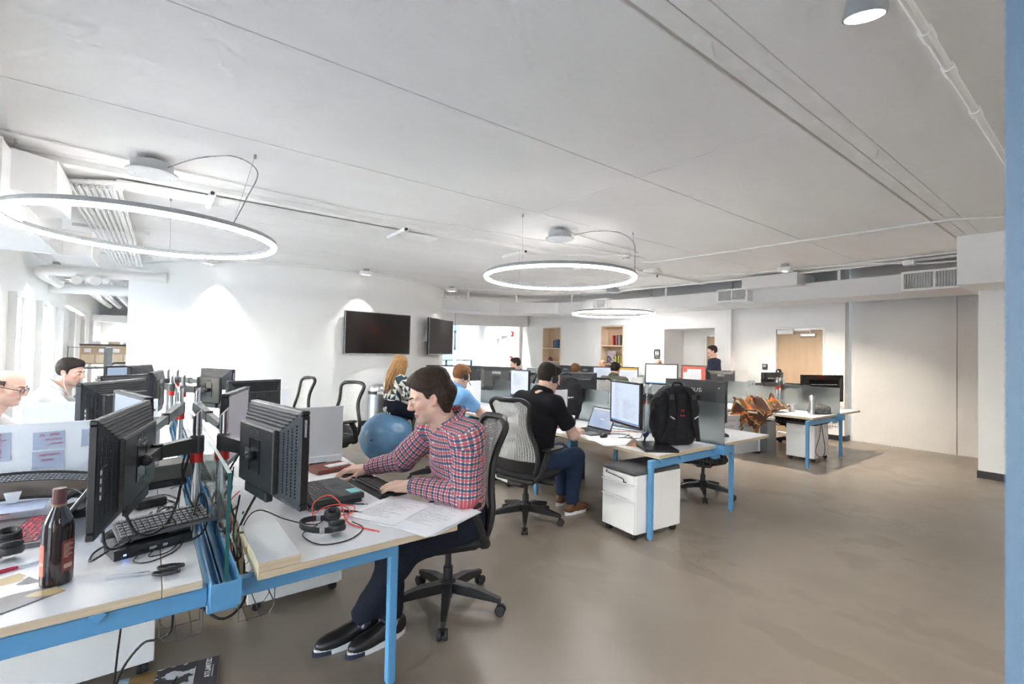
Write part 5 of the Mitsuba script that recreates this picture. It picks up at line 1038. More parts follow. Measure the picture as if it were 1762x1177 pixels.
        if end:
            c0 = wri[i] * .985 + elb[i] * .015; ax = unit(elb[i] - wri[i]); a = np.cross(ax, A(0, 0, 1)); a = unit(a); b = np.cross(ax, a)
            gr = grid(lambda uu, vv: tuple((c0[k] + (vv * .055 * s) * ax[k] + (.0425 + .003 * vv) * s * (np.cos(uu * 2 * PI) * a[k] + np.sin(uu * 2 * PI) * b[k]) for k in range(3))), 25, 4)
            part(sl, 'cuff', mikit.ply(cat((gr[0], gr[1])), shirt, smooth=True, uv=gr[2] * A(.26, .055) * s + A(0, .01)), None) if False else part(sh, 'cuff', mikit.ply(cat((gr[0], gr[1])), shirt, smooth=True, uv=gr[2] * A(.27, .055) * s), None)
    if collar:
        cn = nek + upn * .016 * s - fw * .006 * s; a = lat; up2 = unit(upn + fw * .22); b = unit(np.cross(up2, a)); b = b if b @ fw > 0 else -b
        def col(uu, vv):
            th = (uu - .5) * 2 * PI * .93 - PI / 2; tipf = np.abs(uu - .5) * 2; fold = np.clip((vv - .45) / .55, 0, 1); rr = (.083 + .013 * fold + .004 * tipf) * s; hh = (-.018 + .058 * np.minimum(vv / .45, 1) - (.034 + .02 * tipf ** 3) * fold - .018 * tipf ** 2 * 1) * s
            return tuple(cn[k] + rr * (np.cos(th) * a[k] + np.sin(th) * b[k]) + hh * up2[k] for k in range(3))
        gr = grid(col, 37, 9); part(sh, 'collar', mikit.ply(thick(gr[0], gr[1], .003), shirt, smooth=True, uv=np.vstack([gr[2], gr[2]]) * A(.42, .08) * s), None)
    if trousers:
        def trf(p):
            d = torso(p, .012 * s); d = smax(d, (p - pel) @ unit(che - pel) - .10 * s, .01)
            for i in (0, 1): d = smin(d, smin(rc(p, hip[i], kne[i], .102 * s, .078 * s), rc(p, kne[i], ank[i], .076 * s, .058 * s), .03), .035)
            d = d + cloth(p + A(7, 2, 5), .9); c = np.min([np.where(np.linalg.norm((p - ank[i]), axis=1) < .25 * s, (p - ank[i]) @ unit(ank[i] - kne[i]) + .005, -1) if True else 0 for i in (0, 1)], axis=0) if False else None
            for i in (0, 1): d = np.where(((p - ank[i]) @ unit(ank[i] - kne[i]) > -.30 * s) & (rc(p, kne[i], ank[i], .0, .0) < .14 * s), smax(d, (p - ank[i]) @ unit(ank[i] - kne[i]) - .0 * s, .004), d)
            return d
        q = np.array([pel, *hip, *kne, *ank]); V, Fc = nets(trf, q.min(0) - .20 * s, q.max(0) + .20 * s, .012 * s * res); part(t, 'trousers', (V, Fc), trousers, smooth=True)
    if shoes:
        for i in (0, 1):
            fd = A(0, 1, 0) if foot_dirs is None else unit(foot_dirs[i]); sd = unit(np.cross(fd, A(0, 0, 1))); up = np.cross(sd, fd); o = ank[i] - A(0, 0, 1) * 0
            zb = .105 if 'shoe_h' not in J else J['shoe_h']
            W = frame(o - up * zb * s, sd * s, fd * s, up * s)
            def shf(p):
                d = smin(ell(p, (0, .005, .055), (.040, .085, .050)), ell(p, (0, .125, .038), (.047, .098, .040)), .05); d = smin(d, rc(p, (0, -.035, .06), (0, -.02, .10), .040, .044), .03)
                return smax(smax(d, .022 - p[:, 2], .006), p[:, 2] - .098 - .12 * p[:, 1] * 0, .008)
            V, Fc = nets(shf, (-.07, -.11, .0), (.07, .24, .13), .006 * res); k = part(t, 'shoe', tf((V, Fc), W), shoes[0], smooth=True)
            S = np.array([(math.cos(a) * (.046 if math.sin(a) > 0 else .040) , .05 + math.sin(a) * (.178 if math.sin(a) > 0 else .135)) for a in np.linspace(0, 2 * PI, 40, endpoint=False)])
            part(k, 'sole', tf(prism(Polygon(S), 0, .030), W), shoes[1]); 
            if len(shoes) > 2: part(k, 'toe_rand', tf(prism(Polygon([q * 1.03 for q in S if q[1] > .14] ), .0, .020), W), shoes[2])
            part(t, 'sock', cat(cyl(ank[i] - unit(ank[i] - kne[i]) * .05 * s, ank[i] - up * .03 * s, .046 * s, 16)), shoes[3] if len(shoes) > 3 else 'sock_dark')
    return t, HM
mat_('eye_white', (0.42, 0.39, 0.37), .4); mat_('iris_dark', (0.05, 0.04, 0.035), .2); mat_('sock_dark', (.03, .035, .05), .8)
def plaid(p, n, uv):
    P_ = .038; a, b = uv.x / P_, uv.y / P_
    def band(q):
        f = q - dr.floor(q); return smoothstep(.03, .06, f) * smoothstep(.40, .37, f), smoothstep(.50, .53, f) * smoothstep(.87, .84, f)
    na, ra = band(a); nb, rb = band(b); white = mi.Color3f(0.74, 0.73, 0.75); navy, red = mi.Color3f(0.020, 0.038, 0.105), mi.Color3f(0.44, 0.035, 0.05)
    c = white * (1 - .80 * na) + navy * (.80 * na); c = c * (1 - .78 * ra) + red * (.78 * ra); c = c * (1 - .80 * nb) + navy * (.80 * nb); c = c * (1 - .72 * rb) + red * (.72 * rb)
    return c * (.94 + .12 * noise(p.x * 500, p.y * 500, p.z * 500))
mat_('plaid_cloth', proc(plaid), .85, spec=.2)
def cloth_mat(name, c, amt=.12, f=260, rough=.85): mat_(name, proc(lambda p, n, uv: mix([x * (1 - amt) for x in c], [min(1, x * (1 + amt)) for x in c], noise(p.x * f, p.y * f, p.z * f))), rough, spec=.2)
cloth_mat('denim_dark', (.0095, .013, .023), .35); cloth_mat('denim_blue', (.018, .033, .065), .4); cloth_mat('black_knit', (.010, .010, .013), .2); cloth_mat('polo_blue', (.20, .40, .70), .06); cloth_mat('white_shirt', (.60, .60, .60), .05); cloth_mat('olive_cloth', (.13, .13, .105), .12); cloth_mat('navy_tee', (.018, .022, .045), .2); cloth_mat('grey_cloth', (.12, .12, .13), .2)
def triangles(p, n, uv):
    a, b = uv.x / .075, uv.y / .075; i, j = dr.floor(a), dr.floor(b); f, g = a - i, b - j; k = cell_rand(i, j, 2.0)
    up = dr.select(k < .5, dr.select(f > g, 1.0, 0.0), dr.select(f + g > 1.0, 1.0, 0.0)); up = dr.select(cell_rand(i, j, 5.0) > .5, up, 1 - up)
    return mix((.80, .76, .66), (.025, .06, .085), up)
mat_('triangle_cloth', proc(triangles), .8, spec=.2)
hair_mat('hair_brown', (.030, .019, .014)); hair_mat('hair_dark', (.018, .013, .011)); hair_mat('hair_auburn', (.17, .075, .032)); hair_mat('hair_blond', (.36, .20, .085)); hair_mat('hair_grey_brown', (.06, .042, .032))
mat_('leather_black', (.012, .012, .013), .35); mat_('sole_white', (.74, .74, .73), .5); mat_('rand_navy', (.02, .024, .045), .45); mat_('leather_brown', (.13, .055, .025), .5)
def camo(p, n, uv): return mix((.035, .045, .07), (.36, .40, .46), smoothstep(.52, .56, fbm(p.x * 30, p.y * 30, p.z * 30, octaves=2)))
mat_('sock_camo', proc(camo), .85)
def to_local(M, D):
    Mi = np.linalg.inv(M); f = lambda q: (Mi[:3, :3] @ A(*q) + Mi[:3, 3]).tolist()
    return {k: ([f(x) for x in v] if isinstance(v[0], (tuple, list)) else f(v)) if isinstance(v, (tuple, list)) else v for k, v in D.items()}
def dloc(M, v): return (np.linalg.inv(M)[:3, :3] @ A(*v)).tolist()
def seated(s=1.0, zs=.53, lean=.12, wr=((-.16, .48), (.16, .48)), wz=.80, head=(0, .22), feet=(.42, .42), headz=.0):
    """Joints of a sitter at a desk, local frame."""
    c = lambda *v: A(*v)
    J = {'pelvis': c(0, -.06, zs + .06 * s), 'chest': c(0, -.08 + lean * .7, zs + .40 * s), 'neck': c(0, -.06 + lean, zs + .60 * s), 'head': c(head[0] * s, -.06 + lean + .06 * s + head[1] * .0, zs + .735 * s + headz),
         'sho': [c(-.185 * s, -.06 + lean, zs + .54 * s), c(.185 * s, -.06 + lean, zs + .54 * s)], 'wri': [c(*w, wz) for w in wr], 'hip': [c(-.10 * s, -.02, zs + .04 * s), c(.10 * s, -.02, zs + .04 * s)],
         'kne': [c(-.13 * s, .40 * s, zs + .04), c(.13 * s, .40 * s, zs + .04)], 'ank': [c(-.12 * s, feet[0], .115 * s), c(.12 * s, feet[1], .115 * s)]}
    J['elb'] = []
    for i in (0, 1):
        a, b = J['sho'][i], J['wri'][i]; m = (a + b) / 2; d = b - a; L = np.linalg.norm(d); h = math.sqrt(max((.30 * s) ** 2 - (L / 2) ** 2, .0004)); n = unit(np.cross(d, A(1, 0, 0))); n = n if n[2] < 0 else -n
        J['elb'].append(m + n * h + A((-1, 1)[i] * .05 * s, 0, 0))
    return {k: (v.tolist() if hasattr(v, 'tolist') else [x.tolist() for x in v]) for k, v in J.items()}
# the man in plaid, nearest
M = mat((1.47, 2.58, 0), rz=1.21)
J = to_local(M, {'pelvis': (1.50, 2.50, .59), 'chest': (1.43, 2.44, .98), 'neck': (1.375, 2.445, 1.17), 'head': (1.255, 2.475, 1.318), 'sho': [(1.365, 2.215, 1.125), (1.395, 2.64, 1.125)], 'elb': [(1.375, 2.245, .79), (1.275, 2.865, .875)],
    'wri': [(1.185, 2.545, .805), (1.115, 3.075, .800)], 'hip': [(1.46, 2.39, .575), (1.48, 2.60, .575)], 'kne': [(1.05, 2.25, .585), (1.02, 2.44, .585)], 'ank': [(.925, 2.565, .118), (1.055, 2.475, .118)]})
P1, HM1 = figure('man in a red white and blue plaid shirt typing at the near bench desk', M, J, dloc(M, (-.93, .33, -.30)), 'swept', 'hair_brown', 'plaid_cloth', 'denim_dark', ('leather_black', 'sole_white', 'rand_navy', 'sock_camo'), s=1.12, stubble=.35, head_s=1.06,
    hands=(((.30, .28, .30, .36), .4), ((.42, .38, .40, .45), .8)), brow=True, lid=.0017, hand_s=1.12, sleeve_g=1.12, hand_dirs=[(dloc(M, (-.66, .75, -.10)), dloc(M, (-.12, -.18, 1))), (dloc(M, (-.82, .57, -.06)), dloc(M, (.05, -.22, 1)))], foot_dirs=[dloc(M, (-1, -.06, 0)), dloc(M, (-1, -.18, 0))], sleeve_seam=dloc(M, (.3, .6, -.6)), wrinkle=1.25, girth=1.02)
hx, hz, hw, hq = unit(dloc(M, (-.66, .75, -.10))), A(*dloc(M, (-.12, -.18, 1))), A(*J['wri'][0]), 1.12 * 1.12
hz = unit(hz - hx * (hz @ hx)); hy = -np.cross(hz, hx); part(P1, 'ring', tf(lathe([(.0094, -.0022), (.0108, -.0022), (.0108, .0022), (.0094, .0022)], 20, closed=True), frame(hw + (hx * .108 - hy * .0115 - hz * .003) * hq, hy * hq, np.cross(unit(hx - hz * .2), hy) * hq, unit(hx - hz * .2) * hq)), 'brass')
fwd = A(*dloc(M, (-1, 0, -.1)))
for i, (x, y, z) in enumerate(((1.262, 2.425, 1.065), (1.268, 2.425, .985))): part(P1, 'button', mv((trimesh.creation.icosphere(1, .006).vertices, trimesh.creation.icosphere(1, .006).faces), to_local(M, {'q': (x, y, z)})['q']), 'paper')

def headset(parent, HM, mic=True):
    a = np.linspace(-1.45, 1.45, 15); q = [(.090 * math.sin(x), -.012, .03 + .100 * math.cos(x)) for x in a]
    t = thing('headset', {'b': 'black headset worn by the man in the black polo shirt', 'l': 'black headset worn by the man in the blue polo shirt'}[parent], 'headset')
    part(t, 'headband', tf(tube(q, .006, 6), HM), 'black_plastic')
    for s in (-1, 1): part(t, 'ear_cup', tf(lathe([(0, -.012), (.028, -.012), (.034, -.004), (.032, .010), (.02, .014), (0, .014)], 20), HM @ frame(A(s * .092, -.010, .0), A(0, 1, 0), A(0, 0, 1), A(s, 0, 0))), 'black_plastic')
    if mic: part(t, 'microphone_boom', tf(tube(curve([(.098, .0, -.01), (.095, .05, -.05), (.07, .09, -.07)], 5), .0035, 6), HM), 'black_plastic')
# the man in the black polo
M = mat((2.80, 3.47, 0), rz=-1.42)
J = to_local(M, {'pelvis': (2.86, 3.46, .58), 'chest': (2.90, 3.42, .98), 'neck': (2.93, 3.40, 1.20), 'head': (2.985, 3.375, 1.345), 'sho': [(2.86, 3.63, 1.13), (2.90, 3.20, 1.13)], 'elb': [(3.18, 3.78, .86), (3.12, 3.16, .83)],
    'wri': [(3.46, 3.70, .81), (3.42, 3.40, .81)], 'hip': [(2.90, 3.58, .56), (2.90, 3.36, .56)], 'kne': [(3.35, 3.60, .57), (3.32, 3.33, .57)], 'ank': [(3.42, 3.62, .115), (3.30, 3.36, .115)]})
P2, HM2 = figure('man in a black polo shirt with headset typing at the middle bench', M, J, dloc(M, (.96, -.10, -.26)), 'short', 'hair_dark', 'black_knit', 'denim_blue', ('leather_brown', 'sole_white', 'leather_brown', 'sock_dark'), s=1.10, sleeves='short', head_s=1.05, res=1.15, wrinkle=.9, girth=1.05,
    hands=((.5, .4), (.5, .4)), hand_dirs=[(dloc(M, (.97, .10, -.12)), (0, 0, 1)), (dloc(M, (.80, .58, -.12)), (0, 0, 1))], foot_dirs=[dloc(M, (.95, .1, 0)), dloc(M, (.95, .05, 0))])
scene_at['headset'] = np.eye(4); headset('b', scene_at[P2] @ HM2)
# the man in the blue polo
M = mat((2.85, 5.0, 0), rz=-1.25)
J = to_local(M, {'pelvis': (2.78, 5.0, .56), 'chest': (2.84, 4.99, .95), 'neck': (2.88, 4.98, 1.13), 'head': (2.96, 4.97, 1.275), 'sho': [(2.81, 5.19, 1.07), (2.87, 4.78, 1.07)], 'elb': [(3.02, 5.28, .86), (3.10, 4.72, .84)],
    'wri': [(3.42, 5.30, .80), (3.36, 5.00, .80)], 'hip': [(2.82, 5.10, .54), (2.82, 4.90, .54)], 'kne': [(3.25, 5.12, .55), (3.25, 4.90, .55)], 'ank': [(3.25, 5.1, .11), (3.25, 4.9, .11)]})
P3, HM3 = figure('man in a light blue polo shirt with a headset at the middle bench', M, J, dloc(M, (.94, .05, -.22)), 'short', 'hair_auburn', 'polo_blue', 'grey_cloth', None, s=1.08, sleeves='short', head_s=1.03, res=1.4, hands=((.5, .4), (.5, .4)), hand_dirs=[(dloc(M, (.97, .10, -.1)), (0, 0, 1)), (dloc(M, (.85, .5, -.1)), (0, 0, 1))])
headset('l', scene_at[P3] @ HM3)
# the woman on the exercise ball
M = mat((2.58, 6.32, 0), rz=-1.15)
J = to_local(M, {'pelvis': (2.60, 6.28, .80), 'chest': (2.62, 6.27, 1.08), 'neck': (2.67, 6.25, 1.24), 'head': (2.71, 6.24, 1.375), 'sho': [(2.66, 6.41, 1.17), (2.68, 6.08, 1.17)], 'elb': [(2.78, 6.50, .92), (2.82, 6.02, .92)],
    'wri': [(3.04, 6.40, .86), (3.06, 6.15, .86)], 'hip': [(2.64, 6.37, .78), (2.64, 6.19, .78)], 'kne': [(3.05, 6.42, .62), (3.05, 6.18, .62)], 'ank': [(3.08, 6.42, .105), (3.08, 6.18, .105)]})
P4, HM4 = figure('woman with long blond hair and triangle patterned blouse on the exercise ball', M, J, dloc(M, (.93, .22, -.15)), 'long', 'hair_blond', 'triangle_cloth', 'denim_dark', None, s=1.02, head_s=1.0, res=1.4, female=True, girth=.86, collar=False, hands=((.4, .2), (.4, .2)), wrinkle=.8)
locks = []
rg = np.random.default_rng(4)
for i in range(120):
    a = math.radians(rg.uniform(40, 320)); r0 = rg.uniform(.058, .092); x, y = math.sin(a), math.cos(a)
    if y > .45: continue
    L = rg.uniform(.20, .31) if y < .1 else rg.uniform(.12, .2); w = rg.uniform(0, 6)
    P = [(x * r0, -.012 + y * r0 * 1.15, .06), (x * r0 * 1.12, -.02 + y * r0 * 1.3, -.03), (x * r0 * 1.15 + .012 * math.sin(w), -.035 + y * r0 * 1.45, -.11), (x * r0 * 1.05 + .02 * math.sin(w + 1.4), -.055 + y * r0 * 1.5, -.11 - L * .5), (x * r0 * .95 + .02 * math.sin(w + 3), -.06 + y * r0 * 1.45, -.11 - L)]
    locks.append(tf(tube(curve(P, 4), np.interp(np.linspace(0, 1, 17), [0, .3, .8, 1], [.007, .0095, .007, .0012]), 6), HM4))
part(P4, 'long_locks', cat(*locks), 'hair_blond', smooth=True)
def glasses(label, HM, m='black_plastic'):
    t = thing('eyeglasses', label, 'glasses')
    for s in (-1, 1):
        part(t, 'rim', tf(tube([(s * .033 + .021 * math.cos(q), .098 - .006 * abs(math.cos(q) * s > .3), .001 + .016 * math.sin(q)) for q in np.linspace(0, 2 * PI, 17)[:-1]], .0021, 5, closed=True), HM), m)
        part(t, 'temple', tf(tube([(s * .054, .096, .006), (s * .072, .07, .006), (s * .080, .0, .010), (s * .080, -.02, .0)], .0022, 5), HM), m)
    part(t, 'bridge', tf(tube([(-.012, .100, .005), (0, .104, .008), (.012, .100, .005)], .002, 5), HM), m)
glasses('thin eyeglasses worn by the woman on the exercise ball', scene_at[P4] @ HM4, 'arm_grey')
# the man in the white shirt
M = mat((-1.100, 6.950, -0.030), rz=-1.45)
J = to_local(M, {'pelvis': (-1.140, 6.950, 0.540), 'chest': (-1.000, 6.880, 0.910), 'neck': (-0.900, 6.860, 1.100), 'head': (-0.785, 6.845, 1.270), 'sho': [(-0.960, 7.070, 1.040), (-0.930, 6.660, 1.040)], 'elb': [(-0.720, 7.150, 0.830), (-0.700, 6.600, 0.810)],
    'wri': [(-0.480, 7.020, 0.770), (-0.450, 6.750, 0.770)], 'hip': [(-1.100, 7.050, 0.520), (-1.100, 6.850, 0.520)], 'kne': [(-0.680, 7.060, 0.530), (-0.680, 6.840, 0.530)], 'ank': [(-0.650, 7.050, 0.080), (-0.650, 6.850, 0.080)]})
P5, HM5 = figure('dark haired man in a white shirt with earphones at the near bench', M, J, dloc(M, (.90, -.40, -.16)), 'short', 'hair_dark', 'white_shirt', 'grey_cloth', None, s=1.10, head_s=1.06, res=1.2, stubble=.55, brow=True, hands=((.5, .3), (.5, .3)))
t = thing('earphones', 'white earphones of the man in the white shirt', 'earphones')
W5 = scene_at[P5] @ HM5
part(t, 'earbud', tf((trimesh.creation.icosphere(2, .009).vertices + A(.086, .002, -.012), trimesh.creation.icosphere(2, .009).faces), W5), 'paper'); part(t, 'wire', tf(tube(curve([(.088, .006, -.012), (.090, .010, -.05), (.080, .022, -.12), (.05, .05, -.19)], 5), .0026, 5), W5), 'paper')
part(t, 'stem', tf(cyl((.088, .006, -.012), (.088, .008, -.035), .0035, 6), W5), 'paper')
# the bald man with glasses
M = mat((-1.235, 5.400, -0.040), rz=-1.5)
J = to_local(M, {'pelvis': (-1.275, 5.380, 0.530), 'chest': (-1.175, 5.360, 0.880), 'neck': (-1.095, 5.360, 1.060), 'head': (-0.980, 5.365, 1.225), 'sho': [(-1.155, 5.580, 0.990), (-1.135, 5.160, 0.990)], 'elb': [(-0.935, 5.640, 0.800), (-0.915, 5.220, 0.800)],
    'wri': [(-0.715, 5.560, 0.760), (-0.695, 5.330, 0.760)], 'hip': [(-1.235, 5.480, 0.510), (-1.235, 5.280, 0.510)], 'kne': [(-0.815, 5.500, 0.520), (-0.815, 5.280, 0.520)], 'ank': [(-0.795, 5.480, 0.070), (-0.795, 5.280, 0.070)]})
P6, HM6 = figure('bald man with black glasses at the far left of the near bench', M, J, dloc(M, (.92, -.22, -.22)), 'bald', 'hair_grey_brown', 'white_shirt', 'grey_cloth', None, s=1.10, head_s=1.04, res=1.1, stubble=.3, brow=True, hands=((.5, .3), (.5, .3)), skin=(.66, .43, .345))
glasses('black framed glasses worn by the bald man', scene_at[P6] @ HM6)
# people farther back, mostly behind their monitors
def simple(label, p, rz, hairk, hair, shirt, s=1.05, z0=0, sleeves='long', look=(0, 1, -.15), skin=SKIN, headz=0, **k):
    J = seated(s, headz=headz); J = {q: v for q, v in J.items()}
    return figure(label, mat((*p, z0), rz=rz), J, look, hairk, hair, shirt, 'grey_cloth', None, s=s, sleeves=sleeves, res=1.7, skin=skin, **k)
simple('man in an olive shirt seen from behind at the far bench', (6.70, 5.80), -1.25, 'short', 'hair_dark', 'olive_cloth')
simple('dark haired man facing left behind the middle bench monitors', (6.05, 7.75), 1.2, 'short', 'hair_brown', 'grey_cloth', look=(.35, 1, -.1), headz=.03)
simple('woman with brown hair seen just above the monitors', (6.62, 6.75), -1.2, 'long', 'hair_auburn', 'olive_cloth', s=.98, female=True, look=(.3, 1, -.2))
simple('bald man far back, only the top of his head above the screens', (9.9, 8.85), 1.5, 'bald', 'hair_grey_brown', 'grey_cloth', skin=(.60, .33, .22), headz=.0, look=(.1, 1, -.2))
simple('balding man behind the large white screen', (9.85, 7.0), 1.5, 'bald', 'hair_auburn', 'grey_cloth', skin=(.70, .48, .40), headz=.06, look=(.1, 1, -.35))
# the man walking past the wooden door
M = mat((10.05, 5.72, 0), rz=.25)
J = {'pelvis': (0, 0, .98), 'chest': (0, .02, 1.30), 'neck': (0, .02, 1.53), 'head': (0, .055, 1.70), 'sho': [(-.20, .0, 1.46), (.20, .0, 1.46)], 'elb': [(-.25, .04, 1.18), (.26, -.02, 1.18)], 'wri': [(-.05, .24, 1.22), (.12, .20, 1.10)],
     'hip': [(-.10, 0, .94), (.10, 0, .94)], 'kne': [(-.10, .14, .52), (.10, -.02, .50)], 'ank': [(-.10, .16, .115), (.10, -.20, .13)]}
P7, HM7 = figure('man in a navy t-shirt walking past the wooden doors at the back', M, J, (-.5, 1, -.05), 'short', 'hair_dark', 'navy_tee', 'grey_cloth', ('leather_black', 'sole_white'), s=1.02, sleeves='short', res=1.6, collar=False, hands=((.5, .3), (.5, .3)), wrinkle=.7)
# ================================================================ SMALL THINGS
def cable(label, P, r=.0032, m='cord_black', name='cable', group=None, n=6, loop=8):
    return solo(name, tube(curve(P, loop), r, n), m, label, 'cable', group, smooth=True)
D = TZ
# ---- left half of the near desk
def bottle():
    t = thing('wine_bottle', 'dark wine bottle with red label at the front of the near left desk', 'bottle', None, mat((-.285, 2.345, D), s=1.13))
    part(t, 'glass', lathe([(0, .004), (.030, .0), (.038, .003), (.040, .012), (.040, .175), (.037, .198), (.028, .222), (.018, .244), (.0155, .262), (.015, .300), (0, .300)], 48), 'wine_glass', smooth=60)
    part(t, 'capsule', lathe([(.0158, .246), (.0175, .248), (.0178, .300), (.0170, .3035), (0, .304)], 32), 'capsule_red', smooth=60); part(t, 'band', lathe([(.0180, .247), (.0184, .248), (.0184, .254), (.0180, .255)], 32), 'band_dull')
    def wrap(a0, a1, z0, z1, r=.0404):
        g = grid(lambda u, v: (r * np.cos(a0 + (a1 - a0) * u), r * np.sin(a0 + (a1 - a0) * u), z0 + (z1 - z0) * v), 15, 2); return g[0], g[1]
    part(t, 'front_label', wrap(math.radians(150), math.radians(228), .038, .135), 'label_red', smooth=True); k = part(t, 'back_label', wrap(math.radians(292), math.radians(352), .045, .142), 'label_dark', smooth=True)
    pr = [wrap(math.radians(298), math.radians(298 + 44 * w), z, z + .0022, .0408) for z, w in [(.130 - .0052 * i, .7 + .3 * math.sin(i * 2.1)) for i in range(9)]] + [wrap(math.radians(300), math.radians(336), .054, .068, .0408)]
    part(k, 'print', cat(*pr), 'label_print', smooth=True); part(t, 'brand_print', wrap(math.radians(196), math.radians(226), .072, .079, .0408), 'label_print', smooth=True)
mat_('wine_glass', (.010, .004, .005), .06, spec=.7); mat_('capsule_red', (.085, .022, .022), .4); mat_('label_red', (.42, .10, .065), .5); mat_('label_dark', (.16, .028, .024), .5); mat_('label_print', (.52, .36, .28), .6)
mat_('band_dull', (.20, .12, .06), .45)
bottle()
def laptop(label, p, rz, w=.36, d=.25, open_=1.9, scr='login', keym='key_black', body='dark_plastic', thickb=.02, s=1.0, tray=True):
    """Local: the user sits at -y; the hinge is at +y."""
    t = thing('laptop', label, 'laptop', None, mat((*p[:2], p[2] if len(p) > 2 else D), rz=rz, s=s))
    part(t, 'base', bx(-w / 2, w / 2, -d / 2, d / 2, 0, thickb, .003), body)
    part(t, 'key_deck', bx(-w / 2 + .02, w / 2 - .02, -.01, d / 2 - .025, thickb - .0005, thickb + .0008), 'bezel_black', smooth=False)
    ks = []
    for r in range(6):
        for c in range(14):
            if r == 0 and 3 < c < 9: continue
            ks.append(box((-w / 2 + .032 + c * (w - .064) / 13, -.002 + r * (d / 2 - .035) / 5.4 + .004, thickb + .0018), ((w - .064) / 13 - .0035, (d / 2 - .035) / 5.4 - .003, .0022)))
    ks.append(box((-.02, .002, thickb + .0018), (w * .3, .014, .0022))); part(t, 'keys', cat(*ks), keym, smooth=False, kind='stuff')
    part(t, 'touchpad', bx(-.055, .05, -d / 2 + .015, -.022, thickb, thickb + .0008), 'bezel_black', smooth=False)
    if open_ is not None:
        L = mat((0, d / 2 - .006, thickb + .002), rx=open_ - PI / 2) if False else mat((0, d / 2 - .006, thickb + .002), rx=-(open_ - PI / 2))
        h = d * .92
        k = part(t, 'lid', tf(cat(box((0, .006, h / 2), (w, .009, h), .003)), L), body)
        V, F, U = quad(w - .03, h - .035, .001, 0, h / 2 + .004); part(k, 'bezel', tf(box((0, .0018, h / 2), (w - .006, .001, h - .006)), L), 'bezel_black', smooth=False)
        part(k, 'screen', mikit.ply(tf((V, F), L), 'screen_glass' if scr != 'off' else 'gloss_black', uv=U, smooth=True, **SCR[scr]), None)
    else: part(t, 'lid', bx(-w / 2, w / 2, -d / 2, d / 2, thickb + .001, thickb + .009, .003), 'bezel_black')
    return t
mat_('key_red', proc(lambda p, n, uv: mix((.05, .045, .05), (.55, .05, .09), smoothstep(.35, .55, noise(p.x * 160, p.y * 160, 1.0)))), .5)
laptop('open dark laptop with red backlit keys at the far left of the near desk', (-.50, 3.02, D), -PI / 2 - .10, w=.42, d=.28, open_=2.15, scr='off', keym='key_red', body='silver_dark')
mat_('silver_dark', (.16, .155, .16), .4, metal=.4)
t = thing('desk_organizer', 'curved mesh and brushed metal desk stand behind the laptop with red keys', 'stand')
ga = np.linspace(-1.05, 1.05, 25); arc = lambda r, z, a: A(-.55 + .42 * math.sin(a), 3.62 - r + .0 - .34 * (1 - math.cos(a)) * 0 - .10 * (a * a), z)
g = grid(lambda u, v: (-.62 + .36 * (u - .5) * 2, 3.44 - .06 * ((u - .5) * 2) ** 2 - .05 * v, .80 + .09 * v - .035 * ((u - .5) * 2) ** 2), 25, 5); part(t, 'metal_front', thick(g[0], g[1], .006), 'silver_bronze')
g2 = lambda u, v: A(-.62 + .36 * (u - .5) * 2, 3.39 + .10 * v - .06 * ((u - .5) * 2) ** 2, .892 + .02 * v - .035 * ((u - .5) * 2) ** 2)
part(t, 'mesh_top', cat(*[tube([g2(u, v) for u in np.linspace(0, 1, 17)], .0022, 4) for v in np.linspace(0, 1, 6)], *[tube([g2(u, 0), g2(u + .02, 1)], .0022, 4) for u in np.linspace(0, .98, 40)]), 'black_plastic', kind='stuff')
part(t, 'top_rim', tube([g2(u, 1) for u in np.linspace(0, 1, 21)], .006, 6), 'black_plastic'); part(t, 'bottom_rim', tube([g2(u, 0) - A(0, -.05, .10) for u in np.linspace(0, 1, 21)], .007, 6), 'black_plastic')
part(t, 'clip', hull([(x, y, z) for y in (3.375, 3.39) for x, z in ((-.60, .785), (-.565, .785), (-.55, .84), (-.615, .84))]), 'alu'); part(t, 'foot', cat(bx(-.95, -.93, 3.36, 3.50, D, .80), bx(-.32, -.30, 3.36, 3.50, D, .80)), 'black_plastic')
mat_('silver_bronze', (.34, .28, .22), .35, metal=.8)
t = thing('desk_phone', 'grey desk phone with a slanted display and ribbed back by the nearest monitor', 'phone', None, mat((-.30, 3.26, D), rz=-1.25))
part(t, 'body', hull([(x, y, z) for x in (-.10, .10) for y, z in ((-.10, 0), (.09, 0), (.085, .05), (-.10, .02))]), 'dark_plastic'); part(t, 'display_panel', tf(cat(box((0, 0, .10), (.20, .018, .20), .006)), mat((0, .06, .03), rx=-.45)), 'silver_grey')
part(t, 'screen', tf(box((0, -.010, .12), (.12, .002, .10)), mat((0, .06, .03), rx=-.45)), 'screen_off', smooth=False)
part(t, 'back_ribs', tf(cat(*[box((0, .014, .03 + .012 * i), (.18, .008, .005)) for i in range(13)]), mat((0, .06, .03), rx=-.45)), 'silver_bronze', smooth=False, kind='stuff'); part(t, 'handset', tube(curve([(-.075, -.09, .04), (-.085, -.04, .075), (-.085, .04, .085), (-.08, .085, .07)], 4), [.018] * 3 + [.014] * 7 + [.018] * 3, 10), 'dark_plastic')
cable('coiled black cord of the grey desk phone', [(-.38, 3.17, .79), (-.41, 3.16, .83), (-.36, 3.22, .86), (-.30, 3.16, .84), (-.27, 3.10, .80), (-.33, 3.06, .76)], .004)
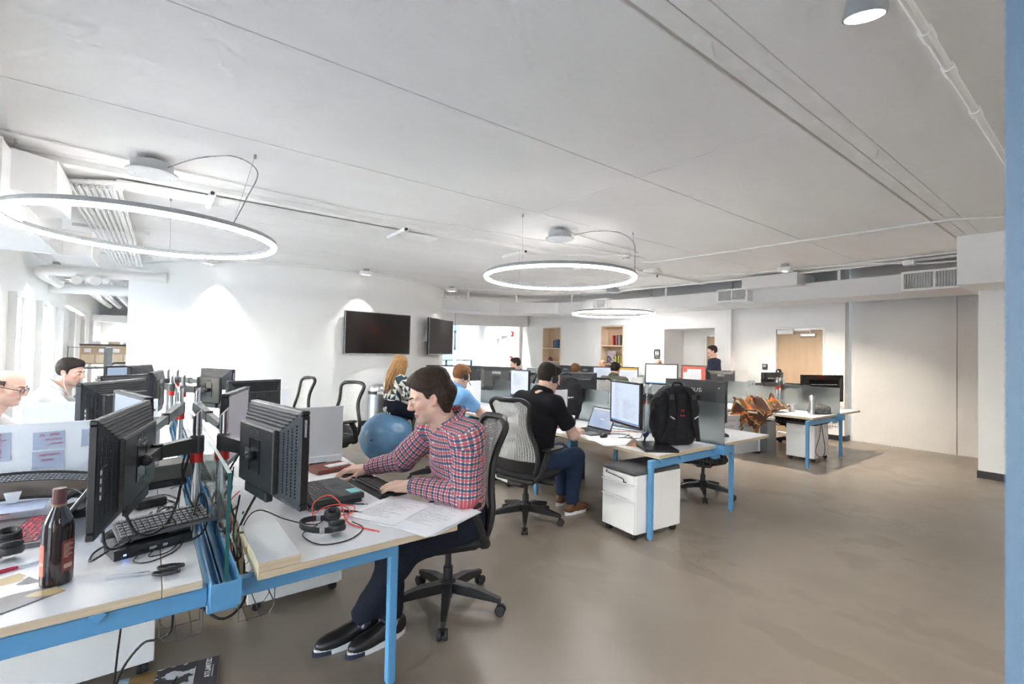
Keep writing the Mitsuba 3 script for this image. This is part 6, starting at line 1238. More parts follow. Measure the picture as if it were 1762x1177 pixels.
def over_ear(label, M, s=1.0, pads='black_plastic', bandm='black_plastic'):
    """Headphones lying on their side: local z up."""
    t = thing('headphones', label, 'headphones', None, M)
    a = np.linspace(-PI * .62, PI * .62, 25); P = np.array([(-.085 * np.cos(x) - .02, .078 * np.sin(x), .020 + .012 * np.cos(x)) for x in a])
    V = []
    g = grid(lambda u, v: tuple(np.stack([np.interp(u, np.linspace(0, 1, 25), P[:, k]) for k in range(3)])[k] + (0, 0, 1)[k] * (v - .5) * .022 for k in range(3)), 25, 3); part(t, 'headband', thick(g[0], g[1], .007), bandm)
    for sgn in (-1, 1):
        c = A(P[0 if sgn < 0 else -1][0] + .016, P[0 if sgn < 0 else -1][1], .026); cp = part(t, 'ear_cup', tf(lathe([(0, -.016), (.030, -.016), (.035, -.008), (.035, .004), (.030, .010), (0, .010)], 24), mat(c, rx=sgn * .25)), pads)
        part(cp, 'cushion', tf(lathe([(.014, .010), (.030, .009), (.034, .015), (.030, .024), (.022, .026), (.015, .020), (.012, .012)], 24), mat(c, rx=sgn * .25)), 'rubber'); part(t, 'slider', mv(box((0, 0, 0), (.020, .010, .026), .002), P[3 if sgn < 0 else -4]), 'silver_grey')
    return t
over_ear('black headphones with chrome trim lying at the left end of the near desk', mat((-.52, 2.78, D + .006), rz=.2, s=1.25), bandm='silver_dark')
t = thing('pen', 'red capped clear pen at the left end of the near desk', 'pen', None, frame(A(-.43, 2.565, D + .007), unit(A(.09, .035, 0)), unit(A(-.035, .09, 0)), A(0, 0, 1)))
part(t, 'cap', cyl((-.05, 0, 0), (.01, 0, 0), .0062, 10), 'cap_red'); part(t, 'barrel', cyl((.01, 0, 0), (.11, 0, 0), .005, 10), 'silver_clear'); part(t, 'clip', box((-.02, 0, .007), (.04, .003, .0015)), 'cap_red')
mat_('cap_red', (.38, .02, .06), .35); mat_('silver_clear', (.62, .64, .68), .25)
def glossy_page(p, n, uv):
    a = fbm(p.x * 9, p.y * 14, 2.0, octaves=2); c = mix((.12, .12, .13), (.82, .83, .84), smoothstep(.45, .50, a)); return mix(c, (.42, .33, .18), smoothstep(.66, .70, fbm(p.x * 7 + 3, p.y * 11, 5.0, octaves=2)))
mat_('glossy_page', proc(glossy_page), .25)
t = thing('magazine', 'glossy magazine at the front left corner of the near desk below the bottle', 'magazine', None, mat((-.43, 2.32, D), rz=.55))
part(t, 'cover', bx(-.12, .12, -.15, .15, .0, .004, .001), 'glossy_page', smooth=False); part(t, 'pages', bx(-.118, .118, -.148, .148, .0002, .003), 'paper', smooth=False)
for i, (x, y, r, c) in enumerate([(-.72, 3.30, .1, 'cord_red'), (-.70, 3.31, .16, 'paper'), (-.60, 3.31, .02, 'note_blue')]):
    mn = 'paper_orange' if i == 0 else c
    if i == 0: mat_('paper_orange', (.55, .16, .06), .6)
    solo('paper_sheet', mv(box((0, 0, 0), (.30, .20, .002)), (x, y, D + .048 + .003 * i), rz=r), mn, ('orange edged folder on the ledge of the divider with notes', 'white paper on top of the orange folder at the divider ledge', 'blue grey sheet on the ledge of the divider with notes')[i], 'paper')
def mouse(label, p, rz, s=1.0, m='black_plastic'):
    t = thing('computer_mouse', label, 'mouse', None, mat((*p, D), rz=rz, s=s))
    V, F = nets(lambda q: smax(ell(q, (0, 0, .008), (.031, .056, .030)), .001 - q[:, 2], .003), (-.04, -.065, -.003), (.04, .065, .045), .0035); part(t, 'shell', (V, F), m, smooth=True)
    part(t, 'wheel', cyl((-.004, .030, .030), (.004, .030, .030), .009, 12), 'rubber'); part(t, 'button_gap', box((0, .028, .0345), (.0015, .04, .004)), 'bezel_black')
    return t
mouse('black mouse on the near left desk beside the monitor', (-.135, 2.74), -.9, 1.25)
def keyboard(label, M, w=.45, d=.155, rows=6, cols=20, m='key_black', body='black_plastic'):
    t = thing('keyboard', label, 'keyboard', None, M)
    part(t, 'body', hull([(x, y, z) for x in (-w / 2, w / 2) for y, z in ((-d / 2, 0), (d / 2, 0), (-d / 2 + .003, .014), (d / 2 - .003, .024))]), body); ks = []
    for r in range(rows):
        for c in range(cols):
            x = -w / 2 + .018 + c * (w - .036) / (cols - 1); y = -d / 2 + .022 + r * (d - .05) / (rows - 1) + (.008 if r == rows - 1 else 0)
            if c in (15,) or (r == 0 and 4 <= c <= 8): continue
            ks.append(box((x, y, .0165 + .010 * (r / (rows - 1)) + .003), ((w - .036) / (cols - 1) - .003, (d - .05) / (rows - 1) - .003, .008), .002))
    ks.append(box((-w / 2 + .018 + 6 * (w - .036) / (cols - 1), -d / 2 + .022, .0195), ((w - .036) / (cols - 1) * 5 - .004, .016, .008), .002)); part(t, 'keys', cat(*ks), m, smooth=False, kind='stuff')
    part(t, 'status_strip', mv(box((0, 0, 0), (w * .25, .006, .001)), (w * .33, d / 2 - .012, .0245)), 'silver_grey'); return t
keyboard('grey black keyboard propped on the docking station of the near left desk', mat((.025, 2.62, D + .062), rz=.18, rx=.06, ry=-.04, s=.98), w=.34, d=.19, cols=15, m='key_grey', body='key_grey')
t = thing('docking_station', 'black docking station with white label strips under the propped keyboard', 'docking station', None, mat((-.01, 2.545, D), rz=.30, s=.86))
part(t, 'body', hull([(x, y, z) for x in (-.17, .15) for y, z in ((-.07, 0), (.09, 0), (.085, .062), (-.065, .045))]), 'bezel_black'); part(t, 'label_strip', tf(cat(box((-.12, .005, .052), (.07, .022, .001)), box((-.125, -.035, .047), (.06, .016, .001))), mat(rx=.11) if False else mat()), 'paper', smooth=False)
part(t, 'indicator', box((-.13, -.0705, .018), (.010, .002, .006)), 'led_blue', smooth=False, emitter=area((.4, 1.2, 5), .01)); part(t, 'rear_block', bx(.06, .16, -.02, .12, 0, .085, .006), 'black_plastic'); part(t, 'port', cat(box((-.02, -.070, .02), (.03, .004, .012)), box((.03, -.070, .02), (.02, .004, .012))), 'silver_grey', smooth=False)
mat_('led_blue', (.1, .2, .8), .3)
t = thing('scissors', 'black handled scissors at the front edge of the near left desk', 'scissors', None, frame(A(-.02, 2.245, D + .004), unit(A(.20, -.06, 0)), unit(A(.06, .20, 0)), A(0, 0, 1)))
part(t, 'blade', prism([(-.13, -.002), (.0, -.007), (.02, .004), (-.0, .008)], 0, .003), 'steel'); part(t, 'blade', mv(prism([(-.13, .002), (.0, .007), (.02, -.004), (-.0, -.008)], 0, .003), (0, 0, .003)), 'steel')
for sx in (-1, 1): part(t, 'handle', tube([(.065 + .042 * math.cos(q), sx * (.022 + .004) + .016 * math.sin(q), .006) for q in np.linspace(0, 2 * PI, 19)[:-1]], .0055, 7, closed=True), 'black_plastic')
part(t, 'pivot', cyl((.0, 0, 0), (.0, 0, .008), .005, 10), 'silver_grey')
k = solo('power_brick', mv(box((0, 0, .022), (.13, .075, .044), .006), (-.03, 3.18, D), rz=.35), 'black_plastic', 'flat black power brick on the near left desk under the cable loop', 'power supply'); part(k, 'badge', box((.02, 0, .0442), (.04, .03, .0006)), 'dark_plastic')
k = thing('desktop_speaker_box', 'grey brown box with black base behind the nearest left monitor', 'box', None, mat((.0, 3.66, D), rz=.25)); part(k, 'case', bx(-.14, .15, -.10, .10, .035, .13, .004), 'box_brown'); part(k, 'base', bx(-.15, .12, -.12, .08, 0, .036, .004), 'bezel_black')
mat_('box_brown', (.13, .12, .115), .5)
# cables on the near bench
cable('thick black cable hanging in a loop from the nearest left monitor', [(-.10, 2.30, .96), (-.06, 2.36, .85), (.0, 2.50, .80), (.06, 2.62, .84), (.10, 2.72, 1.0), (.13, 2.74, 1.12)], .0055)
cable('black power cable from under the nearest left monitor to the trough', [(-.16, 2.25, .95), (-.14, 2.32, .82), (-.06, 2.60, .772), (.02, 2.95, .765), (.08, 2.96, .75), (.12, 2.78, .73), (.14, 2.7, .66)], .005)
cable('black loop of cable standing up beside the left pole', [(.10, 2.55, .70), (.13, 2.60, .80), (.16, 2.64, .90), (.185, 2.62, .86), (.18, 2.56, .76), (.12, 2.52, .73), (.06, 2.55, .74)], .0045)
cable('black cable dropping from the left pole into the trough', [(.125, 2.75, 1.15), (.09, 2.72, 1.02), (.11, 2.70, .90), (.14, 2.68, .80), (.10, 2.64, .72)], .0045)
cable('black keyboard cable curling round the docking station', [(-.02, 2.80, .80), (-.06, 2.66, .80), (-.12, 2.52, .775), (-.19, 2.46, .745), (-.21, 2.50, .732), (-.19, 2.60, .735), (-.09, 2.72, .735), (.0, 2.78, .74)], .004)
cable('thin black cable looping in front of the docking station', [(-.04, 2.47, .742), (-.07, 2.40, .729), (-.02, 2.36, .729), (.06, 2.42, .729), (.09, 2.50, .735), (.05, 2.56, .78)], .0026)
cable('second thin cable from the docking station ports', [(.0, 2.47, .742), (-.02, 2.42, .729), (.05, 2.44, .729), (.10, 2.56, .735), (.14, 2.62, .70)], .0024)
for i, P in enumerate([[(.02, 3.3, .73), (.08, 3.15, .73), (.06, 3.02, .73), (.0, 3.05, .73), (.05, 3.2, .73), (.10, 3.1, .72)], [(.03, 3.02, .73), (.09, 3.2, .73), (.03, 3.36, .73), (-.04, 3.28, .73), (.02, 3.14, .73), (.09, 2.95, .73)], [(.06, 3.4, .75), (.10, 3.2, .80), (.09, 3.0, .74), (.11, 2.85, .68)]]):
    cable('thin tangled cable on the white cable flap of the near left desk', P, .0026, group='tangled cables on the left cable flap')
rg = np.random.default_rng(11)
for i in range(13):
    y0 = 2.25 + .09 * i + rg.uniform(-.04, .04); x = .275 + rg.uniform(-.015, .03)
    P = [(x + .05, y0 + rg.uniform(.1, .3), rg.uniform(.74, .95)), (x + rg.uniform(-.01, .03), y0 + .10, rg.uniform(.64, .78)), (x + rg.uniform(.0, .05), y0 - .02, rg.uniform(.58, .70)), (x + rg.uniform(-.01, .04), y0 + .18, rg.uniform(.56, .66)), (x + rg.uniform(0, .05), y0 + .34, rg.uniform(.62, .78))]
    cable('black cable in the tangle between the glass screen and the right desk', P, rg.uniform(.003, .005), group='black cable tangle behind the glass')
for i in range(9):
    y0 = 2.35 + .012 * i; cable('beige network cable hanging in the bundle behind the glass end', [(.27 + .004 * i, y0 + .12, .74), (.285 + .004 * i, y0 + .02, .68), (.29 + .003 * i, y0 - .06, .60), (.28 + .004 * i, y0 - .02, .53), (.27 + .003 * i, y0 + .12, .51)], .003, 'cord_beige', group='beige network cables')
for i, P in enumerate([[(.36, 2.95, .80), (.31, 2.86, .78), (.30, 2.74, .72), (.29, 2.6, .62), (.30, 2.5, .57)], [(.30, 3.05, .76), (.30, 2.9, .70), (.28, 2.75, .64)]]): cable(('red cable running from the plaid man\'s monitor down behind the desk', 'short red cable deeper in the tangle behind the glass')[i], P, .0035, 'cord_red')
cable('black cable lying across the raised cable flap of the right desk', [(.30, 2.42, .66), (.33, 2.50, .77), (.40, 2.56, .80), (.50, 2.46, .765), (.62, 2.40, .735), (.72, 2.52, .733)], .003)
cable('thick black cable from the right monitor down to the tray', [(.36, 2.33, .96), (.34, 2.44, .86), (.31, 2.52, .74), (.30, 2.60, .60), (.29, 2.45, .53), (.33, 2.30, .54)], .006)
cable('black cable hanging from the right monitor in front of the pole', [(.30, 2.50, 1.10), (.27, 2.62, .98), (.28, 2.66, .86), (.30, 2.56, .76)], .0045)
cable('black cable hanging from the tray to the floor below the near bench', [(.06, 2.20, .58), (.055, 2.22, .50), (.02, 2.24, .47), (-.03, 2.26, .46), (-.09, 2.30, .36), (-.115, 2.36, .22), (-.08, 2.48, .08), (.02, 2.58, .012), (.14, 2.64, .008)], .0045)
cable('second black cable hanging beside the pedestal down to the booklet', [(-.09, 2.27, .60), (-.105, 2.28, .40), (-.11, 2.34, .22), (-.06, 2.5, .07), (.05, 2.62, .012), (.10, 2.75, .010)], .004)
cable('black cable sagging below the trough end of the near bench', [(.14, 2.2, .58), (.22, 2.16, .52), (.30, 2.22, .54), (.33, 2.4, .58)], .005)
def atl(p, n, uv):
    a = fbm(p.x * 22, p.y * 30, 2.0, octaves=3); u = uv.x
    c = mix((.035, .035, .04), (.55, .56, .60), smoothstep(.46, .52, a)); c = dr.select(u < .36, mix((.28, .17, .05), (.10, .07, .04), a), c); c = dr.select(u > .76, mi.Color3f(.045, .042, .055), c)
    return dr.select(u < .10, mi.Color3f(.25, .36, .45), c)
mat_('booklet_print', proc(atl), .35)
t = thing('booklet', 'dark picture booklet reading ATLANTIC lying on the floor below the near desk', 'booklet', None, mat((.06, 2.70, .004), rz=-.14))
V, F, U = grid(lambda u, v: ((u - .5) * .40, (v - .5) * .30, 0 * u), 2, 2); part(t, 'cover', mikit.ply(cat((V + A(0, 0, .0045), F)), 'booklet_print', uv=U, smooth=True), None); part(t, 'pages', bx(-.199, .199, -.149, .149, -.004, .004), 'paper', smooth=False)
part(t, 'title', mv(text('ATLANTIC', .022, .0008), (.168, -.01, .0047), rz=PI / 2), 'paper', smooth=False); part(t, 'subtitle', mv(text('www.atlanticbooks.com', .006, .0008, False), (.180, -.01, .0047), rz=PI / 2), 'paper', smooth=False)
# ---- right half of the near desk
t = laptop('open black laptop with teal note on its palm rest before the plaid man', (.79, 2.84, D + .018), PI / 2 + .08, w=.40, d=.29, open_=2.0, scr='plain', body='dark_plastic', thickb=.032)
part(t, 'sticky_note', box((-.135, -.105, .0335), (.085, .06, .001)), 'note_teal', smooth=False); part(t, 'dock', bx(-.205, .205, -.13, .16, -.018, .0, .003), 'black_plastic'); part(t, 'pointing_nub', cyl((0, .055, .032), (0, .055, .039), .005, 10), 'red_plastic')
mat_('note_teal', (.17, .50, .50), .6)
keyboard('black keyboard under the hands of the man in plaid', mat((1.095, 2.89, D), rz=PI / 2 + .10, s=1.18), w=.44, d=.15)
mouse('black mouse under the right hand of the man in plaid', (1.045, 3.20), 1.1, 1.1)
k = thing('notebook', 'reddish brown leather notebook by the pale divider', 'notebook', None, mat((.98, 3.46, D), rz=.18)); part(k, 'cover', bx(-.13, .13, -.10, .10, 0, .030, .004), 'leather_red'); part(k, 'pages', bx(-.125, .131, -.096, .096, .005, .025), 'paper', smooth=False)
mat_('leather_red', (.16, .040, .026), .5)
k = solo('smartphone', mv(box((0, 0, .005), (.15, .075, .010), .003), (1.02, 3.43, D + .030), rz=.22), 'phone_white', 'white smartphone lying on the reddish notebook', 'phone'); part(k, 'screen', mv(box((0, 0, .0103), (.115, .066, .0005)), (0, 0, 0)), 'silver_clear')
mat_('phone_white', (.72, .71, .70), .25)
solo('sunglasses_case', mv(hull([(x, y, z) for x, y, z in ((-.09, -.02, 0), (.09, -.03, 0), (-.08, .03, 0), (.08, .03, 0), (-.06, 0, .035), (.06, 0, .03))]), (.93, 3.58, D + .0), rz=.2), 'black_plastic', 'small black case behind the reddish notebook', 'case')
def stack(label, c, rz, n, seed, w=.30, d=.37, txt=True):
    g = np.random.default_rng(seed)
    t = thing('paper_stack', label, 'papers', None, mat((*c, D), rz=rz))
    for i in range(n):
        o, r = g.uniform(-.006, .006, 2) * (1 + 2 * (i < 2)), g.uniform(-.03, .03) * (1 + 2 * (i < 2)); V, F, U = grid(lambda u, v: ((u - .5) * w + o[0], (v - .5) * d + o[1], .0016 * i + .001 + .012 * np.maximum(0, u - .75) ** 2 * (i > 2) + 0 * v), 9, 2)
        part(t, 'sheet', mv(thick(V, F, .0009), rz=r), 'paper', smooth=False)
    if txt:
        ls = [box((-.0 - .5 * (w * .78 - L), .5 * d - .05 - .0125 * j, .0016 * (n - 1) + .0022), (L, .0032, .0005)) for j, L in enumerate(w * .78 * g.uniform(.35, 1.0, 22))]
        part(t, 'print', cat(*ls), 'ink_grey_pale', smooth=False, kind='stuff')
mat_('ink_grey_pale', (.52, .52, .55), .7)
stack('stack of printed pages near the hands of the man in plaid', (1.015, 2.41), .48 - PI / 2 + .03, 6, 3)
stack('printed pages fanned out over the right front corner of the near desk', (1.155, 2.185), .40 - PI / 2, 5, 5, w=.29, d=.40)
def pen(label, a, b, m='bezel_black', r=.0055, tip='silver_grey'):
    a, b = A(*a, D + r), A(*b, D + r); u = unit(b - a); t = thing('pen', label, 'pen'); part(t, 'barrel', cyl(a, b - u * .03, r, 10), m); part(t, 'grip', cyl(b - u * .03, b - u * .008, r * .9, 10), tip); part(t, 'tip', cyl(b - u * .008, b, r * .5, 8, r * .1), 'steel')
pen('black pen in front of the paper stack', (.74, 2.59), (.87, 2.44), r=.0075); pen('thin dark blue pen behind the other pen', (.82, 2.66), (.95, 2.57), 'ink_navy', .004)
mat_('ink_navy', (.02, .025, .07), .35)
over_ear('black headphones with flat ear pads lying on the right desk beside the raised flap', mat((.66, 2.335, D + .004), rz=-.15, s=1.15))
cable('red headphone cable curling over the right desk', [(.62, 2.44, .74), (.64, 2.52, .80), (.72, 2.54, .825), (.76, 2.46, .79), (.755, 2.36, .745), (.78, 2.28, .732), (.85, 2.16, .729)], .0032, 'cord_red')
cable('second loop of red cable beside the headphones', [(.62, 2.44, .735), (.66, 2.54, .745), (.76, 2.60, .75), (.85, 2.54, .745), (.82, 2.46, .74), (.75, 2.42, .75), (.78, 2.50, .77), (.80, 2.44, .755), (.76, 2.36, .735), (.79, 2.26, .73)], .0030, 'cord_red')
cable('black headphone cable looping to the edge of the right desk', [(.62, 2.36, .745), (.54, 2.30, .735), (.58, 2.16, .729), (.70, 2.14, .729), (.80, 2.24, .729), (.78, 2.34, .735)], .0028)
solo('cable_plug', mv(cyl((-.022, 0, 0), (.022, 0, 0), .006, 8), (.625, 2.46, .745), rz=1.4), 'black_plastic', 'black plug at the start of the red cable', 'plug')
k = thing('key_ring', 'small key ring hanging at the laptop side', 'keys', None, mat((.655, 2.60, D))); part(k, 'ring', tf(lathe([(.010, 0), (.012, 0), (.012, .002), (.010, .002)], 16, closed=True), mat((0, 0, .016), rx=PI / 2)), 'steel'); part(k, 'key', mv(box((0, 0, .002), (.05, .014, .003), .001), (.02, -.015, 0), rz=-.5), 'alu')
# ---- ball and bin
def ball_c(p, n, uv): return mix((.085, .19, .33), (.10, .215, .36), fbm(p.x * 5, p.y * 5, p.z * 5, octaves=2))
mat_('ball_blue', proc(ball_c), .3, spec=.5)
a = np.linspace(-PI / 2, PI / 2, 49); prof = [(max(0.0, .375 * math.cos(x) * (1 + .004 * (1 if i % 6 == 3 else 0))), .352 + .352 * math.sin(x)) for i, x in enumerate(a)]
t = solo('exercise_ball', tf(lathe(prof, 64), mat((2.56, 6.30, .0), rz=.3) @ mat((0, 0, .352), rx=.25) @ mat((0, 0, -.352))), 'ball_blue', 'large blue exercise ball the woman sits on', 'exercise ball', smooth=True)
part(t, 'valve_plug', cyl((2.28, 6.1, .38), (2.25, 6.08, .38), .012, 10), 'dark_plastic')
t = thing('waste_bin', 'tall brushed steel waste bin with a black band by the curved wall', 'bin', None, mat((3.48, 9.05, 0)))
part(t, 'body', lathe([(0, 0), (.20, 0), (.20, .70), (0, .70)], 32), 'steel'); part(t, 'band', lathe([(.202, .70), (.210, .70), (.210, .76), (.202, .76), (0, .76)], 32), 'black_plastic'); part(t, 'lid', lathe([(.205, .76), (.205, .82), (.18, .87), (.10, .895), (0, .90)], 32), 'steel'); part(t, 'label_plate', mv(box((-.05, -.203, .73), (.12, .02, .05), .004), (0, 0, 0)), 'paper')
# ---- middle bench
laptop('open laptop with a login screen before the man in the black polo', (3.80, 3.62, D), -PI / 2 - .12, w=.40, d=.28, open_=1.95, scr='login', body='silver_dark')
laptop('open laptop before the man in the light blue polo', (3.72, 5.20, D), -PI / 2 + .05, w=.38, d=.26, open_=1.95, scr='doc')
laptop('closed black laptop at the front corner of the middle bench', (3.72, 2.70, D), .95, w=.42, d=.31, open_=None, body='bezel_black', thickb=.016)
mouse('black mouse on papers at the middle bench', (3.72, 3.33), -1.2, 1.15)
stack('loose white papers on the middle bench before the closed laptop', (3.62, 3.05), 1.2, 4, 8, w=.30, d=.40, txt=False)
stack('dark print under the mouse on the middle bench', (3.62, 3.30), 1.0, 1, 9, w=.22, d=.26, txt=False)
t = thing('headset', 'navy headset lying beside the closed laptop on the middle bench', 'headset', None, mat((3.80, 2.86, D), rz=.6)); part(t, 'headband', tube(curve([(-.08, 0, .10), (-.06, .01, .05), (0, .02, .02), (.06, .01, .04), (.10, 0, .08)], 5), .008, 7), 'ink_navy')
for x, z in ((-.085, .105), (.105, .085)): part(t, 'ear_cup', mv(lathe([(0, -.012), (.024, -.012), (.026, .0), (.022, .012), (0, .012)], 16), (x, 0, z), ry=1.2), 'ink_navy')
solo('snack_bag', mv(hull([(-.10, -.05, 0), (.10, -.04, 0), (-.08, .06, 0), (.09, .05, 0), (-.06, 0, .05), (.05, .01, .06), (.0, -.03, .05)]), (3.66, 2.90, D), rz=.5), 'bag_tan', 'crumpled tan and grey snack bag behind the closed laptop', 'bag')
mat_('bag_tan', proc(lambda p, n, uv: mix((.42, .24, .13), (.20, .19, .20), smoothstep(.45, .55, fbm(p.x * 22, p.y * 22, p.z * 22, octaves=2)))), .6)
def backpack(label, M, w=.46, h=.56, d=.20, straps=True, logo=None):
    t = thing('backpack', label, 'backpack', None, M)
    def f(p):
        q = np.abs((p - A(0, 0, h * .46)) / A(w / 2 * np.interp(1, [0, 1], [1, 1]), d / 2, h * .50)); q[:, 0] *= 1 + .16 * np.clip(p[:, 2] / h - .35, 0, 1) ** 2 * 2; a = ((q ** 2.9).sum(1) ** (1 / 2.9) - 1) * d / 2; a = smax(a, .004 - p[:, 2], .02); fr = ell(p, (0, d * .42, h * .36), (w * .38, d * .36, h * .33)); a = smin(a, fr, .03)
        return a + (meshkit.fbm(p * 16, 3, 3) - .5) * .016
    V, F = nets(f, (-w * .6, -d * .75, -.01), (w * .6, d * .95, h * 1.05), .012); part(t, 'bag', (V, F), 'pack_black', smooth=True)
    part(t, 'zip', tube(curve([(-w * .44, -.01, h * .25), (-w * .42, -.0, h * .55), (-w * .25, 0, h * .86), (0, .0, h * .955), (w * .25, 0, h * .86), (w * .42, 0, h * .55), (w * .44, -.01, h * .25)], 5), .006, 6), 'black_plastic')
    part(t, 'grab_loop', tube(curve([(-.05, -.03, h * .92), (-.04, -.04, h * 1.0), (.04, -.04, h * 1.0), (.05, -.03, h * .92)], 5), .010, 7), 'pack_black')
    if straps:
        for s in (-1, 1):
            P = curve([(s * .10, -d * .30, h * .92), (s * .115, -d * .58, h * .80), (s * .12, -d * .68, h * .55), (s * .145, -d * .66, h * .30), (s * .19, -d * .50, h * .08)], 6); n = len(P)
            g = grid(lambda u, v: tuple(np.interp(u, np.linspace(0, 1, n), P[:, k]) + (v - .5) * (.065 - .025 * np.maximum(0, u - .5) * 2) * (1, 0, 0)[k] for k in range(3)), n, 3); st = part(t, 'shoulder_strap', thick(g[0], g[1], .016), 'pack_black')
            part(st, 'reflector', beam((s * .150, -d * .78, h * .50), (s * .105, -d * .79, h * .455), .004, .010), 'silver_clear'); part(st, 'buckle', box((s * .118, -d * .66, h * .79), (.045, .012, .05), .004), 'dark_plastic')
        part(t, 'back_pad', hull([(x, -d * .50 - q, z * h) for x, z, q in ((-.05, .85, 0), (.05, .85, 0), (-.05, .1, 0), (.05, .1, 0), (-.035, .8, .02), (.035, .8, .02), (-.035, .15, .02), (.035, .15, .02))]), 'pack_black'); part(t, 'red_mark', cat(box((-.008, -d * .62, h * .58), (.004, .004, .02)), box((.008, -d * .62, h * .58), (.004, .004, .02)), box((-.014, -d * .62, h * .50), (.012, .004, .014)), box((.014, -d * .62, h * .50), (.012, .004, .014))), 'red_plastic', smooth=False)
    if logo: part(t, 'logo', logo, 'paper', smooth=False)
    return t
mat_('pack_black', proc(lambda p, n, uv: mix((.008, .008, .010), (.020, .020, .023), noise(p.x * 300, p.y * 300, p.z * 300))), .75, spec=.3)
backpack('black backpack with shoulder straps standing on the middle bench', mat((4.03, 2.70, D), rz=-.42), w=.50, h=.60, d=.22)
lg = mv(cat(*[tube([(.012 * i + .010 * math.cos(q), 0, .012 * i * 0 + .018 * math.sin(q)) for q in np.linspace(.2, 1.7, 7)], .0028, 5) for i in range(3)], box((.055, 0, .004), (.03, .003, .006)), box((.055, 0, .014), (.03, .003, .006))), (-.06, .168, .30))
backpack('black backpack with a small white emblem behind the divider on the middle bench', mat((4.22, 4.42, D + .0), rz=PI * .80), w=.40, h=.60, d=.20, straps=False, logo=lg)
for i, P in enumerate([[(3.70, 3.36, .76), (3.85, 3.42, .735), (4.0, 3.30, .735), (3.92, 3.12, .735), (3.80, 3.20, .735)], [(3.85, 2.95, .90), (3.90, 2.98, .80), (3.96, 3.06, .735), (3.86, 3.16, .735), (4.05, 3.26, .735)], [(3.95, 2.78, .76), (4.15, 2.95, .735), (4.30, 3.05, .73), (4.38, 3.2, .70)], [(4.05, 3.9, .735), (4.2, 3.6, .735), (4.3, 3.2, .735), (4.36, 2.9, .73)]]):
    cable(('black mouse cable curling behind the mouse on the middle bench', 'black cable hanging from the mail monitor', 'black cable running from the backpack to the rail', 'black cable along the rail of the middle bench')[i], P, .0035)
cable('thin red cable on the middle bench beside the laptop', [(3.80, 3.45, .735), (3.95, 3.55, .735), (4.10, 3.45, .735), (4.25, 3.3, .735)], .003, 'cord_red')
k = thing('paper_cup', 'white paper cup at the divider on the middle bench', 'cup', None, mat((3.98, 4.08, D))); part(k, 'cup', lathe([(0, 0), (.028, 0), (.042, .11), (.044, .115), (.040, .115), (.027, .006), (0, .006)], 24), 'paper'); part(k, 'sleeve', lathe([(.0335, .03), (.040, .085), (.041, .085), (.0345, .03)], 24), 'leather_red')
mouse('black mouse with red cable on the right side of the middle bench', (4.90, 2.68), .4, 1.1); cable('red cable of the mouse on the right side of the middle bench', [(4.92, 2.74, .74), (4.98, 2.82, .765), (4.90, 2.90, .76), (4.82, 2.86, .74), (4.70, 3.0, .73)], .003, 'cord_red')
for i, (x, y, c, lab) in enumerate([(4.62, 3.5, 'paper', 'small white box on the right side of the middle bench'), (4.66, 3.62, 'leather_red', 'small brown box behind the white one on the middle bench')]): k = solo('small_box', mv(box((0, 0, .06), (.16, .10, .12), .003), (x, y, D), rz=.2 * i), c, lab, 'box'); part(k, 'label', mv(box((0, -.051, .07), (.10, .002, .05)), (x, y, D), rz=.2 * i), 'ink_grey')
solo('storage_crate', cat(bx(3.95, 4.35, 4.2, 4.7, .0, .02), bx(3.95, 3.97, 4.2, 4.7, 0, .22), bx(4.33, 4.35, 4.2, 4.7, 0, .22), bx(3.95, 4.35, 4.2, 4.22, 0, .22), bx(3.95, 4.35, 4.68, 4.7, 0, .22)), 'black_plastic', 'black crate on the floor under the middle bench', 'crate')
solo('plastic_bag', mv(hull(np.random.default_rng(3).normal(0, 1, (60, 3)) * A(.10, .09, .06) + A(0, 0, .12)), (4.1, 4.45, .12)), 'silver_clear', 'crumpled clear plastic bag in the crate under the middle bench', 'bag')
# ---- far right bench
def stripes(p, n, uv):
    v = uv.y * 4.5 + .6 * noise(uv.x * 3, uv.y * 3, 1.0); k = v - dr.floor(v); c = mi.Color3f(.055, .020, .012)
    c = dr.select(k > .30, mi.Color3f(.36, .09, .014), c); c = dr.select(k > .48, mi.Color3f(.10, .065, .014), c); c = dr.select(k > .68, mi.Color3f(.44, .36, .24), c); c = dr.select(k > .78, mi.Color3f(.055, .020, .012), c)
    return c
mat_('blanket_stripes', proc(stripes), .9, sheen=.4)
def bump(u, v):
    q = np.stack([u * 4.5, v * 4.5, u * 0], -1); return meshkit.fbm(q, 3, 21)
def blanket(u, v):
    # bunched over the desk edge: one half lies on the desk, the rest hangs down the side
    n1, n2 = bump(u, v), bump(u + 3, v + 5); t = v * 1.25
    x = 8.02 - .55 * np.maximum(t - .62, 0) * .25 - .70 * np.minimum(t, .62) + .22 * (n1 - .5) + .05 * np.sin(u * 9 + v * 5)
    y = 3.66 + (u - .5) * (.72 - .28 * v) + .03 + .22 * (n2 - .5); z = D + .03 + .20 * (n1 * n2 * 4 - .55).clip(0, 1.2) * (1 - .5 * v) + .035 * np.sin(u * 16 + 3 * n1) - np.maximum(t - .52, 0) * .36 * (.6 + .9 * np.abs(np.sin(u * 4.2 + .5)))
    return x, y, np.where(x > 7.60, np.maximum(z, D + .012), z)
V, F, U = grid(blanket, 60, 60); V2, F2 = thick(V, F, .010)
solo('blanket', mikit.ply((V2, F2), 'blanket_stripes', smooth=True, uv=np.vstack([U, U])), None, 'brown and orange striped blanket bunched over the edge of the far right desk', 'blanket')
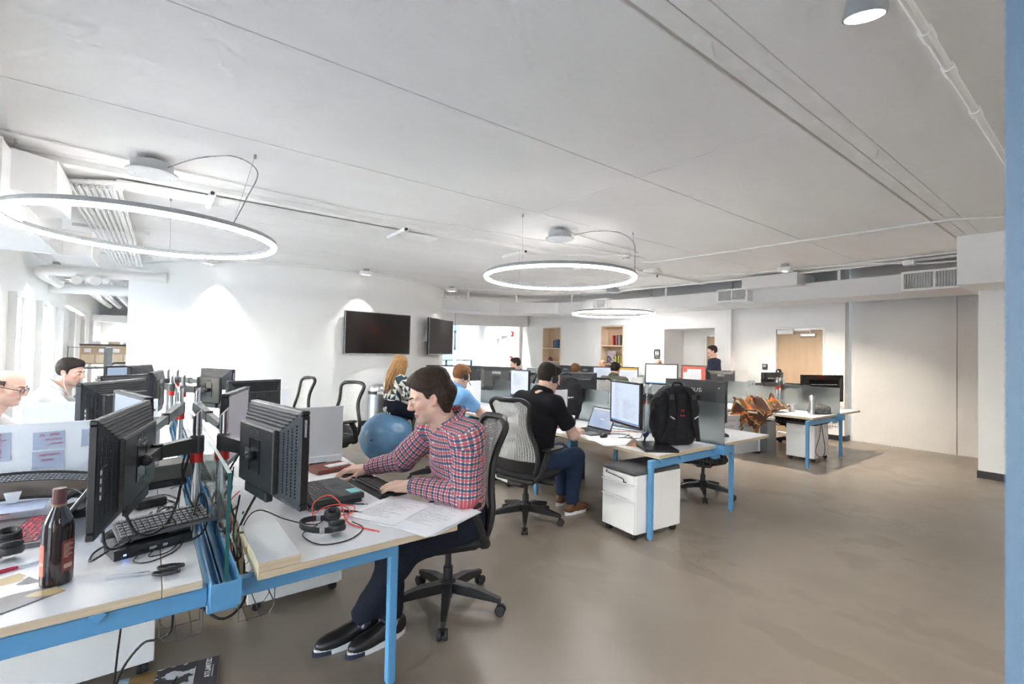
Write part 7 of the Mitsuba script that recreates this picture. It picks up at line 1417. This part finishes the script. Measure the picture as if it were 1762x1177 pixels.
k = thing('mug', 'white mug on the far right desk between blanket and thermos', 'mug', None, mat((8.18, 3.32, D))); part(k, 'cup', lathe([(0, 0), (.045, 0), (.050, .004), (.050, .125), (.046, .125), (.045, .008), (0, .008)], 28), 'phone_white'); part(k, 'handle', tube(curve([(.0, .048, .10), (.0, .085, .10), (.0, .090, .05), (.0, .048, .03)], 5), .007, 8), 'phone_white'); part(k, 'teabag_tag', box((-.05, .02, .09), (.004, .025, .03)), 'red_plastic')
k = thing('thermos', 'slim steel thermos bottle on the far right desk', 'bottle', None, mat((8.15, 3.02, D), s=1.0)); part(k, 'body', lathe([(0, 0), (.040, 0), (.042, .004), (.042, .20), (.040, .205), (0, .205)], 28), 'steel'); part(k, 'cup', lathe([(.041, .206), (.041, .275), (.036, .285), (0, .285)], 28), 'alu'); part(k, 'knob', cyl((0, 0, .285), (0, 0, .30), .018, 16), 'alu')
def gb(p): return ell(p, (0, 0, .05), (.19, .11, .10)) + (meshkit.fbm(p * 14, 3, 9) - .5) * .09
V, F = nets(lambda p: smax(gb(p), .004 - p[:, 2], .01), (-.28, -.2, -.01), (.28, .2, .22), .012); solo('fabric_bag', mv((V, F), (8.33, 2.98, D), rz=-.5), 'cloth_grey_bag', 'crumpled grey fabric bag behind the thermos on the far right desk', 'bag', smooth=True)
cloth_mat('cloth_grey_bag', (.10, .10, .105), .5)
laptop('black laptop on the far right bench left of the blanket', (7.98, 4.75, D), -PI / 2, w=.36, d=.25, open_=1.9, scr='off')
k = thing('water_bottle', 'small clear bottle left of the blanket on the far bench', 'bottle', None, mat((7.72, 4.78, D))); part(k, 'body', lathe([(0, 0), (.032, 0), (.033, .01), (.033, .13), (.014, .17), (.014, .19), (0, .19)], 20), 'silver_clear'); part(k, 'cap', cyl((0, 0, .19), (0, 0, .21), .016, 12), 'red_plastic')
cable('thin dark cable hanging in a loop before the far right pedestal', [(8.05, 2.86, .60), (8.00, 2.855, .42), (7.86, 2.85, .26), (7.86, 2.85, .17), (8.02, 2.85, .10), (8.16, 2.85, .12), (8.20, 2.855, .24), (8.12, 2.855, .45), (8.08, 2.86, .60)], .005)
t = thing('whiteboard', 'white board with faint handwriting standing under the far right bench', 'whiteboard', None, mat((7.50, 3.82, 0), rz=-.16)); part(t, 'panel', bx(-.48, .48, 0, .03, .03, .66, .004), 'board_white'); part(t, 'edge', bx(.48, .51, -.01, .26, .03, .66, .004), 'white_paint'); part(t, 'foot', cat(bx(-.46, -.36, -.02, .06, 0, .032), bx(.40, .50, -.02, .2, 0, .032)), 'black_plastic')
for i, (x, z, s) in enumerate([(-.42, .56, 'Q3 launch plan'), (-.42, .47, 'users see list'), (-.05, .56, 'web + app team'), (-.05, .45, 'test on friday'), (-.42, .34, 'ship new page'), (.12, .34, 'notes to all'), (-.3, .22, 'fix search'), (.14, .20, 'call client')]): part(t, 'handwriting', tf(text(s, .032, .0008, False), frame(A(x, -.0004, z), A(1, 0, 0), A(0, 0, 1), A(0, -1, 0))), 'ink_blue_pale', smooth=False)
mat_('ink_blue_pale', (.34, .38, .58), .6)
solo('paper_bin', cat(bx(8.22, 8.55, 3.72, 4.05, 0, .02), bx(8.22, 8.24, 3.72, 4.05, 0, .50), bx(8.53, 8.55, 3.72, 4.05, 0, .50), bx(8.22, 8.55, 3.72, 3.74, 0, .50), bx(8.22, 8.55, 4.03, 4.05, 0, .50)), 'silver_grey', 'grey waste bin behind the white board under the far right bench', 'bin')
k = thing('thermostat', 'small dark wall box beside the wooden door', 'wall box'); part(k, 'body', bx(XW + .06, XW + .10, 4.80, 4.90, 1.33, 1.45, .006), 'baseboard_black'); part(k, 'display', bx(XW + .055, XW + .062, 4.82, 4.88, 1.38, 1.43), 'silver_grey')
# ---- far end of the corridor
t = thing('storage_rack', 'black wire rack far down the corridor', 'rack'); part(t, 'wires', cat(*[beam((x, 12.6, z), (x + .0, 14.2, z), .012, .012) for x in (-.95,) for z in (.3, .7, 1.1, 1.5)], *[bx(-.96, -.94, y - .01, y + .01, 0, 1.52) for y in np.linspace(12.6, 14.2, 7)], *[beam((-.95, 12.6, z), (-1.5, 12.6, z), .012, .012) for z in (.3, .7, 1.1, 1.5)], bx(-1.51, -1.49, 12.59, 12.61, 0, 1.52)), 'arm_grey', kind='stuff')
t = thing('wood_cabinet', 'light wood cabinet boxes far down the corridor', 'cabinet'); part(t, 'body', bx(-1.75, -.55, 16.6, 17.0, 1.02, 1.52, .004), 'birch'); part(t, 'top', bx(-1.76, -.54, 16.58, 17.02, 1.52, 1.56), 'baseboard_black')
for i in range(4): part(t, 'drawer', bx(-1.72 + .29 * i, -1.46 + .29 * i, 16.585, 16.6, 1.06, 1.28, .003), 'birch_light'); part(t, 'label_card', bx(-1.66 + .29 * i, -1.53 + .29 * i, 16.578, 16.586, 1.34, 1.44), 'paper', smooth=False)
part(t, 'stand', cat(bx(-1.75, -1.71, 16.6, 17.0, 0, 1.02), bx(-.6, -.55, 16.6, 17.0, 0, 1.02), bx(-1.75, -.55, 16.6, 17.0, .9, .94)), 'arm_grey')
for i, (x, c) in enumerate([(-1.6, 'paper'), (-1.2, 'birch_light'), (-.9, 'paper')]): solo('carton', bx(x, x + .25, 16.7, 16.9, 1.56, 1.64, .004), c, ('white carton on the far wood cabinet, left', 'tan carton on the far wood cabinet, middle', 'white carton on the far wood cabinet, right')[i], 'box')
chair((-1.0, 15.6), .6, 'black office chair far down the corridor by the wood cabinet', True)
